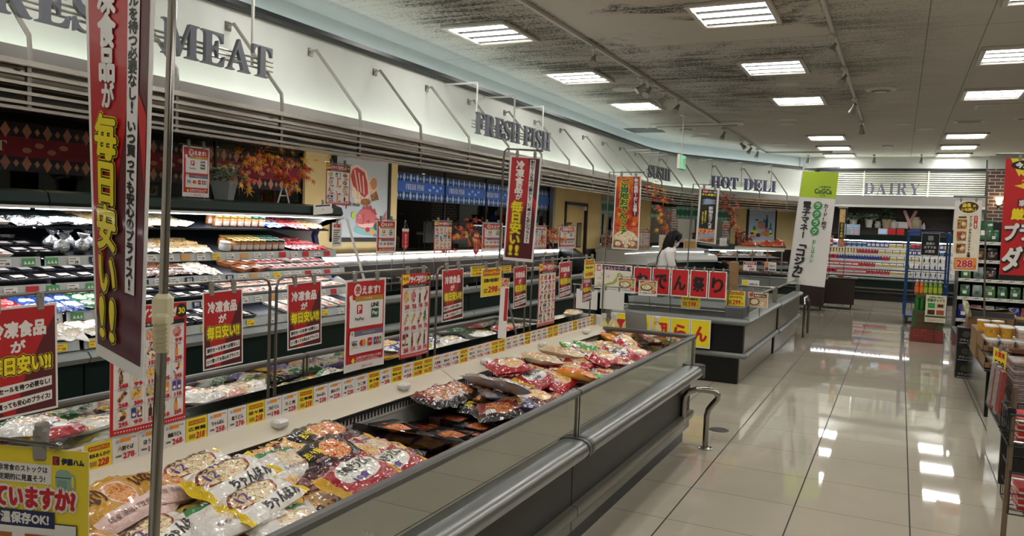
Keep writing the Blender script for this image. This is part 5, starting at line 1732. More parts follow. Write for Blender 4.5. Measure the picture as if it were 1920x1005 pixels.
for k, (x0, y0, x1, word, pr, lab) in enumerate(((1278, 548, 1314, 'おでん詰合せ', '598', 'yellow price sheet reading 598 on a rod in the oden trough'), (1361, 544, 1398, 'こだわりおでん', '299', 'yellow price sheet reading 299 on a rod in the oden trough'))):
 Y = 8.5
 a, c_ = at_y(x0, y0, Y), at_y(x1, y0, Y)

 def d_wide(c, w=word, p=pr):
  c.rect(3, 3, 177, 137, PYEL); c.rect(14, 10, 166, 36, mat('price_band_orange', '#b8521a', .5)); c.text('スペシャルプライス', 90, 23, 140, 16, YEL, .8); c.text(w, 90, 56, 130, 20, BLK, 1); c.rect(18, 84, 60, 124, mat('card_ochre', '#a8842a', .5)); c.text(p, 104, 102, 70, 40, PRED, 2, 0, .1); c.text('円', 156, 112, 14, 16, PRED, .6)
 hang_y('price_sheet', lab, 'price sheet', Y, a[0], c_[0], a[2], .165, 180, 140, d_wide, group='oden price sheets')
 xm = (a[0] + c_[0]) / 2
 wire_stand('thin rod holding the yellow %s price sheet over the oden trough' % pr, [(a[0], Y + .012, a[2] + .01), (c_[0], Y + .012, a[2] + .01)], [((xm, Y + .012, .58), (xm, Y + .012, a[2] + .01))], 'card rods', .004)
a, c_ = at_y(1403, 547, 8.7), at_y(1441, 547, 8.7)
hang_y('product_card', 'brown and cream dumpling product card at the oden island corner', 'card', 8.7, a[0], c_[0], a[2], .16, 150, 120, lambda c: (c.rect(4, 4, 146, 116, mat('card_tan', '#c9ab84', .5)), c.ell(24, 22, 14, 14, RED), c.rect(44, 14, 138, 40, BRN), c.text('名物おでん', 90, 27, 80, 14, PAPER, .8), c.ell(50, 76, 38, 30, BRN), c.ell(50, 76, 30, 23, F_PALE), c.ell(112, 92, 24, 18, F_PALE)), group='oden product cards')
wire_stand('thin rod holding the brown dumpling card at the island corner', [(a[0], 8.712, a[2] + .01), (c_[0], 8.712, a[2] + .01)], [(((a[0] + c_[0]) / 2 + .02, 8.712, .675), ((a[0] + c_[0]) / 2 + .02, 8.712, a[2] + .01))], 'card rods', .004)
for k, (x0, y0, x1, y1, Y, lab) in enumerate(((1391, 524, 1424, 543, 10.75, 'white notice card with a purple picture at the end of the oden island'), (1394, 490, 1419, 507, 12.2, 'small white and red price card reading 298 on a rod above the far island'), (1434, 491, 1456, 508, 12.2, 'small white card with an orange picture on a rod above the far island'))):
 a, c_, e = at_y(x0, y0, Y), at_y(x1, y0, Y), at_y(x0, y1, Y)
 def d_small(c, k=k):
  c.rect(2, 2, 148, 98, PAPER)
  if k == 1:
   c.rect(4, 6, 146, 34, PRED); c.text('おすすめ品', 75, 20, 100, 16, PAPER, 1); c.text('惣菜', 75, 52, 50, 18, INK, 1); c.text('298', 96, 82, 50, 22, PRED, 1.5)
  else:
   c.rect(6, 6, 50, 60, ORG if k else YEL); c.rect(6, 60, 50, 94, PURP); c.text('お知らせ', 100, 40, 70, 18, INK, .8); c.rect(58, 62, 140, 68, GREY); c.rect(58, 76, 140, 90, NAVY)
 hang_y('notice_card', lab, 'card', Y, a[0], c_[0], a[2], a[2] - e[2], 150, 100, d_small, group='cards over the islands', clips=0)
 xm = (a[0] + c_[0]) / 2
 wire_stand('thin rod under the %s card over the far island' % ('purple', 'red 298', 'orange')[k], [(a[0], Y + .006, e[2] + .03), (c_[0], Y + .006, e[2] + .03)], [((xm, Y + .006, .42), (xm, Y + .006, e[2] + .05))], 'card rods', .004)

# backs of two sheets hanging between the spine and the oden island
for k, (x0, x1) in enumerate(((1081, 1121), (1126, 1171))):
 a, c_ = at_y(x0, 541, 7.1), at_y(x1, 544, 7.1)
 hang_y('sheet_back', 'plain white sheet back between freezer spine and oden island, %s from fish case' % nth(k), 'sheet', 7.1, a[0], c_[0], a[2], .19, 100, 100, lambda c: None, group='plain sheet backs')
a, c_ = at_y(1075, 537, 7.1), at_y(1175, 541, 7.1)
wire_stand('wire frame holding two plain sheets before the oden island', [(a[0], 7.09, c_[2] + .006), (c_[0], 7.09, c_[2] + .006)], [((a[0] + .02, 7.09, 0), (a[0] + .02, 7.09, c_[2])), ((c_[0] - .23, 7.09, 0), (c_[0] - .23, 7.09, c_[2] + .2))], 'small wire stands', .007)

# ------------------------------------------------------------------ sheets over the meat and fish cases
XW2 = -4.56
GW = 'sheets over the wall cases'

def wall_sheet(name, lab, cat, x0, x1, y0, y1, W, Hh, draw, base, X=XW2, group=GW):
 a, c_ = at_x(x0, y0, X), at_x(x1, y0, X)
 e = at_x(x0, y1, X)
 z = a[2]
 hang_x(name, lab, cat, X, a[1], c_[1], z, z - e[2], W, Hh, draw, group=group, cs=1.3)
 ym = a[1] + .03
 wire_stand('thin wire stand on the %s holding %s' % ('meat case canopy' if base > 1.5 else 'fish case', lab.split(' sheet')[0].split(' poster')[0].split(' flyer')[0]), [(X - .012, a[1] - .02, z + .01), (X - .012, c_[1] + .02, z + .01)], [((X - .012, ym, base), (X - .012, ym, z + .01)), ((X - .012, c_[1] - .03, base), (X - .012, c_[1] - .03, z + .01))], 'thin wall case stands', .005)

wall_sheet('payment_poster', 'payment-methods poster on top of the meat case beside the grey potted plant', 'poster', 343, 393, 272, 368, 280, 400, d_pay, 1.655)
wall_sheet('offer_flyer', 'small offer flyer at the meat case corner before the meat picture', 'flyer', 612, 657, 306, 383, 270, 380, d_flyer(21, (3, 4)), 1.65)
wall_sheet('payment_poster', 'payment-methods poster beside the meat picture over the fish case', 'poster', 707, 742, 413, 476, 280, 400, d_pay, .67, -4.62)
wall_sheet('offer_flyer', 'offer flyer before the first fish window, beside a maple spray', 'flyer', 815, 848, 415, 470, 270, 380, d_flyer(22, (4, 3)), .67, -4.62)
wall_sheet('payment_poster', 'payment-methods poster at the middle fish window between maple sprays', 'poster', 905, 943, 418, 470, 280, 400, d_pay, .67, -4.62)
wall_sheet('offer_flyer', 'offer flyer half behind the second tall red banner over the fish case', 'flyer', 1003, 1026, 424, 466, 270, 380, d_flyer(23, (4, 3)), .67, -4.62)
wall_sheet('payment_poster', 'payment-methods poster at the end of the fish case before the doors', 'poster', 1048, 1079, 425, 467, 280, 400, d_pay, .67, -4.62)
wall_sheet('offer_flyer', 'offer flyer on the sushi counter beside the autumn banner', 'flyer', 1198, 1219, 431, 462, 270, 380, d_flyer(24, (4, 3)), 1.12, -4.7)
a, e = at_x(623, 417, -4.493), at_x(640, 462, -4.493)
hang_x('note_card', 'tall white handwritten salmon note hanging inside the meat case end', 'card', -4.493, a[1], e[1], a[2], a[2] - e[2], 70, 200, lambda c: (c.text('紅鮭', 35, 28, 46, 28, PRED, 2), [c.rect(10, 60 + 18 * k, 58 - (k % 3) * 8, 68 + 18 * k, INK) for k in range(7)]), clips=1)
# white flip card on the canopy corner
a, e = at_x(588, 384, -4.42), at_x(622, 397, -4.42)
hang_x('notice_card', 'tilted white notice card clipped to the meat case canopy corner', 'card', -4.42, a[1], e[1], a[2], .085, 100, 80, lambda c: (c.rect(10, 6, 90, 18, NAVY), c.rect(48, 40, 54, 46, BLK)), rise=.02, clips=1)
for k, (x0, y0, y1) in enumerate(((761, 415, 468), (894, 425, 478))):
 a, e = at_x(x0, y0, -4.64), at_x(x0, y1, -4.64)
 b = MB()
 z0, z1 = 0, e[2] - a[2]
 b.prism([(-.055, z1 * .32), (.055, z1 * .32), (.055, z1 * .9), (0, z1), (-.055, z1 * .9)], -.004, .004, RED, axis=0)
 b.prism([(-.055, z1 * .26), (.055, z1 * .26), (.055, z1 * .36), (-.055, z1 * .36)], -.005, .005, PAPER, axis=0)
 b.tube([(0, -.05, z1 * .27), (0, 0, 0), (0, .05, z1 * .27)], .004, BLKP, 6)
 cv = Canvas(b, lambda x, y, z: (.0055 + z, x, z1 * .4 - y), .1, .2)
 cv.vtext('おすすめ', 0, .01, .045, .15, PAPER, .001)
 o = obj('pennant', b, 'red pointed pennant hanging at the fish windows, %s from the meat case' % nth(k), 'pennant', 'red pennants', loc=tuple(a)); recalc(o.data)
 wire_stand('wire hook stand for the %s red pennant at the fish windows' % nth(k), [(a[0] - .01, a[1], a[2] + .006), (a[0] + .004, a[1], a[2] + .006)], [((a[0] - .01, a[1], .67), (a[0] - .01, a[1], a[2] + .006))], 'thin wall case stands', .005)
for k, (x0, x1, y0, y1, pr) in enumerate(((884, 912, 500, 519, '338'), (936, 960, 499, 513, '199'))):
 a, c_, e = at_x(x0, y0, -4.3), at_x(x1, y0, -4.3), at_x(x0, y1, -4.3)
 hang_x('price_sheet', 'yellow price sheet reading %s along the fish case front' % pr, 'price sheet', -4.31, a[1], c_[1], a[2], a[2] - e[2], 150, 200, d_price('切身', pr), group='fish case price sheets', clips=0)
 wire_stand('short rod holding the yellow %s sheet on the fish case' % pr, [(-4.325, a[1], a[2] - .02), (-4.325, c_[1], a[2] - .02)], [((-4.325, (a[1] + c_[1]) / 2, .81), (-4.325, (a[1] + c_[1]) / 2, a[2]))], 'card rods', .004)

# ------------------------------------------------------------------ framed pictures on the wall

def d_meatfish(c):
 """90 x 92 meat and sea bream"""
 c.rect(0, 0, 90, 92, mat('picture_pale', '#bcc6cc', .35))
 fat = mat('drawn_fat', '#e9d2c4', .5)
 c.poly([(24, 12), (34, 8), (50, 14), (55, 26), (58, 42), (49, 48), (36, 44), (25, 34), (20, 22)], fat)
 c.poly([(27, 14), (34, 11), (47, 16), (52, 27), (54, 40), (48, 45), (38, 41), (28, 32), (24, 22)], mat('drawn_meat', '#b8494a', .5))
 for k in range(3):
  c.poly([(29 + 7 * k, 14 + 3 * k), (31 + 7 * k, 14 + 3 * k), (38 + 5 * k, 38 + 2 * k), (36 + 5 * k, 37 + 2 * k)], fat)
 c.ell(36, 46, 6, 8, F_PALE); c.ell(30, 40, 4, 6, fat); c.ell(62, 30, 8, 10, F_PALE); c.ell(63, 28, 6, 7, mat('drawn_ham', '#c98a6a', .5)); c.ell(50, 50, 9, 4, F_DARK); c.poly([(58, 42), (68, 36), (73, 46), (60, 49)], F_DARK)
 c.text('𝐹𝑟𝑒𝑠ℎ 𝑚𝑒𝑎𝑡', 26, 53, 28, 5, INK, .15)
 m = food('bream_pink', ['#c4686a', '#dfa09a', '#b4484e', '#e9c4bc'], 30)
 c.ell(58, 82, 28, 7, mat('picture_sea', '#7fb4b4', .4))
 c.poly([(44, 60), (46, 54), (49, 57), (52, 52), (55, 56), (59, 53), (62, 58), (66, 57), (70, 64), (60, 68), (46, 66)], mat('drawn_fin', '#a8474c', .5))
 c.poly([(34, 74), (35, 67), (40, 61), (48, 58), (57, 59), (66, 64), (74, 70), (80, 68), (88, 58), (85, 70), (87, 82), (79, 76), (72, 76), (62, 80), (48, 81), (38, 79)], mat('drawn_bream', '#c9686a', .45))
 c.poly([(35, 74), (40, 76), (52, 75), (66, 74), (74, 74), (62, 79), (48, 80), (38, 78)], mat('drawn_belly', '#e6bdb4', .45))
 c.poly([(45, 64), (46.5, 63), (48, 70), (46, 76), (44.5, 76), (46, 70)], mat('drawn_fin', '#a8474c')); c.poly([(50, 72), (58, 70), (57, 75)], mat('drawn_fin', '#a8474c')); c.ell(40, 67, 1.8, 1.8, PAPER, 10); c.ell(40, 67, 1.1, 1.1, BLK, 8)
 c.ell(54, 82, 4, 3, RED, 8); c.ell(70, 78, 6, 5, DGRN, 10); c.ell(62, 85, 4, 3, ORG, 8); c.ell(29, 66, 3, 4, LGRN, 10)
 c.text('𝐹𝑟𝑒𝑠ℎ 𝑓𝑖𝑠ℎ', 74, 89, 20, 4, INK, .15)

def d_wine(c):
 """80 x 84"""
 c.rect(0, 0, 80, 84, mat('picture_blue', '#b4c8e0', .35))
 c.poly([(49, 48), (49, 30), (52, 20), (52, 12), (56, 12), (56, 20), (58, 30), (58, 48)], BLU); c.rect(51, 12, 57, 18, GOLD); c.rect(50, 44, 58, 56, GOLD)
 c.ell(66, 52, 7, 9, DGRN); c.rect(64, 32, 68, 46, DGRN); c.rect(61, 48, 71, 56, PAPER)
 for x, y, rx, ry, m in ((38, 40, 11, 7, F_RED), (20, 54, 10, 6, YEL), (30, 62, 7, 5, BRN), (46, 58, 9, 6, ORG), (56, 60, 8, 6, F_RED), (18, 46, 5, 5, GRN), (12, 58, 6, 2.5, BRN), (70, 62, 8, 3, YEL), (46, 28, 4, 5, GRN), (24, 26, 5, 2, BLU), (36, 32, 8, 4, F_RED)):
  c.ell(x, y, rx, ry, m, 12)

t = thing('framed_picture', 'large black-framed picture of meat and a red sea bream on the wood wall', 'picture', (XW, 7.28, 1.3))
b, P, N = sheet((.03, -.49, .94), (.03, .49, .94), (.03, -.49, .04), (.03, .49, .04), 90, 92, d_meatfish, PAPER, .004, step=3e-4)
obj('print', b, parent=t, smooth=None)
b = MB()
for a, c_ in (((0, -.53, 0), (.045, -.48, .98)), ((0, .48, 0), (.045, .53, .98)), ((0, -.53, 0), (.045, .53, .045)), ((0, -.53, .935), (.045, .53, .98))):
 b.box(a, c_, BLKP, .004)
obj('frame', b, parent=t)
_p, _d, _n = on_path(S_B + 3.4, -.5)
t = thing('framed_picture', 'black-framed picture of bottles and vegetables on the deli wall', 'picture', (_p[0], _p[1], 1.22), (0, 0, atan2(_d[1], _d[0])))
b, P, N = sheet((-.52, -.03, .94), (.52, -.03, .94), (-.52, -.03, .03), (.52, -.03, .03), 80, 84, d_wine, PAPER, .004, step=3e-4)
obj('print', b, parent=t, smooth=None)
b = MB()
for a, c_ in (((-.56, -.045, 0), (-.51, 0, .98)), ((.51, -.045, 0), (.56, 0, .98)), ((-.56, -.045, 0), (.56, 0, .04)), ((-.56, -.045, .935), (.56, 0, .98))):
 b.box(a, c_, BLKP, .004)
obj('frame', b, parent=t)
# ------------------------------------------------------------------ goods
def pouch_mat(name, base, ends, bowl, cx=.5, cy=.5, rx=.26, ry=.34, band=None, rough=.22, side=None, scale=55):
 """printed film: base colour, coloured ends, a picture in an oval and a band"""
 m, nt, bs = nodes(name)
 bs.inputs['Roughness'].default_value = rough
 bs.inputs['Coat Weight'].default_value = .9; bs.inputs['Coat Roughness'].default_value = .06
 uv = nt.nodes.new('ShaderNodeUVMap'); sp = nt.nodes.new('ShaderNodeSeparateXYZ'); nt.links.new(uv.outputs[0], sp.inputs[0])
 tc = nt.nodes.new('ShaderNodeTexCoord')
 nz = nt.nodes.new('ShaderNodeTexNoise'); nz.inputs['Scale'].default_value = scale; nz.inputs['Detail'].default_value = 3; nz.inputs['Distortion'].default_value = 1.5
 nt.links.new(tc.outputs['Object'], nz.inputs['Vector'])
 rp = nt.nodes.new('ShaderNodeValToRGB'); e = rp.color_ramp.elements
 while len(e) < len(bowl):
  e.new(.5)
 for i, c in enumerate(bowl):
  e[i].position = .32 + .36 * i / max(1, len(bowl) - 1); e[i].color = lin(c)
 nt.links.new(nz.outputs['Fac'], rp.inputs['Fac'])
 du = math_n(nt, 'DIVIDE', math_n(nt, 'SUBTRACT', sp.outputs[0], cx), rx); dv = math_n(nt, 'DIVIDE', math_n(nt, 'SUBTRACT', sp.outputs[1], cy), ry)
 r2 = math_n(nt, 'ADD', math_n(nt, 'MULTIPLY', du, du), math_n(nt, 'MULTIPLY', dv, dv))
 wob = math_n(nt, 'ADD', r2, math_n(nt, 'MULTIPLY', math_n(nt, 'SUBTRACT', noise(nt, tc.outputs['Object'], 22, 2), .5), .8))
 c = mixc(nt, math_n(nt, 'LESS_THAN', r2, 1.25), base, side or base)
 if band:
  lo, hi, bc = band
  inb = math_n(nt, 'MULTIPLY', math_n(nt, 'GREATER_THAN', sp.outputs[1], lo), math_n(nt, 'LESS_THAN', sp.outputs[1], hi))
  c = mixc(nt, inb, c, bc)
 c = mixc(nt, math_n(nt, 'LESS_THAN', wob, 1.0), c, rp.outputs['Color'])
 c = mixc(nt, math_n(nt, 'GREATER_THAN', math_n(nt, 'ABSOLUTE', math_n(nt, 'SUBTRACT', sp.outputs[0], .5)), .405), c, ends)
 nt.links.new(c, bs.inputs['Base Color'])
 bp = nt.nodes.new('ShaderNodeBump'); bp.inputs['Strength'].default_value = .9; bp.inputs['Distance'].default_value = .006
 nt.links.new(noise(nt, tc.outputs['Object'], 45, 3, .6, 1.0), bp.inputs['Height']); nt.links.new(bp.outputs['Normal'], bs.inputs['Normal'])
 return m

def pouch(name, L, W, T, m, seed=0, words=(), nu=32, nv=20):
 """a filled film bag lying on its back, long side along y; words: (text, u, v, w, h, material, bold)"""
 rnd = random.Random(seed)
 ph = [rnd.uniform(0, 6.28) for _ in range(8)]

 def hgt(u, v):
  a = abs(2 * u - 1); c = abs(2 * v - 1)
  fin = max(0, (a - .84) / .16)
  h = (max(0, 1 - min(1, a / .9) ** 3.2)) ** .55 * (max(0, 1 - c ** 3.4)) ** .55
  return h, fin

 def P(u, v, top):
  h, fin = hgt(u, v)
  w = W * (1 - .10 * max(0, abs(2 * u - 1) - .6) * 2.0 * (1 - fin))
  y = (u - .5) * L + .006 * sin(9 * v + ph[0]) * (abs(2 * u - 1) > .95)
  x = (v - .5) * w
  crk = .0042 * sin(13 * u + 5 * v + ph[1]) * sin(17 * v + ph[2]) + .0028 * sin(31 * u + ph[3] + 8 * v) + .0026 * sin(27 * v - 14 * u + ph[4])
  crk *= (1.5 - h)
  if top:
   z = T * .5 + h * T * .5 + crk * min(1, h * 3) + fin * .006 * sin(5 * v + ph[5])
  else:
   z = T * .5 - h * T * .5 + fin * .006 * sin(5 * v + ph[5])
  return (x, y, z)
 vs = []; fs = []; uvs = []; mi = []
 for top in (1, 0):
  o = len(vs)
  for i in range(nu + 1):
   for j in range(nv + 1):
    vs.append(P(i / nu, j / nv, top))
  for i in range(nu):
   for j in range(nv):
    a = o + i * (nv + 1) + j
    q = (a, a + 1, a + nv + 2, a + nv + 1)
    uq = ((i / nu, 1 - j / nv), (i / nu, 1 - (j + 1) / nv), ((i + 1) / nu, 1 - (j + 1) / nv), ((i + 1) / nu, 1 - j / nv))
    if top:
     q = q[::-1]; uq = uq[::-1]
    else:
     uq = tuple((u_, .02) for u_, v_ in uq)
    fs.append(q); uvs.append(uq); mi.append(0)
 mats = [m]
 for (t, u, v, w, h, tm, bold) in words:
  if tm not in mats:
   mats.append(tm)
  g, gf = glyphs(t)
  lo, hi = g.min(0), g.max(0)
  offs = [(0, 0)] + ([(bold * cos(a * pi / 2), bold * sin(a * pi / 2)) for a in range(4)] if bold else [])
  for kx, (dx, dy) in enumerate(offs):
   o = len(vs)
   for q in g:
    uu = u + ((q[0] - (lo[0] + hi[0]) / 2) / (hi[0] - lo[0]) * w + dx) / L
    vv = v + ((q[1] - (lo[1] + hi[1]) / 2) / (hi[1] - lo[1]) * h + dy) / W
    p = P(min(.97, max(.03, uu)), min(.97, max(.03, 1 - vv)), 1)
    vs.append((p[0], p[1], p[2] + .0022 + kx * 5e-5))
   for f in gf:
    fs.append(tuple(o + i for i in f)); uvs.append(tuple((.5, .02) for _ in f)); mi.append(mats.index(tm))
 me = bpy.data.meshes.new(name)
 me.from_pydata(vs, [], fs)
 for x in mats:
  me.materials.append(x)
 me.polygons.foreach_set('material_index', mi)
 me.polygons.foreach_set('use_smooth', [True] * len(fs))
 ul = me.uv_layers.new(name='UVMap')
 ul.data.foreach_set('uv', [c for q in uvs for p in q for c in p])
 me.update()
 return me

NOOD = ['#8a4a1c', '#e0a040', '#f4dc9c', '#e8872e', '#fbf0d0']
KARA = ['#5a140e', '#c23a1c', '#ef8a3a', '#f7d9a0', '#a02414']
PALE_ = ['#b98a58', '#f0dfb8', '#fff6e2', '#e2b878', '#cf7a5a']
GREENY = ['#4f7a2e', '#e9d9a0', '#f6efd8', '#e08a3a', '#7a9a3a']
pm = {
 'champon': pouch_mat('film_champon', '#e9e4da', '#ecc91c', GREENY, .42, .62, .30, .30, (.0, .34, '#f2eee6'), side='#8a3a1c'),
 'gold': pouch_mat('film_gold', '#c9962f', '#b8821f', ['#a0561c', '#d98a3a', '#e9b070', '#c9742c'], .62, .5, .16, .24, (.0, .26, '#e7c6bc'), .18, side='#e9c8c0'),
 'udon': pouch_mat('film_udon', '#7a3a22', '#d8b23a', NOOD, .6, .5, .28, .36, (.70, 1, '#2a1a18'), side='#e6d2b4'),
 'white': pouch_mat('film_white', '#e6e2da', '#d9d6cc', PALE_, .58, .45, .24, .32, (.74, 1.0, '#3f8a4e')),
 'olive': pouch_mat('film_olive', '#b7a43a', '#d8d2b8', ['#e9e4d4', '#f6f2e6', '#d8cfb0'], .7, .4, .2, .3, (.0, .3, '#e5e0d0')),
 'black': pouch_mat('film_black', '#17100f', '#0f0b0b', KARA, .62, .5, .22, .32, (.0, .2, '#54161c')),
 'blackred': pouch_mat('film_black_red', '#7a161a', '#15100f', ['#2c120c', '#a0361c', '#d98a4a', '#6a8a3a'], .52, .5, .28, .36, (.0, .28, '#160f0e')),
 'red': pouch_mat('film_red', '#b5141c', '#a8101a', NOOD, .56, .5, .26, .34, (.8, 1, '#e9e2d6'), side='#efe6d8'),
 'redwhite': pouch_mat('film_red_white', '#a5121c', '#d9a822', ['#e8e0d0', '#fbf6ea', '#c9cfc0', '#efe6d8'], .5, .6, .3, .3, None, side='#e9e2d8'),
 'grey': pouch_mat('film_silver', '#a9a7ac', '#b9b7bc', KARA, .5, .68, .28, .26, (.0, .4, '#c2c0c4'), .2),
 'orange': pouch_mat('film_orange', '#e8761a', '#f0a01c', ['#f08a1c', '#f6b03a', '#d85a14'], .4, .5, .2, .3, (.0, .22, '#f4c430')),
 'blue': pouch_mat('film_blue', '#2a3f8f', '#e6e2da', NOOD, .5, .62, .34, .3, (.0, .3, '#24367e')),
 'yellowblack': pouch_mat('film_yellow_black', '#17120f', '#e3c21e', ['#e9d01e', '#2a1a10', '#f2dc4a', '#b8451a'], .5, .5, .34, .36, None),
 'beige': pouch_mat('film_beige', '#cdb48e', '#d9c8a4', ['#c23a1c', '#e9a03a', '#f0d9a8', '#8a4a2a'], .5, .66, .38, .28, (.0, .36, '#d8c6a2'), .25),
 'green': pouch_mat('film_green', '#4faa3c', '#57b544', ['#e9efe0', '#f7f7f0', '#cfe0c0'], .6, .5, .26, .34, (.0, .3, '#3f9a34')),
 'pink': pouch_mat('film_pink', '#d9a08f', '#e2b53a', PALE_, .5, .5, .3, .36, (.8, 1, '#6a4a9a')),
}
TXTB = BLK
pk = {
 'champon': Kind('noodle_bag', pouch('noodle_bag', .31, .17, .062, pm['champon'], 1, [('ちゃんぽん', .58, .17, .17, .045, BLK, .0016), ('12', .26, .62, .04, .04, PURP, .001), ('ちゃんぽん', .5, .88, .16, .03, BRN, .001)]), (), 'noodle bag'),
 'gold': Kind('gold_bag', pouch('gold_bag', .27, .21, .075, pm['gold'], 2, [('いなり', .3, .62, .08, .07, BRN, .0016), ('国産油揚げ使用', .5, .13, .16, .018, BRN, 0)]), (), 'bag'),
 'udon': Kind('noodle_bag', pouch('noodle_bag', .29, .19, .06, pm['udon'], 3, [('鍋焼うどん', .45, .84, .16, .038, mat('print_tan_letters', '#d9a860', .4), .0014), ('五目', .26, .3, .05, .05, BLK, .001)]), (), 'noodle bag'),
 'white': Kind('noodle_bag', pouch('noodle_bag', .30, .20, .06, pm['white'], 4, [('ほうとう', .5, .87, .12, .035, PAPER, .0012), ('もちもち食感', .5, .2, .15, .018, BRN, 0)]), (), 'noodle bag'),
 'olive': Kind('noodle_bag', pouch('noodle_bag', .29, .19, .055, pm['olive'], 5, [('八割そば', .38, .65, .12, .04, BLK, .001)]), (), 'noodle bag'),
 'black': Kind('noodle_bag', pouch('noodle_bag', .27, .2, .065, pm['black'], 6, [('担々麺', .3, .6, .07, .04, PYEL, .0012), ('本格', .3, .35, .05, .02, PINK, 0)]), (), 'noodle bag'),
 'blackred': Kind('noodle_bag', pouch('noodle_bag', .27, .19, .055, pm['blackred'], 7, [('麻辣', .28, .3, .06, .035, PAPER, .0012)]), (), 'noodle bag'),
 'red': Kind('ramen_bag', pouch('ramen_bag', .26, .2, .06, pm['red'], 8, [('ラーメン', .5, .87, .13, .032, BLK, .0012), ('ごく旨', .26, .4, .06, .05, PAPER, .0016)]), (), 'ramen bag'),
 'redwhite': Kind('noodle_bag', pouch('noodle_bag', .31, .19, .06, pm['redwhite'], 9, [('さぬきうどん', .5, .70, .16, .045, BLK, .0014), ('10食', .4, .38, .07, .03, PURP, .001)]), (), 'noodle bag'),
 'grey': Kind('pasta_bag', pouch('pasta_bag', .30, .17, .055, pm['grey'], 10, [('五', .3, .18, .025, .025, RED, .001)]), (), 'pasta bag'),
 'orange': Kind('snack_bag', pouch('snack_bag', .24, .2, .07, pm['orange'], 11, [('からあげ', .5, .72, .13, .04, YEL, .0012)]), (), 'snack bag'),
 'blue': Kind('noodle_bag', pouch('noodle_bag', .28, .19, .05, pm['blue'], 12, [('焼きそば', .5, .15, .14, .035, PAPER, .0012)]), (), 'noodle bag'),
 'yellowblack': Kind('noodle_bag', pouch('noodle_bag', .26, .18, .05, pm['yellowblack'], 13, [('油そば', .5, .5, .1, .05, BLK, .001)]), (), 'noodle bag'),
 'beige': Kind('udon_pack', pouch('udon_pack', .30, .2, .075, pm['beige'], 14, [('鍋焼うどん', .55, .18, .15, .035, BLK, .0012)]), (), 'udon pack'),
 'green': Kind('vegetable_bag', pouch('vegetable_bag', .28, .17, .045, pm['green'], 15, [('枝豆', .4, .7, .08, .04, PAPER, .0012)]), (), 'vegetable bag'),
 'pink': Kind('noodle_bag', pouch('noodle_bag', .29, .19, .055, pm['pink'], 16, [('焼うどん', .4, .75, .11, .035, BLK, .001)]), (), 'noodle bag'),
}
# frozen meals in black trays: tray, film-covered food, paper sleeve
m_trayblk = mat('tray_black', '#19171a', .3, coat=.3)
m_traywht = mat('tray_white', '#dcd9d2', .35)

def tray_mb(L, W, T, m, lip=.006):
 b = MB()
 a, c = (W / 2, L / 2), (W / 2 - .012, L / 2 - .012)
 vs = [(-c[0], -c[1], 0), (c[0], -c[1], 0), (c[0], c[1], 0), (-c[0], c[1], 0), (-a[0], -a[1], T), (a[0], -a[1], T), (a[0], a[1], T), (-a[0], a[1], T),
          (-a[0] + lip, -a[1] + lip, T), (a[0] - lip, -a[1] + lip, T), (a[0] - lip, a[1] - lip, T), (-a[0] + lip, a[1] - lip, T), (-c[0], -c[1], T * .35), (c[0], -c[1], T * .35), (c[0], c[1], T * .35), (-c[0], c[1], T * .35)]
 fs = [(3, 2, 1, 0)] + [(i, (i + 1) % 4, 4 + (i + 1) % 4, 4 + i) for i in range(4)] + [(4 + i, 4 + (i + 1) % 4, 8 + (i + 1) % 4, 8 + i) for i in range(4)] + [(8 + i, 8 + (i + 1) % 4, 12 + (i + 1) % 4, 12 + i) for i in range(4)] + [(12, 13, 14, 15)]
 return b.add(vs, fs, m)

def hump(L, W, z0, T, m, seed=0, n=10):
 rnd = random.Random(seed); ph = [rnd.uniform(0, 6) for _ in range(4)]
 b = MB(); vs = []; fs = []
 for i in range(n + 1):
  for j in range(n + 1):
   u, v = i / n, j / n
   e = (max(0, 1 - abs(2 * u - 1) ** 3) * max(0, 1 - abs(2 * v - 1) ** 3)) ** .5
   vs.append(((v - .5) * W, (u - .5) * L, z0 + T * e * (.75 + .25 * sin(9 * u + ph[0]) * sin(8 * v + ph[1]))))
 for i in range(n):
  for j in range(n):
   a = i * (n + 1) + j
   fs.append((a, a + 1, a + n + 2, a + n + 1))
 return b.add(vs, fs, m)

def meal(seed, fm, band):
 body = tray_mb(.20, .15, .035, m_trayblk)
 fl = hump(.18, .13, .022, .02, fm, seed)
 sl = MB(); sl.box((-.078, -.035 + .05, -.001), (.078, .035 + .05, .039), band, .004)
 lb = MB(); lb.box((-.05, -.08, .04), (.02, -.055, .0405), PAPER); 
 return Kind('frozen_meal', body, [('food', fl), ('paper_sleeve', sl)], 'frozen meal', 50)

pk['meal_red'] = meal(1, food('food_pasta_red', ['#5a1a0e', '#b8461c', '#e08a3a', '#f0c07a'], 55), mat('sleeve_black', '#1c1a1d', .35, coat=.3))
pk['meal_yel'] = meal(2, food('food_pasta_yellow', ['#8a5a1c', '#d9b04a', '#f0dc9a', '#5f7a2a'], 55), mat('sleeve_dark', '#26211c', .35, coat=.3))
pk['meal_dark'] = meal(3, food('food_dark', ['#2a1410', '#6a2a18', '#a0502a', '#3a1c14'], 55), mat('sleeve_plum', '#3a1f2a', .35, coat=.3))

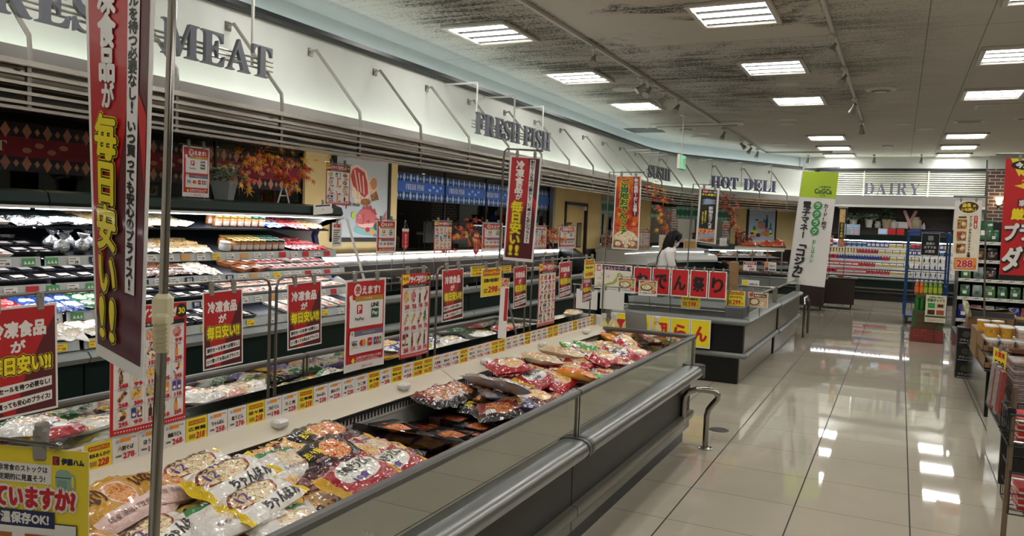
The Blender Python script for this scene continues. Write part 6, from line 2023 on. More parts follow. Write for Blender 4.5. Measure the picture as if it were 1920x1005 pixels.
DESC = {'champon': 'yellow-ended white champon noodle bag', 'gold': 'shiny gold fried-tofu bag', 'udon': 'brown udon bag with bowl picture', 'white': 'white noodle bag with green band', 'olive': 'olive and white soba bag',
  'black': 'black noodle bag with orange bowl', 'blackred': 'black and red noodle bag', 'red': 'red ramen bag with noodle picture', 'redwhite': 'red noodle bag with white oval', 'grey': 'silver grey pasta bag', 'orange': 'bright orange snack bag',
  'blue': 'blue-edged fried noodle bag', 'yellowblack': 'yellow and black noodle bag', 'beige': 'beige udon pack with red toppings', 'green': 'green and white vegetable bag', 'pink': 'pink noodle bag with yellow ends',
  'meal_red': 'black frozen meal tray with red pasta', 'meal_yel': 'black frozen meal tray with yellow pasta', 'meal_dark': 'black frozen meal tray with dark food'}

SB = .90
todo = []      # (kind, x, y, z, rz, rx, ry)

def bag(kind, px, py, z, rz=0, rx=0, ry=0):
 z += .075 if kind.startswith('meal') else .065
 p = at_z(px, py, z)
 todo.append([kind, min(-1.44, max(-1.91, p[0])), min(p[1], 5.64), z - (.02 if kind.startswith('meal') else .005), rz + (16 if -40 < rz < 0 else 0), rx, ry])

BAGS = [('gold', 150, 985, .64, 20, 0, 25), ('gold', 200, 965, .68, 10, 6, 20), ('gold', 262, 925, .67, -20, -8, 10), ('gold', 322, 950, .62, 12, 10, 12), ('gold', 175, 930, .64, 30, 5, 0),
  ('champon', 357, 892, .69, -12, 4, 14), ('champon', 432, 908, .70, -14, 6, 16), ('champon', 487, 950, .66, -8, 4, 12), ('udon', 450, 868, .64, -10, 5, 10), ('udon', 512, 846, .65, -16, 5, 12), ('white', 529, 882, .66, -14, -4, 14),
  ('white', 430, 980, .64, -30, 5, 10), ('olive', 352, 997, .62, -20, 6, 8), ('white', 540, 1000, .60, -25, 0, 10), ('champon', 400, 940, .62, -20, 0, 8), ('orange', 515, 975, .58, 10, 10, 0),
  ('black', 540, 826, .66, 10, 0, 14), ('black', 590, 826, .66, -20, 6, 10), ('pink', 640, 840, .64, -12, 4, 12), ('black', 612, 868, .66, -24, 10, 16), ('pink', 585, 905, .62, -30, 12, 10),
  ('redwhite', 672, 905, .66, -14, 6, 18), ('redwhite', 735, 886, .62, -10, 6, 14), ('yellowblack', 706, 860, .62, 30, 8, 8), ('red', 672, 872, .62, 10, 10, 10), ('blackred', 745, 873, .60, 20, 6, 6), ('udon', 640, 930, .56, -12, 0, 8),
  ('meal_red', 737, 803, .63, 70, 0, 0), ('meal_dark', 700, 836, .57, 60, 0, 0), ('meal_yel', 798, 830, .60, 80, 4, 0), ('meal_yel', 852, 838, .57, 80, 2, 0), ('meal_red', 838, 816, .56, 80, 0, 0), ('meal_dark', 776, 850, .55, 75, 0, 0), ('meal_dark', 760, 815, .56, 75, 0, 0), ('meal_red', 800, 800, .545, 65, 0, 0),
  ('blackred', 800, 752, .66, 0, 0, 14), ('blackred', 828, 748, .66, 20, 6, 12), ('blackred', 858, 742, .66, -10, 4, 14), ('red', 872, 756, .62, -30, 8, 12), ('black', 885, 772, .60, 20, 4, 10),
  ('meal_dark', 845, 785, .58, 85, 0, 0), ('meal_red', 890, 800, .565, 85, 0, 0), ('blackred', 935, 779, .62, -40, 6, 10), ('blue', 962, 768, .62, -30, 4, 10), ('udon', 1000, 756, .61, -20, 4, 10), ('meal_dark', 900, 815, .55, 80, 0, 0),
  ('grey', 902, 722, .70, 50, -10, 24), ('grey', 950, 732, .70, 46, -12, 26), ('grey', 915, 745, .64, 50, 0, 16), ('grey', 975, 748, .62, 44, 0, 14),
  ('red', 953, 694, .72, -40, 4, 10), ('redwhite', 1003, 718, .66, -20, 6, 16), ('red', 1042, 722, .64, -16, 8, 14), ('red', 960, 712, .64, 20, 0, 8), ('pink', 1044, 741, .58, -10, 4, 8), ('red', 1000, 735, .60, 10, 4, 6),
  ('orange', 1080, 712, .66, 80, 0, 18), ('green', 1115, 712, .62, 70, 0, 16), ('blue', 1118, 722, .58, 60, 0, 10),
  ('beige', 1012, 682, .67, 66, 0, 8), ('beige', 1050, 670, .68, 66, 0, 8), ('red', 1076, 682, .65, 6, 18, 30), ('pink', 1040, 700, .60, 40, 0, 6), ('beige', 1060, 692, .60, 60, 0, 4),
  ('green', 1066, 656, .68, 46, 6, 10), ('green', 1102, 655, .68, 44, 6, 10), ('beige', 1137, 657, .62, 40, 0, 4), ('olive', 1160, 660, .60, 40, 0, 4),
  ('red', 1100, 672, .65, 50, 6, 12), ('red', 1128, 677, .66, -20, 6, 16), ('redwhite', 1160, 672, .66, -14, 6, 16), ('red', 1190, 668, .66, -12, 6, 16), ('red', 1165, 688, .62, -10, 6, 14), ('redwhite', 1130, 695, .60, -14, 6, 12), ('blackred', 1210, 672, .60, -10, 4, 10),
  ('meal_yel', 1141, 632, .64, 70, 0, 0), ('meal_dark', 1132, 642, .60, 66, 0, 0), ('orange', 1168, 634, .64, 40, 0, 20), ('red', 1172, 648, .64, 0, 10, 30), ('meal_dark', 1160, 625, .58, 70, 0, 0)]
for a in BAGS:
 bag(*a)
# the layer beneath
rnd = random.Random(5)
zones = [(1.05, 'gold'), (1.45, 'champon'), (1.75, 'udon'), (2.05, 'black'), (2.35, 'pink'), (2.65, 'meal_dark'), (2.9, 'meal_dark'), (3.15, 'meal_red'), (3.42, 'blackred'), (3.7, 'blackred'), (3.98, 'grey'), (4.25, 'red'), (4.52, 'red'), (4.8, 'beige'), (5.08, 'green'), (5.34, 'red'), (5.6, 'meal_dark')]
for i in range(21):
 y = 1.0 + .225 * i
 kd = min(zones, key=lambda q: abs(q[0] - y))[1]
 ml = kd.startswith('meal')
 for x in ((-1.9, -1.74, -1.58, -1.45) if not ml else (-1.89, -1.70, -1.51)):
  todo.append([kd, x + rnd.uniform(-.01, .01), y + rnd.uniform(-.02, .02), .602, rnd.uniform(-14, 14) + 90 * ml, 0, 0])
  if not ml:
   todo.append([kd, x + rnd.uniform(-.02, .02), y + rnd.uniform(-.03, .03), .645, rnd.uniform(-25, 25), 3, 5])
   todo.append([kd, x + rnd.uniform(-.02, .02), y + rnd.uniform(-.03, .03), .688 - .05 * (x > -1.6), rnd.uniform(-25, 25), 3, 5])
todo.sort(key=lambda q: q[2])
cnt = {}
for kd, x, y, z, rz, rx, ry in todo:
 i = cnt.get(kd, 0); cnt[kd] = i + 1
 pk[kd].put((x, y, z), (radians(rx), radians(ry), radians(rz)), '%s in the aisle freezer, %s such from the entrance' % (DESC[kd], nth(i)), 'frozen bags and meals in the aisle freezer', SB)
# far basin of the twin row
LB = [('white', 45, 812, .72), ('redwhite', 15, 806, .70), ('redwhite', 90, 820, .70), ('white', 130, 800, .66), ('redwhite', 335, 748, .70), ('white', 372, 752, .70), ('pink', 410, 745, .68), ('white', 440, 735, .66), ('blue', 722, 652, .72), ('blue', 742, 640, .70), ('olive', 800, 655, .68), ('pink', 700, 668, .66), ('white', 770, 648, .66),
      ('white', 840, 645, .66), ('white', 905, 632, .66), ('pink', 930, 622, .64), ('red', 925, 618, .66), ('white', 985, 615, .66), ('red', 1005, 605, .62), ('beige', 1075, 592, .68), ('white', 1060, 600, .64), ('redwhite', 200, 790, .66), ('pink', 260, 775, .66), ('white', 560, 700, .62), ('pink', 620, 690, .62), ('black', 520, 715, .60)]
todo = []
for kd, px_, py_, z in LB:
 p = at_z(px_, py_, z + .04)
 todo.append((kd, min(-2.34, max(-2.84, p[0])), p[1], z + .035))
for y in np.arange(1.1, 5.6, .3):
 for x in (-2.42, -2.62, -2.80):
  kd = rnd.choice(('white', 'redwhite', 'pink', 'blue', 'olive', 'red'))
  todo.append((kd, x, float(y), .602)); todo.append((kd, x + .01, float(y) + .02, .65))
  if x > -2.5:
   todo.append((kd, x, float(y) + .01, .70))
todo.sort(key=lambda q: q[2])
cnt = {}
for kd, x, y, z in todo:
 i = cnt.get(kd, 0); cnt[kd] = i + 1
 pk[kd].put((x, y, z), (radians(rnd.uniform(-3, 8)), radians(rnd.uniform(-6, 6)), radians(rnd.uniform(-40, 40))), '%s in the wall-side freezer, %s such from the entrance' % (DESC[kd], nth(i)), 'frozen bags in the wall-side freezer', .85)
# dividers
for k, y in enumerate((2.62, 3.28, 4.08, 4.66, 5.2)):
 obj('basin_divider', MB().box((-1.99, y - .002, .602), (-1.365, y + .002, .73), SMOKE), 'smoky clear divider across the aisle freezer, %s from the entrance' % nth(k), 'divider', 'freezer dividers')

# ------------------------------------------------------------------ goods of the meat case
tr_red = Kind('meat_tray', tray_mb(.15, .11, .022, m_traywht), [('meat', hump(.135, .095, .012, .02, food('food_meat', ['#6e1214', '#b02a2e', '#d9827c', '#8e1a1e', '#e9c4ba'], 60, .25, .6), 1, 8)), ('price_label', MB().box((-.02, -.06, .0335), (.02, -.02, .034), PAPER))], 'meat tray', 50)
tr_org = Kind('meat_tray', tray_mb(.15, .11, .022, m_traywht), [('meat', hump(.135, .095, .012, .02, food('food_pork', ['#b8604a', '#e0a08a', '#f0cdbc', '#cf7a5c'], 60, .25, .6), 2, 8)), ('price_label', MB().box((-.02, -.06, .0335), (.02, -.02, .034), PAPER))], 'meat tray', 50)
tr_blk = Kind('packed_tray', tray_mb(.16, .12, .03, m_trayblk), [('food', hump(.145, .105, .018, .014, food('food_black_beans', ['#16181c', '#2c3038', '#4a4e54', '#22262c'], 60, .2, .8), 3, 8)), ('price_label', MB().box((-.03, -.05, .0325), (.02, .02, .033), PAPER))], 'packed tray', 50)
tr_brn = Kind('packed_tray', tray_mb(.16, .12, .03, mat('tray_orange', '#b06a3a', .35)), [('food', hump(.145, .105, .018, .014, F_DARK, 4, 8)), ('price_label', MB().box((-.02, .0, .0325), (.03, .05, .033), PAPER))], 'packed tray', 50)
m_foil = mat('foil_silver', '#c9ccd0', .16, 1.0, bump=.9, bscale=60)
foil = Kind('foil_bag', pouch('foil_bag', .24, .15, .05, m_foil, 21, nu=16, nv=10), (), 'foil bag')
bl = MB()
bl.lathe([(.0, .0), (.03, .004), (.048, .025), (.05, .045), (.04, .07), (.016, .085), (.012, .092), (.034, .115), (.038, .122), (.0, .1)], (0, 0, 0), m_foil, 14)
twist = Kind('foil_twist', bl, (), 'foil pack', 60)
jb = MB(); jb.lathe([(.0, 0), (.03, 0), (.033, .006), (.033, .055), (.028, .064)], (0, 0, 0), food('jar_salmon', ['#a04a24', '#c9743a', '#e0a06a', '#8a3a1c'], 80), 16)
jl = MB(); jl.lathe([(.0295, .062), (.031, .063), (.031, .078), (.028, .08), (0, .08)], (0, 0, 0), mat('jar_lid_gold', '#b59a52', .3, .7), 16)
jg = MB(); jg.lathe([(.0295, .062), (.031, .063), (.031, .078), (.028, .08), (0, .08)], (0, 0, 0), mat('jar_lid_green', '#2f5a46', .35, .4), 16)
jp = MB()
cvj = Canvas(jp, lambda x, y, z: (.0335 * cos(x), .0335 * sin(x), .05 - y), 1, 1); cvj.sub = None
for q in range(8):
 a = -1.1 + .275 * q
 cvj.rect(a, .005, a + .275, .04, PAPER); cvj.z = 0
jar_g = Kind('jar', jb, [('lid', jl), ('label', jp)], 'jar'); jar_n = Kind('jar', jb, [('lid', jg), ('label', jp)], 'jar')
jw = MB(); jw.lathe([(0, 0), (.04, 0), (.045, .01), (.045, .04), (.038, .05)], (0, 0, 0), WPL, 18)
jwl = MB(); jwl.lathe([(.04, .048), (.043, .05), (.043, .066), (0, .068)], (0, 0, 0), WPL, 18)
tub_w = Kind('tub', jw, [('lid', jwl)], 'tub')
po = lambda nm, base, cols, sd, **k: Kind('food_pouch', pouch('food_pouch', .17, .12, .03, pouch_mat('film_small_' + nm, base, base, cols, **k), sd, nu=14, nv=10), (), 'food pouch')
p_red = po('red', '#c4202c', ['#e9c4ba', '#c4202c', '#f0e6dc'], 31)
p_tan = po('tan', '#c9a46a', ['#8a5a2a', '#e9d2a0', '#b07a3a'], 32)
p_blue = po('blue', '#3a62b4', ['#c9d6ee', '#e9eef6', '#7a9ad4'], 33)
p_green = po('green', '#3a7a4a', ['#a8c8a0', '#e9f0e0', '#5a9a5a'], 34)
p_white = po('white', '#d9d4c8', ['#8a6a4a', '#e9dcc4', '#b89a74'], 35)
p_brown = po('brown', '#6a4a3a', ['#4a2a1c', '#9a6a4a', '#3a2018'], 36)
p_cream = po('cream', '#e2d8b8', ['#b89a5a', '#f0e6c4', '#cfb07a'], 37)
TILT = radians(11.3)

def fill(shelf, items, rows=1, dx=.12, x0=.07, tilt=0.0):
 """items: [(kind, description, y0, y1, pitch, rows, row spacing, rot)]"""
 lx_, lz = MD[shelf]
 nm = ('top', 'second', 'third', 'fourth', 'lowest')[shelf]
 for kd, desc, ya, yb, pit, rws, rsp, rot in items:
  n = max(1, int(round((yb - ya) / pit)))
  k = 0
  for r in range(rws):
   for i in range(n):
    y = ya + (i + .5) * (yb - ya) / n
    x = lx_ - x0 - r * rsp
    z = lz + SL * (lx_ - x) + .003
    if kd in (foil, twist, p_red, p_tan, p_brown, p_white, p_blue, p_green, p_cream):
     ex = (rnd.uniform(-.1, .1), TILT + rnd.uniform(-.05, .12), rot + rnd.uniform(-.25, .25)); y += rnd.uniform(-.015, .015)
    else:
     ex = (0, TILT, rot + rnd.uniform(-.05, .05))
    ex = (Matrix.Rotation(ex[1], 3, 'Y') @ Matrix.Rotation(ex[2], 3, 'Z') @ Matrix.Rotation(ex[0], 3, 'X')).to_euler()
    kd.put((x, y, z), ex, '%s on the %s meat case shelf, %s from entrance%s' % (desc, nm, nth(k % n), ('', ' behind', ' rearmost')[r]), '%s on the %s meat case shelf' % (desc, nm), parts=True)
    k += 1

H2 = pi / 2
fill(0, [(tr_org, 'pink meat tray', 2.55, 2.8, 0.13, 3, 0.13, H2), (foil, 'silver foil bag', 2.82, 3.25, 0.111, 3, 0.11, H2), (p_tan, 'tan fish pouch', 3.3, 3.75, 0.0962, 3, 0.11, H2), (p_cream, 'cream fish pouch', 3.8, 4.1, 0.104, 3, 0.11, .6), (jar_g, 'salmon jar with gold lid', 4.35, 4.72, 0.075, 2, 0.075, 0), (jar_n, 'salmon jar with green lid', 4.72, 4.88, 0.075, 2, 0.075, 0),
         (p_blue, 'blue food pouch', 4.9, 5.05, 0.074, 3, 0.11, H2), (p_red, 'red food pouch', 5.06, 5.34, 0.074, 3, 0.11, H2), (p_tan, 'tan food pouch near the end', 5.36, 5.56, 0.0814, 2, 0.11, H2)])
fill(1, [(tr_org, 'orange-pink salmon tray', 2.5, 2.78, 0.13, 3, 0.15, H2), (tr_blk, 'black packed tray', 2.8, 3.02, 0.13, 3, 0.15, 0), (twist, 'twisted silver foil pack', 3.04, 3.5, 0.105, 2, 0.11, 0), (p_white, 'white dried fish pouch', 3.55, 3.86, 0.0888, 3, 0.11, 1.2), (p_tan, 'tan dried fish pouch', 3.88, 4.22, 0.0814, 3, 0.11, 1.2), (tub_w, 'round white tub', 4.34, 4.44, 0.1, 1, 0.1, 0),
         (jar_g, 'salmon jar with gold lid', 4.46, 4.80, 0.07, 3, 0.07, 0), (jar_n, 'salmon jar with green lid', 4.80, 5.02, 0.07, 3, 0.07, 0), (p_red, 'red food pouch', 5.08, 5.5, 0.0888, 3, 0.11, H2)])
fill(2, [(tr_blk, 'black packed tray', 2.45, 3.4, 0.135, 3, 0.16, 0), (p_brown, 'brown sausage pack', 3.5, 3.95, 0.0888, 3, 0.11, 0), (p_white, 'clear pale pack', 3.98, 4.2, 0.0888, 2, 0.11, H2), (tr_brn, 'orange packed tray', 4.4, 4.7, 0.14, 2, 0.15, .3), (tr_red, 'red meat tray', 4.74, 5.55, 0.125, 3, 0.16, 0)])
fill(3, [(p_red, 'red food pouch', 2.45, 2.75, 0.104, 2, 0.11, H2), (p_blue, 'blue food pouch', 2.78, 3.1, 0.0962, 3, 0.11, H2), (p_green, 'green food pouch', 3.1, 3.45, 0.0962, 3, 0.11, H2), (tr_blk, 'black striped fish tray', 3.5, 4.15, 0.13, 3, 0.16, 0), (tr_org, 'pale pink meat tray', 4.3, 5.5, 0.13, 3, 0.16, 0)])
fill(4, [(p_white, 'pale flat pack', 2.5, 3.5, 0.126, 2, 0.11, H2), (tr_blk, 'black packed tray', 3.6, 4.3, 0.15, 2, 0.13, H2), (tr_org, 'pink tray', 4.6, 5.4, 0.16, 2, 0.13, H2)])
fa = tr_red.put((MD[2][0] - .17, 5.12, MD[2][1] + SL * .17 + .033), (0, TILT, .2), 'red meat tray lying on top of the third shelf trays of the meat case', 'red meat tray stacked on the third meat case shelf')
# price tags in the rails
tagm = {}
for nm, cols_ in (('white', (PAPER, INK)), ('green', (mat('tag_green', '#4f9a5c', .5), PAPER)), ('red', (PRED, PAPER)), ('orange', (mat('tag_orange', '#d9a15a', .5), INK)), ('navy', (NAVY, PAPER)), ('yellow', (PYEL, PRED))):
 w = .075
 def d_tag(c, cols_=cols_, nm=nm):
  c.rect(0, 0, 75, 42, cols_[0])
  if nm in ('white', 'yellow'):
   c.rect(8, 8, 50, 12, cols_[1]); c.text('298', 52, 30, 24, 13, cols_[1], .8); c.rect(8, 24, 34, 28, cols_[1])
  elif nm == 'green':
   for q in range(3):
    c.poly([(6 + 22 * q, 34), (16 + 22 * q, 14), (26 + 22 * q, 34)], PAPER)
  elif nm == 'navy':
   c.text('厚切', 38, 20, 40, 26, PAPER, .6)
 b_, _, _ = sheet((0, -w / 2, .021), (0, w / 2, .021), (.006, -w / 2, -.021), (.006, w / 2, -.021), 75, 42, d_tag, cols_[0], .001)
 tagm[nm] = b_.mesh('price_tag')
pat = {1: ['white'] * 2 + ['green', 'green', 'white', 'navy', 'white', 'orange', 'white', 'white', 'orange', 'white', 'yellow', 'white', 'orange', 'white', 'white', 'red', 'white', 'red', 'white', 'red'],
       2: ['red', 'white', 'red', 'green', 'white', 'green', 'white', 'green', 'navy', 'white', 'white', 'navy', 'white', 'white', 'navy', 'white', 'orange', 'white', 'yellow', 'white', 'white', 'red', 'white', 'red', 'white'],
       3: ['white', 'green', 'white', 'green', 'white', 'green', 'navy', 'white', 'white', 'navy', 'white', 'orange', 'white', 'white', 'orange', 'white', 'red', 'white', 'white', 'red', 'white'],
       4: ['yellow'] * 9 + ['white', 'white', 'yellow', 'yellow', 'white', 'yellow']}
for sh, seq in pat.items():
 lx_, lz = MD[sh]
 n = len(seq); c_ = {}
 for i, nm in enumerate(seq):
  y = 2.5 + (5.55 - 2.5) * (i + .5) / n
  c_[nm] = c_.get(nm, 0) + 1
  obj('price_tag', tagm[nm], '%s price tag in the %s meat case rail, %s such from the entrance' % (nm, ('', 'second', 'third', 'fourth', 'lowest')[sh], nth(c_[nm] - 1)), 'price tag', 'price tags in the meat case rails', loc=(lx_ + .0125, y, lz - .024))
# fish case goods
for k in range(30):
 y = 5.95 + .2 * k
 if y > 11.9:
  break
 for r in range(2):
  kd = (tr_org, tr_red, tr_blk, tr_brn)[rnd.randrange(4)]
  kd.put((-4.62 - .36 * r, y + rnd.uniform(-.02, .02), .672 + .215 * r), (0, 0, rnd.uniform(-.2, .2)), 'packed fish tray in the fish case %s row, %s from the meat case end' % (('front', 'back')[r], nth(k)), 'fish trays in the low fish cases', 1.15, parts=(y < 9))
# ------------------------------------------------------------------ goods on the oden island and beyond
pk2 = [tr_brn, tr_blk, tr_org]
for k in range(9):
 x = -2.66 + .125 * k
 pk2[k % 3].put((x, 8.42, .582), (0, 0, H2 + rnd.uniform(-.2, .2)), 'packed stew tray in the oden front trough, %s from the spine side' % nth(k), 'trays in the oden front trough')
skew = Kind('skewer_pack', pouch('skewer_pack', .30, .2, .05, pouch_mat('film_skewers', '#dcc8a8', '#b5141c', ['#c9a06a', '#f6efe0', '#7a4a2a', '#e9dcc0'], .5, .5, .4, .42, None, scale=40), 41, nu=16, nv=10), (), 'skewer pack')
for k, (px_, py_) in enumerate(((1350, 570), (1372, 572), (1394, 573), (1345, 585), (1370, 587), (1392, 589))):
 p = at_z(px_, py_, .66)
 skew.put((min(-1.62, p[0]), p[1] if p[1] < 9.0 else 8.9, .63 if k < 3 else .585), (0, .1, rnd.uniform(1.2, 1.9)), 'clear skewer pack with red edge at the island corner, %s from the red sheets' % nth(k), 'skewer packs at the oden island')
box_p = MB(); box_p.box((-.11, -.07, 0), (.11, .07, .14), food('pack_cream', ['#e9dcc0', '#d9b890', '#f2ead8', '#b04a2a'], 25), .006)
oden_bag = Kind('stew_bag', pouch('stew_bag', .26, .2, .06, pouch_mat('film_stew', '#b9b4ac', '#b9b4ac', ['#d9cfc0', '#8a7a6a', '#e9e4da', '#a0907c'], .5, .5, .4, .42, None, .15), 42, nu=16, nv=10), (), 'stew bag')
i = 0
for y in np.arange(8.85, 10.45, .24):
 for x in (-2.55, -2.33, -2.1, -1.88, -1.66):
  z = .43
  oden_bag.put((x + rnd.uniform(-.02, .02), y, z), (0, 0, rnd.uniform(-.5, .5)), 'clear stew bag in the oden island basin, %s from its front trough' % nth(i), 'stew bags in the oden basin')
  if i % 2 == 0 and i < 30:
   oden_bag.put((x, y + .02, z + .06), (.1, .1, rnd.uniform(-1, 1)), 'clear stew bag lying on top in the oden basin, %s from the trough' % nth(i // 2), 'upper stew bags in the oden basin')
  i += 1
i = 0
for y in np.arange(10.85, 12.8, .3):
 for x in (-2.5, -2.2, -1.9, -1.62):
  kd = (tr_blk, tr_brn, tr_red)[i % 3]
  kd.put((x, y, .43), (0, 0, H2), 'packed tray in the far steel island, %s from the oden island' % nth(i), 'trays in the far island', 1.4, parts=False)
  i += 1
t = thing('carton', 'plain brown carton standing behind the last red character sheet', 'box', (*at_y(1374, 540, 8.75)[:2], .62), (0, 0, .2))
obj('carton_body', MB().box((-.05, -.06, 0), (.05, .06, .62), CARD, .004), parent=t)
# oil bottles and flap at the freezer end
t = thing('side_table', 'small white table between the freezer end and the oden island carrying bottles', 'table', (-1.93, 6.25, 0))
obj('table_top', MB().box((-.28, -.17, .54), (.28, .17, .56), WPL, .006), parent=t)
for sx in (-1, 1):
 for sy in (-1, 1):
  obj('leg', MB().box((sx * .25 - .012, sy * .14 - .012, 0), (sx * .25 + .012, sy * .14 + .012, .54), DSTEEL), parent=t)
ob = MB(); ob.lathe([(.0, 0), (.042, 0), (.046, .01), (.046, .17), (.036, .215), (.017, .245), (.017, .27)], (0, 0, 0), mat('bottle_oil', '#cdbb7a', .12, coat=.5), 18)
oc = MB(); oc.lathe([(.02, .265), (.021, .30), (.0, .302)], (0, 0, 0), WPL, 14)
ol = MB(); ol.lathe([(.0465, .05), (.0468, .14)], (0, 0, 0), mat('bottle_label', '#d9cf9a', .4), 18); ol.lathe([(.047, .07), (.047, .10)], (0, 0, 0), BRN, 18)
oil = Kind('soup_bottle', ob, [('cap', oc), ('label', ol)], 'bottle')
for k, (dx, dy) in enumerate(((-.22, -.1), (-.12, -.11), (-.0, -.1), (-.18, .02), (-.06, .03), (.06, .02), (.12, -.1), (.2, .0))):
 oil.put((-1.93 + dx, 6.25 + dy, .56), (0, 0, k), 'pale soup bottle with white cap on the small table, %s from the fish side' % nth(k), 'soup bottles behind the freezer end')
a, c_ = at_y(1172, 580, 6.05), at_y(1214, 584, 6.05)
b, P, N = sheet((a[0], 6.05, a[2]), (c_[0], 6.02, a[2] - .02), (a[0] + .03, 6.06, .57), (c_[0] + .03, 6.03, .57), 10, 10, lambda c: None, mat('sheet_clear_grey', '#8b8780', .25, coat=.6), .003, 6, 4, curl=.03)
obj('bent_sheet', b, 'bent grey translucent plastic sheet standing by the soup bottles', 'sheet', smooth=60)

# ------------------------------------------------------------------ deli goods
i = 0
pp0, pd, pn = on_path(S_B + .7)
for s in np.arange(S_B + .8, S_B + 2.95, .2):
 p, d, n = on_path(s, .75)
 (tr_brn, tr_org, tr_blk)[i % 3].put((p[0], p[1], .84), (0, 0, atan2(d[1], d[0])), 'cooked food tray on the deli case deck, %s from the sushi counter' % nth(i), 'deli trays', 1.2, parts=False)
 p, d, n = on_path(s, .25)
 (tr_red, tr_brn, tr_org)[i % 3].put((p[0], p[1], .99), (0, 0, atan2(d[1], d[0])), 'cooked food tray on the deli case shelf, %s from the sushi counter' % nth(i), 'deli trays', 1.1, parts=False)
 i += 1

def leaf_clump(b, c, r, n, m, seed, fl=.5, L=.05):
 q = random.Random(seed)
 for _ in range(n):
  a, e = q.uniform(0, 2 * pi), q.uniform(-.2, 1.4)
  rr = r * q.uniform(.3, 1)
  p = np.array(c) + rr * np.array([cos(a) * cos(e), sin(a) * cos(e), sin(e) * fl * 1.6])
  d = np.array([cos(a + q.uniform(-.8, .8)), sin(a + q.uniform(-.8, .8)), q.uniform(-.6, .5)]); d /= np.linalg.norm(d)
  s = np.cross(d, [q.uniform(-.4, .4), q.uniform(-.4, .4), 1]); s /= np.linalg.norm(s) + 1e-9
  l = L * q.uniform(.7, 1.2); nn = np.cross(s, d)
  b.add([p, p + d * l * .45 + s * l * .28 + nn * l * .06, p + d * l, p + d * l * .45 - s * l * .28 + nn * l * .06, p + d * l * .45 - nn * l * .06], [(0, 1, 4), (1, 2, 4), (2, 3, 4), (3, 0, 4)], m)

G1m = mat('leaf_green', '#3f6a3a', .45); G2m = mat('leaf_pale', '#8aa890', .5); G3m = mat('leaf_dark', '#1f4a30', .4)
for k, s in enumerate((S_B + .9, S_B + 1.25, S_B + 2.0, S_B + 2.4)):
 p, d, n = on_path(s, .1)
 b = MB(); leaf_clump(b, (0, 0, 0), .16, 40, G3m, 50 + k, .4, .09)
 obj('garnish_leaves', b, 'dark green plastic garnish leaves on the deli shelf, %s from the sushi counter' % nth(k), 'plant', 'deli garnish leaves', loc=(p[0], p[1], 1.0), smooth=None)
# fried food table with a roof shelf
t = thing('deli_stand', 'tubular two-tier stand with fried food on its top shelf before the deli picture', 'stand', (-2.2, 14.6, 0))
obj('top_shelf', MB().box((-.42, -.3, 1.28), (.42, .3, 1.31), mat('stand_shelf_tan', '#b8a98c', .4), .006).box((-.42, -.3, 1.25), (.42, -.28, 1.285), WPL), parent=t)
obj('table_top', MB().box((-.5, -.4, .82), (.5, .4, .86), BLKP, .01), parent=t)
obj('base', MB().box((-.46, -.36, 0), (.46, .36, .82), mat('stand_base_grey', '#6d6d68', .5), .01), parent=t)
for sx in (-.38, -.12, .14, .38):
 obj('post', MB().tube([(sx, -.25, .86), (sx, -.25, 1.28)], .012, STEEL, 8), parent=t)
fry = MB(); f_ = hump(.3, .26, 0, .1, food('fried_red', ['#5a140c', '#a8361c', '#c9602a', '#7a1c10'], 40), 5, 12); fry.add(f_.v, f_.f, f_.mats[0]); fry.box((-.13, -.15, -.002), (.13, .15, .012), BLKP)
fk = Kind('fried_food_tray', fry, (), 'food tray', 50)
for k, (x, z) in enumerate(((-2.42, 1.313), (-2.1, 1.313), (-1.95, 1.34))):
 fk.put((x if k < 2 else -1.93, 14.6 if k < 2 else 14.62, 1.313), (0, 0, .1 * k), 'heap of red fried food on the stand top shelf, %s from the maple spray' % nth(k), 'fried food heaps', (1, 1, 1 + .3 * k))
for k in range(4):
 (tr_brn, tr_org)[k % 2].put((-2.55 + .24 * k, 14.5, .863), (0, 0, H2), 'fried food tray on the stand table, %s from the maple spray' % nth(k), 'fried food trays', 1.3, parts=False)
t = thing('white_basket', 'white tray of packed snacks on the deli canopy under the bottle picture', 'tray', tuple(np.append(on_path(S_B + 2.5, .15)[0], 1.245)), (0, 0, atan2(pd[1], pd[0])))
obj('tray_body', MB().box((-.3, -.14, 0), (.3, .14, .1), WPL, .01), parent=t)
obj('snack', MB().box((-.26, -.16, .02), (.2, -.141, .09), F_RED), parent=t)
p, d, n = on_path(S_B + 1.15, .3)
t = thing('notice_card', 'white notice stand on the deli canopy with a pale yellow card below', 'card', (p[0], p[1], 1.2), (0, 0, atan2(d[1], d[0])))
obj('card_sheet', MB().box((-.12, -.01, 0), (.12, .0, .2), PAPER).box((-.09, -.012, .12), (.09, -.01, .125), LBLU).box((-.09, -.012, .08), (.09, -.01, .085), LBLU), parent=t)
obj('price_flap', MB().box((-.1, -.03, -.14), (.1, -.02, .0), mat('flap_yellow', '#d8cf9a', .5)), parent=t)
p, d, n = on_path(S_B + 1.95, .1)
obj('glass_vase', MB().lathe([(.0, 0), (.11, 0), (.115, .36), (.10, .36), (.1, .02)], (0, 0, 0), CLEAR, 20).lathe([(0, .02), (.09, .02), (.09, .3), (0, .32)], (0, 0, 0), food('vase_filling', ['#6a5a44', '#b8a888', '#d8cdb4'], 30), 14), 'tall clear jar with brown filling on the deli canopy', 'jar', loc=(p[0], p[1], 1.2))
obj('green_board', MB().prism([(-.12, 0), (.09, 0), (.13, .27), (-.08, .30)], -.008, .008, mat('board_lime', '#8fa53a', .5)), 'tilted lime green board above the oden red sheets', 'board', loc=tuple(at_y(1350, 510, 14.0)[:2]) + (.86,)) if False else None

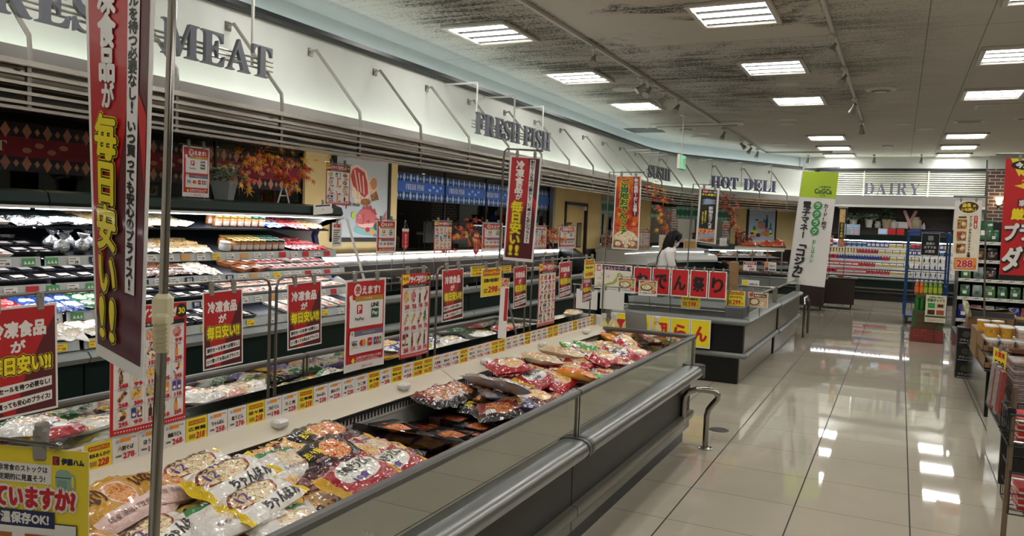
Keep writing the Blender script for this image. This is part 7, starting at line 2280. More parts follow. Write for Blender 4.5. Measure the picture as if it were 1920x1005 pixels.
# ------------------------------------------------------------------ dairy goods
mk = {}
b = MB(); b.box((-.035, -.035, 0), (.035, .035, .15), mat('milk_white', '#dfe3ea', .4), .004); b.prism([(-.035, .15), (.035, .15), (.0, .185)], -.034, .034, mat('milk_white', '#dfe3ea')); c_ = MB(); c_.box((-.0355, -.0362, .03), (.0355, -.0352, .10), BLU)
mk['carton'] = Kind('milk_carton', b, [('label', c_)], 'milk carton')
b = MB(); b.box((-.035, -.035, 0), (.035, .035, .15), mat('milk_blue', '#2f4fa8', .4), .004); b.prism([(-.035, .15), (.035, .15), (0, .185)], -.034, .034, WPL); c_ = MB(); c_.box((-.03, -.0362, .04), (.03, -.0352, .11), PAPER)
mk['blue'] = Kind('milk_carton', b, [('label', c_)], 'milk carton')
b = MB(); b.lathe([(0, 0), (.03, 0), (.04, .09), (.043, .09), (.043, .1), (0, .1)], (0, 0, 0), mat('cup_white', '#e6e4e0', .35), 12); c_ = MB(); c_.lathe([(.034, .02), (.041, .08)], (0, 0, 0), mat('cup_band_blue', '#4a7ac4', .4), 12)
mk['cup'] = Kind('yogurt_cup', b, [('band', c_)], 'yogurt cup')
b = MB(); b.lathe([(0, 0), (.03, 0), (.04, .09), (.043, .09), (.043, .1), (0, .1)], (0, 0, 0), mat('cup_pink', '#c9374a', .35), 12); c_ = MB(); c_.lathe([(.0405, .088), (.044, .1), (0, .102)], (0, 0, 0), PAPER, 12)
mk['redcup'] = Kind('yogurt_cup', b, [('lid', c_)], 'yogurt cup')
b = MB(); b.lathe([(0, 0), (.02, 0), (.022, .05), (.017, .06), (.022, .075), (.014, .085)], (0, 0, 0), mat('bottle_red', '#b5303a', .35), 10); c_ = MB(); c_.lathe([(.014, .083), (.015, .095), (0, .096)], (0, 0, 0), WPL, 10)
mk['bottle'] = Kind('drink_bottle', b, [('cap', c_)], 'drink bottle')
b = MB(); b.lathe([(0, 0), (.02, 0), (.022, .05), (.017, .06), (.022, .075), (.014, .085)], (0, 0, 0), mat('bottle_navy', '#2a3f90', .35), 10)
mk['bbottle'] = Kind('drink_bottle', b, [('cap', c_)], 'drink bottle')
b = MB(); b.lathe([(0, 0), (.02, 0), (.022, .05), (.017, .06), (.022, .075), (.014, .085)], (0, 0, 0), mat('bottle_cream', '#d9c88a', .35), 10)
mk['ybottle'] = Kind('drink_bottle', b, [('cap', c_)], 'drink bottle')
b = MB(); b.box((-.06, -.04, 0), (.06, .04, .09), mat('pack_white', '#dcdad4', .4), .006); c_ = MB(); c_.box((-.055, -.0415, .02), (.055, -.0405, .06), mat('pack_band', '#c9b13a', .4))
mk['pack'] = Kind('dairy_pack', b, [('label', c_)], 'dairy pack')
b = MB(); b.box((-.06, -.04, 0), (.06, .04, .1), mat('pack_red', '#b02a3a', .4), .006); c_ = MB(); c_.box((-.055, -.0415, .03), (.055, -.0405, .07), PAPER)
mk['rpack'] = Kind('dairy_pack', b, [('label', c_)], 'dairy pack')
DN = {'carton': 'white milk carton', 'blue': 'blue milk carton', 'cup': 'white and blue yogurt cup', 'redcup': 'red yogurt cup', 'bottle': 'small red drink bottle', 'bbottle': 'small blue drink bottle', 'ybottle': 'small cream drink bottle', 'pack': 'white dairy pack', 'rpack': 'red dairy pack'}
plan = [[('redcup', .08, 6), ('rpack', .13, 5), ('bottle', .055, 9), ('pack', .14, 3), ('cup', .1, 9)], [('rpack', .13, 7), ('bottle', .055, 6), ('pack', .14, 4), ('cup', .1, 10)],
  [('redcup', .09, 5), ('bbottle', .055, 16), ('bottle', .055, 3), ('pack', .14, 4), ('cup', .1, 7)], [('ybottle', .055, 14), ('bottle', .055, 7), ('pack', .13, 4), ('blue', .085, 3), ('cup', .1, 6)],
  [('carton', .085, 5), ('bottle', .06, 3), ('cup', .1, 4), ('blue', .085, 5), ('pack', .14, 3), ('redcup', .09, 3), ('blue', .085, 4), ('ybottle', .06, 4)]]
for j, ((y, z), row) in enumerate(zip(DSH, plan)):
 tot = sum(p * n for _, p, n in row); k_ = (DX1 - DX0 - .1) / tot
 x = DX0 + .05; c2 = {}
 for kd, p, n in row:
  for i in range(n):
   c2[kd] = c2.get(kd, 0) + 1
   mk[kd].put((x + p * k_ / 2, y + .06, z + .001), (0, 0, rnd.uniform(-.1, .1)), '%s on the %s dairy shelf, %s such from the trolleys' % (DN[kd], ('lowest', 'second lowest', 'middle', 'fourth', 'highest')[j], nth(c2[kd] - 1)), 'goods on the dairy shelves', (1.2, 1.2, 1.12 if kd not in ('carton', 'blue') else .85), parts=(kd not in ('cup',) or j > 2))
   x += p * k_
# things in the niche and on the canopy
NZ = 1.79

def pot_plant(label, loc, potm, pr, ph, lm, n, r, L, group='potted plants over the dairy case', rz=0, square=False, fl=.6):
 t = thing('potted_plant', label, 'plant', loc, (0, 0, rz), group)
 b = MB()
 if square:
  b.add([(-pr * .7, -pr * .7, 0), (pr * .7, -pr * .7, 0), (pr * .7, pr * .7, 0), (-pr * .7, pr * .7, 0), (-pr, -pr, ph), (pr, -pr, ph), (pr, pr, ph), (-pr, pr, ph)], [(3, 2, 1, 0), (0, 1, 5, 4), (1, 2, 6, 5), (2, 3, 7, 6), (3, 0, 4, 7), (4, 5, 6, 7)], potm)
 else:
  b.lathe([(0, 0), (pr * .7, 0), (pr, ph), (pr * .9, ph), (pr * .85, ph * .85), (0, ph * .85)], (0, 0, 0), potm, 16)
 obj('pot', b, parent=t)
 b = MB(); leaf_clump(b, (0, 0, ph + r * .15), r, n, lm, int(loc[0] * 100) + 7, fl, L)
 obj('foliage', b, parent=t, smooth=None)
 b = MB()
 for k in range(5):
  a = k * 1.26
  b.tube([(0, 0, ph * .8), (r * .5 * cos(a), r * .5 * sin(a), ph + r * .5)], .003, G1m, 5)
 obj('stem', b, parent=t)

for lab, px_, m_, n_, r_ in (('bushy pale-flowered potted plant in the dairy niche beside the blue sign', 1600, G2m, 70, .2), ('spreading plant in a white pot in the dairy niche above the small screen', 1629, G2m, 60, .22)):
 p = at_y(px_, 425, 22.4)
 pot_plant(lab, (p[0], 22.32, NZ), WPL, .1, .2, m_, n_, r_ * .8, .1)
p = at_y(1662, 425, 22.4)
pot_plant('tall leafy plant with two straw pots in the dairy niche', (p[0], 22.3, NZ), mat('pot_straw', '#b8a888', .6), .12, .22, G1m, 90, .16, .1, fl=1.4)
for lab, nm, px_, prof, m_ in (('small white pitcher in the dairy niche beside the white-potted plant', 'pitcher', 1646, [(0, 0), (.07, 0), (.09, .08), (.06, .14), (.075, .17), (0, .16)], WPL), ('round white lidded pot in the dairy niche', 'pot', 1675, [(0, 0), (.11, 0), (.13, .05), (.13, .12), (.14, .12), (.14, .14), (.05, .18), (.03, .21), (0, .21)], WPL),
                               ('clear glass jar with pale contents in the dairy niche near the pink blades', 'jar', 1717, [(0, 0), (.12, 0), (.13, .04), (.13, .2), (.08, .26), (.08, .3), (0, .31)], mat('jar_sand', '#b0a48c', .25, coat=.6)),
                               ('first small white bottle at the niche end', 'bottle', 1726, [(0, 0), (.035, 0), (.035, .1), (.015, .13), (.015, .16), (0, .16)], mat('bottle_pale', '#c9ccd4', .3)), ('second small white bottle at the niche end', 'bottle', 1732, [(0, 0), (.035, 0), (.035, .1), (.015, .13), (.015, .16), (0, .16)], mat('bottle_pale', '#c9ccd4'))):
 p = at_y(px_, 425, 22.4)
 obj(nm, MB().lathe(prof, (0, 0, 0), m_, 18), lab, nm, loc=(p[0], 22.4, NZ))
p = at_y(1692, 425, 22.42); obj('white_planter', MB().box((-.13, -.07, 0), (.13, .07, .17), WPL, .012), 'small white box planter in the dairy niche beside the round pot', 'planter', loc=(p[0], 22.42, NZ))
p = at_y(1705, 425, 22.4)
t = thing('blade_ornament', 'pair of crossed pink upright blades in the dairy niche', 'ornament', (p[0], 22.36, NZ))
for sx in (-1, 1):
 b = MB(); b.prism([(sx * -.10, 0), (sx * -.02, 0), (sx * .16, .42), (sx * .15, .47), (sx * .09, .45)], -.012, .012, mat('ornament_pink', '#c99a98', .5)); obj('blade', b, parent=t, fix=True).location = (0, .03 * sx, 0)
for nm, lab, x0, x1, y0, y1, m_ in (('red_box', 'red box on the dairy canopy, nearer the small screen', 1664, 1679, 431, 441, RED), ('red_box', 'red box on the dairy canopy, nearer the blue box', 1681, 1695, 431, 441, RED), ('blue_box', 'bright blue box on the dairy canopy above the blue roll cage', 1705, 1725, 433, 442, BLU)):
 a, c_ = at_y(x0, y1, 21.9), at_y(x1, y1, 21.9); z = 1.622
 obj(nm, MB().box((a[0], 21.86, z), (c_[0], 21.98, z + .15), m_, .004), lab, 'box', 'boxes on the dairy canopy')
a, c_ = at_y(1646, 441, 21.9), at_y(1664, 441, 21.9)
t = thing('small_screen', 'small lit screen on the dairy canopy between blue sign and red boxes', 'screen', ((a[0] + c_[0]) / 2, 21.9, 1.622)); w = (c_[0] - a[0]) / 2
obj('case', MB().box((-w, -.02, 0), (w, .02, .15), WPL, .006), parent=t); obj('display', MB().box((-w + .03, -.022, .03), (w - .03, -.0195, .12), mat('display_blue', '#7a90b8', .2, em='#8aa4cc', es=.5)), parent=t)
a, c_ = at_y(1584, 420, 21.8), at_y(1613, 420, 21.8)
hang_y('blue_sign', 'light blue dairy sign with white lines hanging over the case canopy', 'sign', 21.8, a[0], c_[0], a[2], .27, 130, 100, lambda c: (c.rect(2, 2, 128, 98, LBLU), c.text('朝食にぴったり', 64, 18, 100, 16, PAPER, 1), c.text('ミルク&ヨーグルト', 64, 40, 110, 16, PAPER, 1), c.rect(10, 56, 70, 92, PAPER), c.ell(98, 72, 22, 18, PINK), [c.rect(14, 60 + 8 * k, 60, 63 + 8 * k, BLU) for k in range(4)]), clips=0)
wire_stand('short rod holding the blue dairy sign', [(a[0] + .05, 21.815, a[2] - .01), (c_[0] - .05, 21.815, a[2] - .01)], [((a[0] + .1, 21.95, 1.62), (a[0] + .1, 21.815, a[2] - .01))], 'card rods', .006)
a, c_, e = at_y(1575, 392, 18.6), at_y(1586, 392, 18.6), at_y(1573, 463, 18.6)
hang_y('tall_banner', 'narrow dark banner with food photos standing on the brown trolley', 'banner', 18.6, a[0], c_[0], a[2], a[2] - e[2], 100, 600, lambda c: (c.rect(4, 4, 96, 596, BLK), c.rect(8, 8, 92, 210, F_GOLD), c.vtext('おすすめ鍋', 50, 220, 50, 230, PYEL, 1), c.rect(8, 470, 92, 590, F_RED)), clips=0)
wire_stand('thin stand on the brown trolley holding the narrow dark banner', [(a[0] - .03, 18.615, a[2] + .03), (c_[0] + .05, 18.615, a[2] + .03)], [((c_[0] + .03, 18.615, .67), (c_[0] + .03, 18.615, a[2] + .03))], 'banner poles', .008)
a, c_, e = at_y(1553, 441, 19.5), at_y(1563, 441, 19.5), at_y(1553, 459, 19.5)
hang_y('red_notice', 'small red notice beside the narrow dark banner', 'sign', 19.5, a[0], c_[0], a[2], .25, 60, 100, lambda c: (c.rect(2, 2, 58, 98, RED), c.text('お得', 30, 30, 40, 24, PAPER, 1), c.rect(10, 60, 50, 80, PAPER)), clips=0)
wire_stand('thin rod holding the small red notice by the trolleys', [(a[0], 19.51, a[2] - .01), (c_[0], 19.51, a[2] - .01)], [(((a[0] + c_[0]) / 2, 19.51, 0), ((a[0] + c_[0]) / 2, 19.51, a[2] - .01))], 'card rods', .008)
for k in range(8):
 (tr_brn, tr_red)[k % 2].put((-1.42 + .16 * (k % 4), 18.25 + .14 * (k // 4), .672), (0, 0, 0), 'packed sweet tray on the brown trolley, %s of two rows' % nth(k), 'trays on the brown trolley', parts=False)

# ------------------------------------------------------------------ blue roll cage
m_cage = mat('cage_blue', '#1f4a86', .4)
t = thing('roll_cage', 'empty blue steel roll cage on castors before the dairy shelves', 'roll cage', (.47, 16.4, 0), (0, 0, .03))
W2, D2 = .33, .30
for sy, nm in ((D2, 'back_frame'), (-D2, None)):
 if not nm:
  continue
for sx in (-1, 1):
 b = MB()
 b.tube([(sx * W2, -D2, .12), (sx * W2, -D2, 1.62), (sx * W2, -D2 + .06, 1.68), (sx * W2, D2 - .06, 1.68), (sx * W2, D2, 1.62), (sx * W2, D2, .12)], .016, m_cage, 8)
 for z in (.35, .7, 1.02, 1.36):
  b.tube([(sx * W2, -D2, z), (sx * W2, D2, z)], .008, m_cage, 6)
 for y in (-.1, .1):
  b.tube([(sx * W2, y, .15), (sx * W2, y, 1.68)], .005, m_cage, 6)
 obj('side_frame', b, parent=t)
b = MB()
b.tube([(-W2, D2, 1.6), (-W2 + .05, D2, 1.68), (W2 - .05, D2, 1.68), (W2, D2, 1.6)], .016, m_cage, 8)
for z in (.35, .8, .98, 1.36):
 b.tube([(-W2, D2, z), (W2, D2, z)], .013, m_cage, 6)
for k in range(4):
 x = -W2 + (k + 1) * 2 * W2 / 5
 b.tube([(x, D2, .15), (x, D2, 1.36)], .005, m_cage, 6)
obj('back_frame', b, parent=t)
obj('base', MB().box((-W2, -D2, .12), (W2, D2, .15), m_cage, .006), parent=t)
for sx in (-1, 1):
 for sy in (-1, 1):
  b = MB(); b.lathe([(0, -.018), (.05, -.018), (.055, 0), (.05, .018), (0, .018)], (0, 0, 0), BLKP, 14, Matrix.Translation((sx * (W2 - .04), sy * (D2 - .05), .055)) @ Matrix.Rotation(pi / 2, 4, 'Y')); b.box((sx * (W2 - .04) - .025, sy * (D2 - .05) - .02, .06), (sx * (W2 - .04) + .025, sy * (D2 - .05) + .02, .12), DSTEEL)
  obj('castor', b, parent=t)
hang_y('chalk_board', 'dark green chalk-style notice hanging on the blue roll cage', 'board', 16.66, .36, .66, 1.67, .42, 100, 120, lambda c: (c.rect(2, 2, 98, 118, mat('board_dark', '#18241f', .6)), c.rrect(36, 14, 66, 40, 6, GREY), c.text('店長の', 50, 56, 46, 14, PAPER, .6), c.text('おすすめ', 50, 76, 66, 14, PAPER, .6), c.text('お買得', 50, 98, 52, 16, PAPER, .6)), clips=0)

# ------------------------------------------------------------------ drink pallet
m_rb, nt, bs = nodes('red_brick_base')
ob_, mp_, xyz = coords(nt)
br = nt.nodes.new('ShaderNodeTexBrick'); cc = nt.nodes.new('ShaderNodeCombineXYZ')
nt.links.new(math_n(nt, 'ADD', xyz[0], xyz[1]), cc.inputs[0]); nt.links.new(xyz[2], cc.inputs[1]); nt.links.new(cc.outputs[0], br.inputs['Vector'])
br.inputs['Color1'].default_value = lin('#7a2c22'); br.inputs['Color2'].default_value = lin('#8f3a2c'); br.inputs['Mortar'].default_value = lin('#5a2a20'); br.inputs['Scale'].default_value = 1; br.inputs['Brick Width'].default_value = .1; br.inputs['Row Height'].default_value = .04; br.inputs['Mortar Size'].default_value = .003
nt.links.new(br.outputs['Color'], bs.inputs['Base Color'])
obj('brick_plinth', MB().box((.22, 13.4, 0), (.66, 13.85, .205), m_rb, .005), 'low red brick-patterned base under the green tea cartons', 'display base')
m_gb = mat('carton_green', '#3d5a2a', .6, var=.15, vscale=14)
for k, (z0, z1, x0, x1) in enumerate(((.207, .335, .235, .645), (.337, .46, .235, .645), (.66, .72, .27, .6))):
 b = MB(); b.box((x0, 13.42, z0), (x1, 13.8, z1), m_gb, .004)
 t = obj('drink_carton', b, ('green drink carton lying on the red brick base', 'green drink carton, second of the stack on the brick base', 'shallow green carton tray under the tea bottles')[k], 'carton', 'green drink cartons')
 obj('printed_panel', MB().box((x0 + .05, 13.417, z0 + .02), (x1 - .05, 13.421, z1 - .02), mat('carton_mark', '#5a3a22', .6)), parent=t)
b = MB(); b.box((.25, 13.42, .462), (.6, 13.8, .48), m_gb, .003)
obj('can_tray', b, 'green cardboard tray holding green cans on the tea stack', 'tray')
cb = MB(); cb.lathe([(0, 0), (.026, 0), (.032, .01), (.032, .155), (.027, .172), (0, .172)], (0, 0, 0), mat('can_green', '#3f8a3a', .3, .5), 14); cl = MB(); cl.lathe([(0, .1735), (.026, .1735)], (0, 0, 0), ALU, 14)
cank = Kind('tea_can', cb, [('lid', cl)], 'can')
for k in range(10):
 cank.put((.29 + .068 * (k % 5), 13.46 + .26 * (k // 5), .482), (0, 0, 0), 'green tea can under the bottle tray, %s in the %s row' % (nth(k % 5), ('front', 'rear')[k // 5]), 'green tea cans')
for nm, m_, n_, x0 in (('orange', mat('tea_orange', '#c95a1c', .2, coat=.5), 2, .27), ('green', mat('tea_green', '#6a8a2a', .2, coat=.5), 4, .39)):
 b = MB(); b.lathe([(0, 0), (.024, 0), (.029, .01), (.028, .06), (.03, .12), (.024, .165), (.012, .19), (.012, .2)], (0, 0, 0), m_, 14)
 cp = MB(); cp.lathe([(.0135, .196), (.014, .215), (0, .216)], (0, 0, 0), WPL, 12); lb = MB(); lb.lathe([(.0292, .03), (.0305, .11)], (0, 0, 0), mat('tea_label_' + nm, '#d9772c' if nm == 'orange' else '#a8b43a', .4), 14)
 kk = Kind('tea_bottle', b, [('cap', cp), ('label', lb)], 'bottle')
 for k in range(n_):
  for r in range(2):
   kk.put((x0 + .064 * k, 13.46 + .09 * r, .722), (0, 0, k), '%s tea bottle on the green stack, %s in the %s row' % (nm, nth(k), ('front', 'rear')[r]), '%s tea bottles on the stack' % nm, (1, 1, .8) if False else 1.0)
a, c_, e = at_y(1737, 553, 13.3), at_y(1776, 554, 13.3), at_y(1735, 604, 13.3)
hang_y('box_poster', 'cream poster with four storage boxes leaning before the green tea cartons', 'poster', 13.36, a[0], c_[0], a[2], a[2] - e[2], 130, 170, lambda c: (c.rect(2, 2, 128, 168, mat('poster_cream', '#d9d4b0', .5)), c.text('お買物に便利な', 65, 14, 90, 10, DGRN, .5), c.text('収納ボックス', 65, 32, 108, 20, DGRN, 1.2), c.rect(14, 50, 60, 82, GRN), c.rect(70, 50, 118, 80, mat('card_tan', '#c9ab84', .5)), c.rect(76, 56, 112, 74, BRN), c.rect(14, 92, 60, 122, BRN), c.rect(70, 92, 118, 122, mat('box_red', '#a8503a', .5)), c.rect(2, 128, 128, 140, DGRN), c.rect(10, 146, 120, 152, PINK), c.rect(10, 156, 120, 160, GREY)), clips=0)
cx0 = (a[0] + c_[0]) / 2
wire_stand('low steel easel leg behind the storage box poster', [(a[0] + .03, 13.375, a[2] - .02), (c_[0] - .03, 13.375, a[2] - .02)], [((cx0, 13.378, 0), (cx0, 13.375, a[2] - .02))], 'card rods', .006)

# ------------------------------------------------------------------ coffee shelving facing the entrance
t = thing('shelf_unit', 'tall dark shelf unit of coffee bags with white price rails', 'shelf', (1.9, 14.2, 0))
SX0, SX1, SY = -1.06, 1.3, -.3
obj('back_panel', MB().box((SX0, .28, 0), (SX1, .32, 1.86), m_case), parent=t)
obj('side_panel', MB().box((SX0 - .02, SY, 0), (SX0, .32, 1.86), DSTEEL), parent=t)
obj('base', MB().box((SX0, SY, 0), (SX1, .28, .12), BLKP), parent=t)
SHZ = (.14, .36, .70, .98, 1.27, 1.55)
for z in SHZ:
 sh = obj('shelf', MB().box((SX0, SY + .01, z - .02), (SX1, .28, z), m_shelf), parent=t)
 b = MB(); b.box((SX0, SY, z - .045), (SX1, SY + .008, z + .004), WPL)
 for k in range(16):
  x = SX0 + .03 + k * .148
  b.box((x, SY - .002, z - .038), (x + .12, SY, z - .004), PAPER); b.box((x + .02, SY - .003, z - .026), (x + .07, SY - .002, z - .02), INK); b.box((x + .06, SY - .003, z - .018), (x + .11, SY - .002, z - .008), INK)
 obj('price_rail', b, parent=sh)

def upbag(nm, base, mark, seed):
 """standing gusseted bag with a folded top"""
 r_ = random.Random(seed); b = MB(); vs = []; fs = []; n = 8
 for i, (z, w, d) in enumerate(((0, .07, .032), (.04, .075, .036), (.12, .074, .03), (.16, .07, .016), (.185, .068, .004), (.2, .067, .003))):
  for k in range(n):
   a = 2 * pi * (k + .5) / n
   c, s = cos(a), sin(a)
   e = (abs(c) ** .4 * (1 if c > 0 else -1), abs(s) ** .4 * (1 if s > 0 else -1))
   vs.append((e[0] * w + r_.uniform(-.002, .002), e[1] * d + r_.uniform(-.003, .003) * (i < 4), z))
 for i in range(5):
  for k in range(n):
   fs.append((i * n + k, i * n + (k + 1) % n, (i + 1) * n + (k + 1) % n, (i + 1) * n + k))
 fs += [tuple(range(n))[::-1], tuple(5 * n + k for k in range(n))]
 b.add(vs, fs, base)
 lb = MB(); lb.add([(-.03, -.0405, .05), (.025, -.0405, .05), (.025, -.0385, .10), (-.03, -.0385, .10)], [(0, 1, 2, 3)], mark)
 return Kind('coffee_bag', b, [('label', lb)], 'coffee bag', 50)

cb_ = [upbag('g', mat('bag_green', '#1f5a2c', .25, coat=.4), PAPER, 1), upbag('k', mat('bag_black', '#191a1c', .22, coat=.4), F_DARK, 2), upbag('b', mat('bag_brown', '#4a3022', .25, coat=.4), GOLD, 3), upbag('s', mat('bag_silver', '#7d837f', .25, .3), DGRN, 4), upbag('n', mat('bag_navy', '#1d2c7a', .25, coat=.4), PAPER, 5), upbag('l', mat('bag_lime', '#4a743a', .25, coat=.4), PAPER, 6), upbag('r', mat('bag_red', '#7a1c1c', .25, coat=.4), PAPER, 7)]
CN = ('green', 'black', 'brown', 'silver', 'navy', 'lime', 'red')
rowc = ((1, 3, 4), (4, 6, 3, 1), (0, 3, 5, 0), (5, 3, 1, 0), (1, 2, 1), (1, 1, 0, 2))
for j, z in enumerate(SHZ):
 c2 = {}
 for k in range(11):
  q = rowc[j][k % len(rowc[j])]
  c2[q] = c2.get(q, 0) + 1
  cb_[q].put((1.9 + SX0 + .1 + .165 * k, 14.2 + SY + .06 + .02 * (k % 2), z + .001), (rnd.uniform(-.08, .02), 0, rnd.uniform(-.2, .2)), '%s coffee bag on the %s shelf of the coffee unit, %s such from the aisle' % (CN[q], ('lowest', 'second', 'third', 'fourth', 'fifth', 'highest')[j], nth(c2[q] - 1)), 'coffee bags on the shelf unit', .92 if j not in (1,) else 1.1)
cb_[0].put((1.9 - .75, 14.2 - .22, 1.57), (-.1, 0, -.25), 'big green coffee bag with white label hanging forward at the shelf top', 'big green coffee bag', 1.5)

# ------------------------------------------------------------------ displays along the right of the aisle
m_side = mat('base_side_steel', '#8d8c84', .18, .85)

def base(label, x0, x1, y0, y1, z):
 t = thing('display_table', label, 'display table', (x0, y0, 0), group='black display tables along the aisle')
 obj('table_body', MB().box((.004, 0, .0), (x1 - x0, y1 - y0, z), BLKG, .003), parent=t)
 obj('aisle_panel', MB().box((0, .01, .01), (.004, y1 - y0, z - .01), m_side), parent=t)
 obj('table_top', MB().box((-.02, -.02, z), (x1 - x0, y1 - y0, z + .02), BLKP, .004), parent=t)

base('black display table under the cream tubs, its steel side facing the aisle', .76, 1.7, 8.15, 10.25, .41)
base('black display table under the magazine-like packs close to the camera', .66, 1.6, 5.95, 6.78, .37)
base('low black display table behind the tubs carrying brown cartons', .72, 1.7, 10.5, 12.4, .36)
gx = .65
for k in range(3):
 z0 = .195 * k
 t = obj('gift_box', MB().box((gx, 10.27, z0 + .001), (gx + .17, 10.46, z0 + .19), mat('box_black', '#1a191b', .35), .004), 'black boxed drink set with pale print, %s from the floor in the stack' % nth(k), 'box', 'black boxes stacked at the aisle edge')
 b = MB(); cv = Canvas(b, lambda x, y, z: (gx + .17 * x, 10.269 - z, z0 + .19 * (1 - y)), 1, 1)
 cv.text('ブラック', .5, .75, .7, .14, GREY, .01); cv.ell(.5, .4, .22, .2, mat('box_print', '#4a4540', .4)); cv.rect(.1, .9, .9, .95, GREY)
 obj('print', b, parent=t, smooth=None)
for k, (x0, y0, z0, w, d, h) in enumerate(((.74, 10.55, .382, .5, .35, .2), (.76, 10.55, .585, .46, .33, .18), (1.25, 10.7, .382, .4, .4, .3))):
 t = obj('carton', MB().box((x0, y0, z0), (x0 + w, y0 + d, z0 + h), CARD, .004), ('brown cardboard carton on the low table behind the black boxes', 'brown carton marked STICK, topmost behind the black boxes', 'tall brown carton farther from the aisle behind the tubs')[k], 'box', 'brown cartons on the low table')
 b = MB(); cv = Canvas(b, lambda x, y, z, x0=x0, y0=y0, z0=z0, w=w, h=h: (x0 + w * x, y0 - .0005 - z, z0 + h * (1 - y)), 1, 1)
 cv.rect(.02, .1, .98, .4, mat('carton_band', '#3d4650', .5))
 if k == 1: cv.text('STICK', .66, .62, .4, .2, INK, .008)
 obj('print', b, parent=t, smooth=None)
b, P, N = sheet((.74, 10.5, .80), (1.2, 10.5, .82), (.74, 10.9, .77), (1.2, 10.9, .77), 10, 10, lambda c: None, mat('wrap_mint', '#8fb8a8', .2, coat=.6), .004, 8, 4, curl=.03)
obj('wrap_sheet', b, 'crumpled mint plastic wrap lying on the top carton', 'plastic wrap', smooth=60)
for k, (x, y, z) in enumerate(((.70, 10.52, .5),)):
 obj('clear_bag', pouch('clear_bag', .22, .16, .05, pouch_mat('film_clear_pale', '#b9b48c', '#b9b48c', ['#cfc9a0', '#a8a37c', '#e0dcc0'], .5, .5, .4, .4), 61), 'pale crumpled clear bag hanging at the edge of the carton table', 'bag', loc=(.72, 10.52, .77), rot=(1.2, 0.2, 1.2))
# tubs in cardboard trays
tb = MB(); tb.lathe([(0, 0), (.045, 0), (.053, .085), (.056, .085), (.056, .095)], (0, 0, 0), mat('tub_white', '#d8d6d0', .35), 18)
tl = MB(); tl.lathe([(.0575, .088), (.0575, .098), (.052, .101), (0, .101)], (0, 0, 0), mat('tub_lid', '#dfdcd6', .3), 18)
tp = MB(); tp.lathe([(.0465, .012), (.0535, .075)], (0, 0, 0), food('tub_print', ['#d8d6d0', '#9ab0a8', '#c9a48a', '#b04a3a', '#e6e4de'], 45), 18)
tub = Kind('spread_tub', tb, [('lid', tl), ('label', tp)], 'tub')
yb_ = MB(); yb_.lathe([(0, 0), (.045, 0), (.053, .085), (.056, .085), (.056, .095)], (0, 0, 0), mat('tub_yellow', '#d9a01c', .35), 18)
yp = MB(); yp.lathe([(.0465, .025), (.053, .065)], (0, 0, 0), food('tub_print_yellow', ['#e0aa20', '#8a3a1c', '#f0d060', '#c9741c'], 45), 18)
ytub = Kind('spread_tub', yb_, [('lid', tl), ('label', yp)], 'tub')
ztr = .432
for j, (y0, y1, x0, zz) in enumerate(((8.17, 8.75, .74, .432), (8.17, 8.75, .72, .585))):
 b = MB(); x1 = 1.5
 b.box((x0, y0, zz), (x1, y1, zz + .008), CARD)
 for a, c_ in (((x0, y0, zz), (x1, y0 + .005, zz + .055)), ((x0, y1 - .005, zz), (x1, y1, zz + .055)), ((x0, y0, zz), (x0 + .005, y1, zz + .11)), ((x1 - .005, y0, zz), (x1, y1, zz + .055))):
  b.box(a, c_, CARD)
 t = obj('carton_tray', b, 'open brown carton tray of white tubs, %s tray of the two' % ('lower', 'upper')[j], 'carton tray', 'carton trays of tubs')
 obj('print', MB().box((x0 + .04, y0 - .001, zz + .012), (x1 - .1, y0, zz + .04), mat('carton_print', '#6a3a2a', .6)), parent=t)
 for k in range(6):
  for r in range(4):
   tub.put((x0 + .075 + .12 * k, y0 + .075 + .13 * r, zz + .009), (0, 0, k + r), 'white spread tub in the %s carton tray, %s from the aisle, row %s' % (('lower', 'upper')[j], nth(k), nth(r)), 'white spread tubs in the carton trays', parts=(r < 2))
for k in range(5):
 for r in range(3):
  if k < 2 and r == 0:
   continue
  kd = ytub if (k < 2 and r > 0) else tub
  kd.put((.80 + .12 * k, 8.26 + .13 * r, .70), (0, 0, k), '%s spread tub on the topmost layer, %s from the aisle in row %s' % ('yellow' if kd is ytub else 'white', nth(k), nth(r)), 'topmost spread tubs')
for k, (x, y) in enumerate(((.78, 8.95), (.9, 8.96))):
 ytub.put((x, y, .70), (0, 0, k), 'yellow spread tub on the tall tan carton behind the white ones, %s from the aisle' % nth(k), 'yellow tubs on the tan carton')
obj('carton', MB().box((.72, 8.85, .432), (1.3, 9.5, .698), CARD, .004), 'tan carton under the yellow tubs on the tub table', 'box')
# hanging yellow cards in clear sleeves
for k, (x0, y0, x1, y1) in enumerate(((1862, 665, 1877, 707), (1876, 672, 1887, 724))):
 Y = 6.72
 a, c_, e = at_y(x0, y0, Y), at_y(x1, y0, Y), at_y(x0, y1, Y)
 poster('price_sheet', 'yellow price card in a clear sleeve beside the flat packs, %s of two' % nth(k), 'price sheet', (a[0], Y, a[2] + .06), (c_[0] + .03, Y - .05, a[2] + .03), .24, 100, 180, lambda c: (c.rect(3, 3, 97, 177, PYEL), c.text('お買得', 50, 30, 70, 30, PRED, 1.5), c.text('598', 50, 90, 70, 50, BRN, 2), c.rect(14, 130, 86, 160, mat('card_ochre', '#a8842a'))), group='yellow sleeve cards', clips=1)
wire_stand('thin rod arm holding the two yellow sleeve cards', [at_y(1862, 652, 6.75), at_y(1895, 660, 6.67)], [((at_y(1895, 660, 6.67)[0], 6.67, .39), tuple(at_y(1895, 660, 6.67)))], 'card rods', .004)
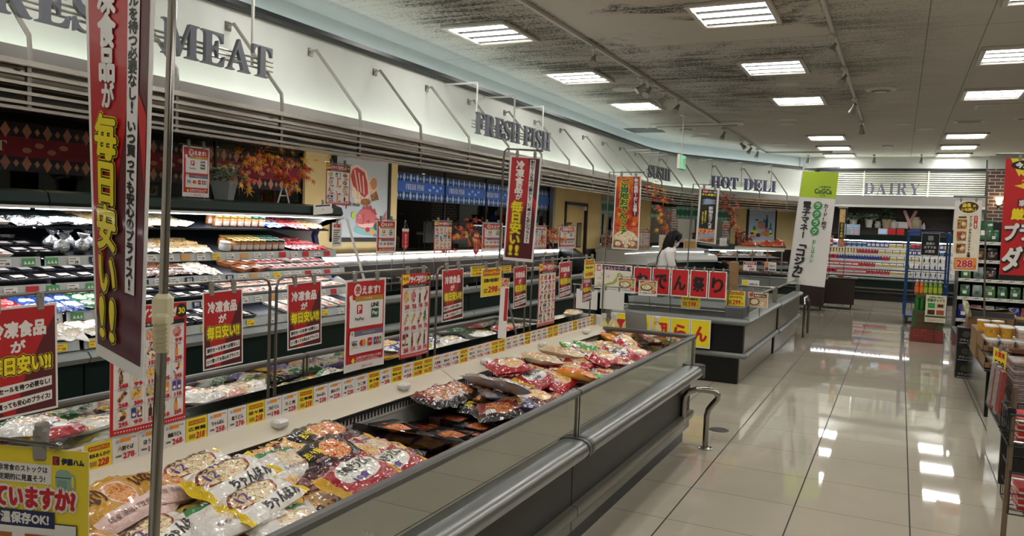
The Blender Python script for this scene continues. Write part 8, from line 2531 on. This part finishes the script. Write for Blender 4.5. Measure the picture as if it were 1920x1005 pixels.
# flat packs stacked on the near table
m_p1 = mat('pack_edge_grey', '#8f8884', .5, var=.25, vscale=40); m_p2 = mat('pack_edge_red', '#8a3a34', .5, var=.2, vscale=30)
fb1 = MB(); fb1.box((-.24, -.16, 0), (.24, .16, .028), m_p1, .004); fb1.box((-.242, -.161, .011), (.242, .161, .015), m_p2)
fl1 = MB(); fl1.box((-.2, -.12, .028), (.2, .12, .0285), food('pack_cover', ['#9a2a2a', '#d9c8b8', '#6a5a58', '#c98a7a'], 8))
flat = Kind('flat_pack', fb1, [('cover', fl1)], 'flat pack')
for k in range(13):
 flat.put((.97 + rnd.uniform(-.006, .006), 6.35 + rnd.uniform(-.006, .006), .392 + .0295 * k), (0, 0, rnd.uniform(-.02, .02)), 'flat grey and red pack, %s from the bottom of the tall pile' % nth(k), 'flat packs in the tall pile')
for k in range(4):
 flat.put((1.36, 6.3 + .006 * k, .392 + .0295 * k), (0, 0, .03), 'flat grey and red pack, %s from the bottom of the low pile' % nth(k), 'flat packs in the low pile')
drb = MB(); drb.box((-.1, -.09, 0), (.1, .09, .11), mat('box_maroon', '#6a1c24', .4), .005); drl = MB(); drl.box((-.08, -.092, .03), (.08, -.09, .08), food('maroon_print', ['#6a1c24', '#c9a08a', '#8a2c34'], 20))
drk = Kind('maroon_box', drb, [('print', drl)], 'box')
for k in range(4):
 drk.put((.85 + .21 * k, 6.66, .392), (0, 0, 0), 'dark red box behind the flat packs, %s of four' % nth(k), 'dark red boxes')
for k in range(4):
 drk.put((.85 + .21 * k, 6.66, .504), (0, 0, 0), 'dark red box on the second layer behind the flat packs, %s of four' % nth(k), 'dark red upper boxes')
for k in range(6):
 x, y = .665, 6.08 + .105 * k
 obj('hanging_pack', MB().box((-.012, -.04, -.28), (.012, .05, .0), (m_p2, m_p1, m_p1)[k % 3], .004), 'thin pack hanging edge-on from the aisle side of the flat packs, %s from the camera' % nth(k), 'hanging pack', 'thin hanging packs', loc=(x, y, .72 - .03 * (k % 2)), rot=(0, .06, .1))
 
# wire basket stand close to the camera
bx, by = at_y(1908, 800, 4.75)[0], 4.75
t = thing('basket_stand', 'steel pole stand carrying two black wire baskets close to the camera', 'display stand', (bx, by, 0))
pt, pb = at_y(1904, 726, 4.6), at_y(1884, 1003, 4.6)
obj('pole', MB().tube([(pb[0] - bx - .008, pb[1] - by, 0), (pt[0] - bx, pt[1] - by, pt[2])], .013, mat('pole_bronze', '#8a7a68', .3, .8), 12), parent=t)
jz = at_y(1897, 772, 4.6)
obj('joint_collar', MB().lathe([(.018, -.02), (.022, 0), (.018, .02)], (jz[0] - bx, jz[1] - by, jz[2]), BLKP, 14), parent=t)
for k, (y0, y1) in enumerate(((765, 822), (870, 945))):
 zt, zb = at_y(1890, y0, 4.75)[2], at_y(1890, y1, 4.75)[2]
 b = MB(); x0 = at_y(1878, y1, 4.75)[0] - bx + .01; x1 = x0 + .42; d = .17
 for z, r in ((zt, .006), (zb, .004), ((zt + zb) / 2, .003)):
  b.tube([(x0, -d, z), (x1, -d, z), (x1, d, z), (x0, d, z), (x0, -d, z)], r, BLKP, 6)
 for i in range(7):
  x = x0 + i * (x1 - x0) / 6
  b.tube([(x, -d, zt), (x, -d, zb), (x, d, zb), (x, d, zt)], .003, BLKP, 5)
 for i in range(1, 4):
  y = -d + i * 2 * d / 4
  b.tube([(x0, y, zt), (x0, y, zb), (x1, y, zb), (x1, y, zt)], .003, BLKP, 5)
 obj('wire_basket', b, parent=t)
 obj('bracket', MB().tube([(pt[0] - bx, pt[1] - by, zt - .03), (x1, -d, zt - .03)], .007, CHROME, 8).tube([(pt[0] - bx - .005, pt[1] - by, zb + .02), (x1, -d, zb + .02)], .007, CHROME, 8), parent=t)
 rb = MB(); rb.box((-.15, -.07, 0), (.15, .07, .03), mat('box_redwhite', '#d8cfca', .4), .003); rl = MB(); rl.box((-.151, -.071, .012), (.0, .071, .0305), RED)
 rk = Kind('snack_box', rb, [('print', rl)], 'snack box')
 n = 4
 for i in range(n):
  rk.put((bx + x0 + .19, by - .06, zb + .005 + .0315 * i), (0, 0, .05 * (i % 2)), 'flat red and white box in the %s wire basket, %s from its bottom' % (('upper', 'lower')[k], nth(i)), 'red and white boxes in the wire baskets')
  rk.put((bx + x0 + .19, by + .09, zb + .005 + .0315 * i), (0, 0, .05 * (i % 2)), 'flat red and white box behind in the %s wire basket, %s from its bottom' % (('upper', 'lower')[k], nth(i)), 'rear boxes in the wire baskets')
obj('foot_plate', MB().lathe([(0, 0), (.17, 0), (.17, .012), (.02, .02), (0, .02)], (pb[0] - bx - .008, pb[1] - by, 0), DSTEEL, 28), parent=t)
# ------------------------------------------------------------------ gauges, plant and small things on the meat case
for par, y, lab in ((M1, 2.55, 'grey'), (M2, 5.42, 'grey')):
 b = MB(); o0 = par.location
 b.box((-4.452 - o0[0], y - .06 - o0[1], 1.605), (-4.428 - o0[0], y + .06 - o0[1], 1.645), WPL, .004); b.box((-4.43 - o0[0], y - .05 - o0[1], 1.612), (-4.425 - o0[0], y + .02 - o0[1], 1.638), BLKP)
 obj('temperature_gauge', b, parent=par)
p = at_x(420, 366, -4.62)
pot_plant('small pale-leaved plant in a square grey pot on the meat case canopy', (-4.62, p[1], 1.672), mat('pot_grey', '#8a8f92', .6), .075, .14, G2m, 110, .13, .06, None, .4, True)
p = at_x(529, 370, -4.6)
b = MB(); b.tube([(0, -.05, 0), (0, .0, .13), (.03, .0, .13), (.03, .05, 0)], .007, WPL, 6); b.tube([(0, -.02, .06), (.02, .03, .06)], .006, WPL, 6)
obj('card_easel', b, 'small white A-shaped card easel on the meat case canopy', 'easel', loc=(-4.6, p[1], 1.672))

# ------------------------------------------------------------------ maple sprays
LM = [mat('maple_red', '#b8341a', .5), mat('maple_orange', '#d9641c', .5), mat('maple_yellow', '#e0a030', .5), mat('maple_deep', '#8a2414', .5)]

def maple_leaf(b, p, d, n, s, m):
 """five pointed lobes, gently cupped"""
 d = np.array(d, float); d /= np.linalg.norm(d)
 n = np.array(n, float); n -= d * (n @ d); n /= np.linalg.norm(n) + 1e-9
 t = np.cross(n, d)
 ctr = np.array(p) + d * s * .25
 vs = [ctr]; k = 0
 for i, (a, l) in enumerate(((-150, .35), (-115, .12), (-85, .75), (-60, .25), (-40, .95), (-20, .32), (0, 1.1), (20, .32), (40, .95), (60, .25), (85, .75), (115, .12), (150, .35))):
  a = radians(a)
  vs.append(ctr + (d * cos(a) + t * sin(a)) * s * l * .62 - n * s * .18 * l)
 fs = [(0, i, i + 1) for i in range(1, 13)] + [(0, 13, 1)]
 b.add(vs, fs, m)

def spray(label, path_, spread, n, size, cols_, seed, group='maple leaf sprays', droop=.2):
 q = random.Random(seed)
 path_ = [np.array(p, float) for p in path_]
 o0 = path_[0]
 t = thing('maple_spray', label, 'plant', tuple(o0), group=group)
 obj('branch', MB().tube([p - o0 for p in path_], [.006] * (len(path_) - 1) + [.003], mat('twig_brown', '#4a3426', .7), 6), parent=t)
 b = MB()
 for k in range(n):
  f = .12 + .88 * k / n + q.uniform(-.03, .03)
  f = min(.999, max(0, f)) * (len(path_) - 1)
  i = int(f); c = path_[i] + (path_[i + 1] - path_[i]) * (f - i)
  d = np.array([q.uniform(-1, 1), q.uniform(-1, 1), q.uniform(-1, .7) - droop])
  r = spread * q.uniform(.15, 1)
  p = c + d / np.linalg.norm(d) * r
  if k % 3 == 0:
   b.tube([c - o0, (c + p) / 2 + (0, 0, .02) - o0, p - o0], .002, mat('twig_brown', '#4a3426'), 4)
  maple_leaf(b, p - o0, d + np.array([q.uniform(-.6, .6), q.uniform(-.6, .6), -.5]), (q.uniform(.2, 1), q.uniform(-.8, .2), q.uniform(.1, .9)), size * q.uniform(.7, 1.25), q.choice(cols_))
 obj('foliage', b, parent=t, smooth=None)

XL_ = -4.58
pts = [at_x(448, 366, XL_), at_x(447, 320, XL_), at_x(462, 285, XL_), at_x(490, 280, XL_), at_x(520, 285, XL_), at_x(560, 305, XL_), at_x(582, 325, XL_)]
spray('large orange and red maple spray arching over the meat case window', pts, .13, 95, .085, [LM[0], LM[1], LM[1], LM[2], LM[2]], 1)
spray('drooping tip of orange maple leaves hanging before the meat picture window', [at_x(500, 290, XL_), at_x(525, 312, XL_), at_x(540, 330, XL_), at_x(547, 350, XL_)], .08, 34, .08, [LM[0], LM[1], LM[2]], 2)
XL2 = -4.66
spray('orange maple spray behind the flyer at the first fish window', [at_x(835, 480, XL2), at_x(846, 430, XL2), at_x(868, 428, XL2), at_x(892, 440, XL2), at_x(905, 452, XL2)], .13, 55, .09, [LM[0], LM[1], LM[2]], 3)
spray('thin orange maple spray high between the fish window posters', [at_x(905, 470, XL2), at_x(880, 420, XL2), at_x(893, 412, XL2), at_x(905, 412, XL2)], .08, 22, .08, [LM[0], LM[1]], 4)
spray('orange maple spray beside the second tall banner over the fish case', [at_x(1040, 476, XL2), at_x(1020, 440, XL2), at_x(1008, 430, XL2), at_x(1030, 432, XL2), at_x(1044, 440, XL2), at_x(1052, 425, XL2)], .16, 60, .1, [LM[0], LM[1], LM[2]], 5)
YM = 14.45
spray('long orange maple garland hanging from the louvre before the sushi sign', [at_y(1205, 338, YM), at_y(1220, 342, YM), at_y(1236, 352, YM), at_y(1242, 372, YM), at_y(1246, 395, YM), at_y(1250, 415, YM), at_y(1246, 432, YM)], .16, 75, .13, [LM[0], LM[1], LM[1], LM[2]], 6)
pq = at_y(1205, 338, YM)
wire_stand('thin bent wire hanging the maple garland from the louvre', [pq, pq + (-.1, .05, .08), (-4.385, YM + .1, 2.39)], [(tuple(pq), tuple(pq + (0, 0, .01)))], 'garland hanging wires', .005)
spray('small orange maple spray at the sushi counter beside the autumn banner', [at_y(1145, 469, 15.2), at_y(1143, 440, 15.2), at_y(1147, 428, 15.2)], .12, 22, .11, [LM[0], LM[1]], 7)
YN = 17.6
spray('dark red maple garland hanging beside the black fish banner', [at_y(1350, 357, YN), at_y(1360, 368, YN), at_y(1372, 385, YN), at_y(1376, 405, YN), at_y(1374, 425, YN)], .17, 60, .14, [LM[0], LM[3], LM[3], LM[1]], 8)
pq = at_y(1350, 357, YN)
p, d, n = on_path(S_B + .35, .6)
wire_stand('thin bent wire hanging the dark maple garland from the louvre', [pq, pq + (0, .05, .05), (p[0], p[1], 2.385)], [(tuple(pq), tuple(pq + (0, 0, .01)))], 'garland hanging wires', .005)
YQ = 18.2
bq = np.append(on_path(S_B + 1.9, .3)[0], 1.2)
spray('rust maple sprig standing on the deli canopy below the bottle picture', [bq, at_y(1384, 440, bq[1]), at_y(1395, 433, bq[1]), at_y(1415, 445, bq[1])], .2, 44, .13, [LM[0], LM[1], LM[3]], 9)
bq = np.append(on_path(S_B + 2.3, .4)[0], 1.2)
spray('low rust maple sprig lying on the white snack tray', [bq, bq + (.15, .2, .12), bq + (.3, .4, .06)], .14, 22, .12, [LM[0], LM[1]], 10)
# small stands of paper on the sushi counter
for k, (x0, x1, y0, y1) in enumerate(((1106, 1117, 425, 463), (1128, 1144, 440, 463), (1236, 1248, 440, 453), (1282, 1306, 448, 460))):
 Y = 15.3 if k < 3 else 17.6
 a, e = at_y(x0, y0, Y), at_y(x1, y1, Y)
 obj('counter_sign', MB().box((0, 0, 0), (e[0] - a[0], .02, a[2] - 1.10), PAPER, .003).box((.02, -.002, .05), (e[0] - a[0] - .02, 0, a[2] - 1.14), (F_GRN, F_BOX, F_PALE, F_GOLD)[k]), ('tall narrow photo sign standing beside the service doors', 'cream photo sign on the sushi counter behind the autumn banner', 'small white sign on the sushi counter behind the woman', 'wide food photo sign on the sushi counter past the woman')[k], 'sign', 'counter signs', loc=(a[0], Y, 1.10))

# ------------------------------------------------------------------ the customer
def ring_loft(b, rings, m, seg=20):
 """rings: (centre, forward radius, side radius)"""
 vs = []; fs = []
 for c, rx, ry in rings:
  for k in range(seg):
   a = 2 * pi * k / seg
   vs.append((c[0] + rx * cos(a), c[1] + ry * sin(a), c[2]))
 for i in range(len(rings) - 1):
  for k in range(seg):
   k2 = (k + 1) % seg
   fs.append((i * seg + k, i * seg + k2, (i + 1) * seg + k2, (i + 1) * seg + k))
 fs += [tuple(range(seg))[::-1], tuple((len(rings) - 1) * seg + k for k in range(seg))]
 return b.add(vs, fs, m)

def ellipsoid(b, c, r, m, M=None, seg=18, n=12):
 pr = [(sin(pi * i / n), -cos(pi * i / n)) for i in range(n + 1)]
 T_ = Matrix.Translation(c) @ (M or Matrix.Identity(4)) @ Matrix.Diagonal((*r, 1))
 return b.lathe([(max(1e-4, a), z) for a, z in pr], (0, 0, 0), m, seg, T_)

def fuse(name, b, voxel, parent, smooth=6):
 me = b.mesh(name)
 recalc(me)
 o = bpy.data.objects.new(name + '_raw', me); COL.objects.link(o)
 r = o.modifiers.new('r', 'REMESH'); r.mode = 'VOXEL'; r.voxel_size = voxel
 s = o.modifiers.new('s', 'SMOOTH'); s.iterations = smooth; s.factor = .5
 bpy.context.view_layer.update()
 dg = bpy.context.evaluated_depsgraph_get()
 m2 = bpy.data.meshes.new_from_object(o.evaluated_get(dg))
 m2.name = name
 m2.materials.clear()
 m2.materials.append(b.mats[0])
 m2.polygons.foreach_set('material_index', [0] * len(m2.polygons))
 m2.polygons.foreach_set('use_smooth', [True] * len(m2.polygons))
 bpy.data.objects.remove(o)
 q = bpy.data.objects.new(name, m2); COL.objects.link(q); q.parent = parent
 return q

SKIN = mat('skin', '#c99f86', .5); BLOUSE = mat('blouse_white', '#e6e2dc', .7, bump=.15, bscale=30); TROU = mat('trousers_dark', '#23252d', .7); HAIR = mat('hair_black', '#0b0909', .5, spec=.25)
hp = at_y(1263, 456, 11.45)
yaw = .32
HZ = 1.425
fx, fy = cos(yaw), sin(yaw)
root = thing('person', 'woman with black hair, white blouse and face mask looking down at the oden island', 'person', (hp[0] - .13 * fx, hp[1] - .13 * fy, 0), (0, 0, yaw))
b = MB()
lean = lambda z: .10 * max(0, (z - .9) / .5)
ring_loft(b, [((lean(z), 0, z), rx, ry) for z, rx, ry in ((.74, .09, .15), (.82, .105, .165), (.90, .10, .155), (1.0, .088, .128), (1.1, .098, .14), (1.18, .105, .158), (1.25, .09, .17), (1.29, .065, .13), (1.31, .05, .07))], SKIN)
b.tube([(.11, 0, 1.26), (.125, 0, 1.32), (.14, 0, 1.38)], [.052, .047, .05], SKIN, 14)
for sy in (-1, 1):
 b.tube([(0, sy * .085, .86), (.02, sy * .09, .66), (.03, sy * .092, .47), (.02, sy * .092, .38), (-.01, sy * .09, .22), (-.015, sy * .088, .08)], [.095, .078, .058, .052, .05, .036], SKIN, 14)
 b.tube([(-.06, sy * .088, .045), (.02, sy * .088, .05), (.10, sy * .092, .035), (.16, sy * .095, .025)], [.035, .042, .036, .022], SKIN, 12)
 b.tube([(.07, sy * .15, 1.25), (.06, sy * .19, 1.22), (.09, sy * .215, 1.10), (.12, sy * .21, .99), (.22, sy * .18, .93), (.31, sy * .15, .905), (.335, sy * .145, .90)], [.05, .05, .043, .037, .034, .026, .025], SKIN, 12)
 ellipsoid(b, (.37, sy * .14, .895), (.045, .038, .016), SKIN)
 for j, (dy, l, dz) in enumerate(((-.028, .05, 0), (-.010, .058, .003), (.008, .055, .003), (.025, .044, 0))):
  y = sy * .14 + dy
  b.tube([(.395, y, .897 + dz), (.395 + l * .5, y + dy * .15, .895 + dz), (.395 + l, y + dy * .2, .876 + dz)], [.0095, .0088, .007], SKIN, 8)
 b.tube([(.345, sy * .11, .897), (.365, sy * .088, .892), (.392, sy * .08, .882)], [.011, .010, .008], SKIN, 8)
# head, tipped forward
Mh = Matrix.Translation((.13, 0, HZ)) @ Matrix.Rotation(.42, 4, 'Y')
hb = MB()
ellipsoid(hb, (0, 0, .03), (.092, .074, .095), SKIN); ellipsoid(hb, (.022, 0, -.04), (.068, .058, .075), SKIN)
ellipsoid(hb, (.093, 0, -.012), (.014, .011, .02), SKIN); ellipsoid(hb, (.06, 0, -.098), (.026, .028, .02), SKIN)
for sy in (-1, 1):
 ellipsoid(hb, (-.005, sy * .076, -.01), (.022, .009, .032), SKIN)
b.v += [tuple(Mh @ Vector(v)) for v in []]
o_ = len(b.v); b.v.extend(tuple(Mh @ Vector(v)) for v in hb.v); b.f.extend(tuple(i + o_ for i in f) for f in hb.f); b.m.extend([0] * len(hb.f))
fuse('body', b, .0075, root, 4)
b = MB()
for sy in (-1, 1):
 ellipsoid(b, tuple(Mh @ Vector((.083, sy * .032, .012))), (.008, .012, .006), BLKP)
 b.tube([Mh @ Vector((.088, sy * .016, .032)), Mh @ Vector((.089, sy * .034, .037)), Mh @ Vector((.078, sy * .052, .031))], .003, HAIR, 6)
obj('eye', b, parent=root)
b = MB(); ellipsoid(b, (.058, 0, -.052), (.046, .055, .05), mat('mask_white', '#dcdde0', .7))
b.v = [tuple(Mh @ Vector(v)) for v in b.v]
for sy in (-1, 1):
 b.tube([Mh @ Vector((.06, sy * .054, -.04)), Mh @ Vector((.02, sy * .074, -.02)), Mh @ Vector((-.01, sy * .082, .0))], .002, mat('mask_white', '#dcdde0'), 5)
obj('face_mask', b, parent=root, smooth=60)
b = MB()
ellipsoid(b, (-.016, 0, .042), (.098, .087, .096), HAIR)
for sy in (-1, 1):
 b.tube([(.06, sy * .02, .112), (.082, sy * .045, .075), (.066, sy * .07, .02), (.05, sy * .075, -.04)], [.016, .015, .014, .008], HAIR, 8)
b.v = [tuple(Mh @ Vector(v)) for v in b.v]
ring_loft(b, [((x, 0, z), rx, ry) for x, z, rx, ry in ((.0, 1.14, .012, .05), (.005, 1.18, .03, .075), (.015, 1.26, .05, .092), (.04, 1.34, .07, .097), (.075, 1.41, .085, .095), (.10, 1.48, .08, .08))], HAIR)
for sy in (-1, 1):
 b.tube([(.13, sy * .076, 1.49), (.125, sy * .09, 1.42), (.10, sy * .092, 1.33), (.075, sy * .085, 1.24), (.06, sy * .075, 1.17)], [.022, .026, .028, .022, .008], HAIR, 10)
fuse('hair', b, .008, root, 5)
b = MB()
ring_loft(b, [((lean(z), 0, z), rx, ry) for z, rx, ry in ((.80, .125, .185), (.90, .12, .172), (1.0, .112, .152), (1.1, .118, .162), (1.18, .124, .178), (1.25, .108, .188), (1.295, .078, .14), (1.315, .058, .075))], BLOUSE)
for sy in (-1, 1):
 b.tube([(.07, sy * .15, 1.25), (.06, sy * .195, 1.22), (.09, sy * .22, 1.10), (.125, sy * .215, .99), (.2, sy * .19, .94)], [.064, .068, .062, .057, .048], BLOUSE, 14)
b.tube([(.10, 0, 1.29), (.115, 0, 1.33)], [.066, .06], BLOUSE, 16)
fuse('blouse', b, .009, root, 4)
b = MB()
ring_loft(b, [((0, 0, z), rx, ry) for z, rx, ry in ((.72, .105, .165), (.80, .115, .178), (.90, .108, .162), (.95, .10, .15))], TROU)
for sy in (-1, 1):
 b.tube([(0, sy * .085, .84), (.02, sy * .09, .66), (.03, sy * .092, .47), (.01, sy * .09, .22), (-.01, sy * .088, .09)], [.105, .092, .075, .066, .06], TROU, 14)
fuse('trousers', b, .009, root, 4)
for sy in (-1, 1):
 b = MB(); ring_loft(b, [((.045, sy * .09, 0), .125, .045), ((.045, sy * .09, .03), .128, .048), ((.02, sy * .09, .065), .09, .042), ((-.005, sy * .09, .095), .055, .045)], BLKP, 18)
 obj('shoe', b, parent=root, smooth=50)
b = MB()
pts = [(.05, .13, 1.285), (-.03, .11, 1.27), (-.09, .0, 1.15), (-.11, -.1, 1.0), (-.06, -.2, .86)]
b.tube(pts, .010, BLKP, 8); b.tube([(.05, .13, 1.285), (.14, .1, 1.2), (.19, .0, 1.06), (.14, -.14, .94), (.02, -.21, .86)], .010, BLKP, 8)
b.box((-.14, -.26, .62), (.1, -.19, .88), BLKP, .02)
obj('shoulder_bag', b, parent=root)

# ------------------------------------------------------------------ done with the lettering source
if _fo.name in COL.objects:
 COL.objects.unlink(_fo)
bpy.data.objects.remove(_fo)
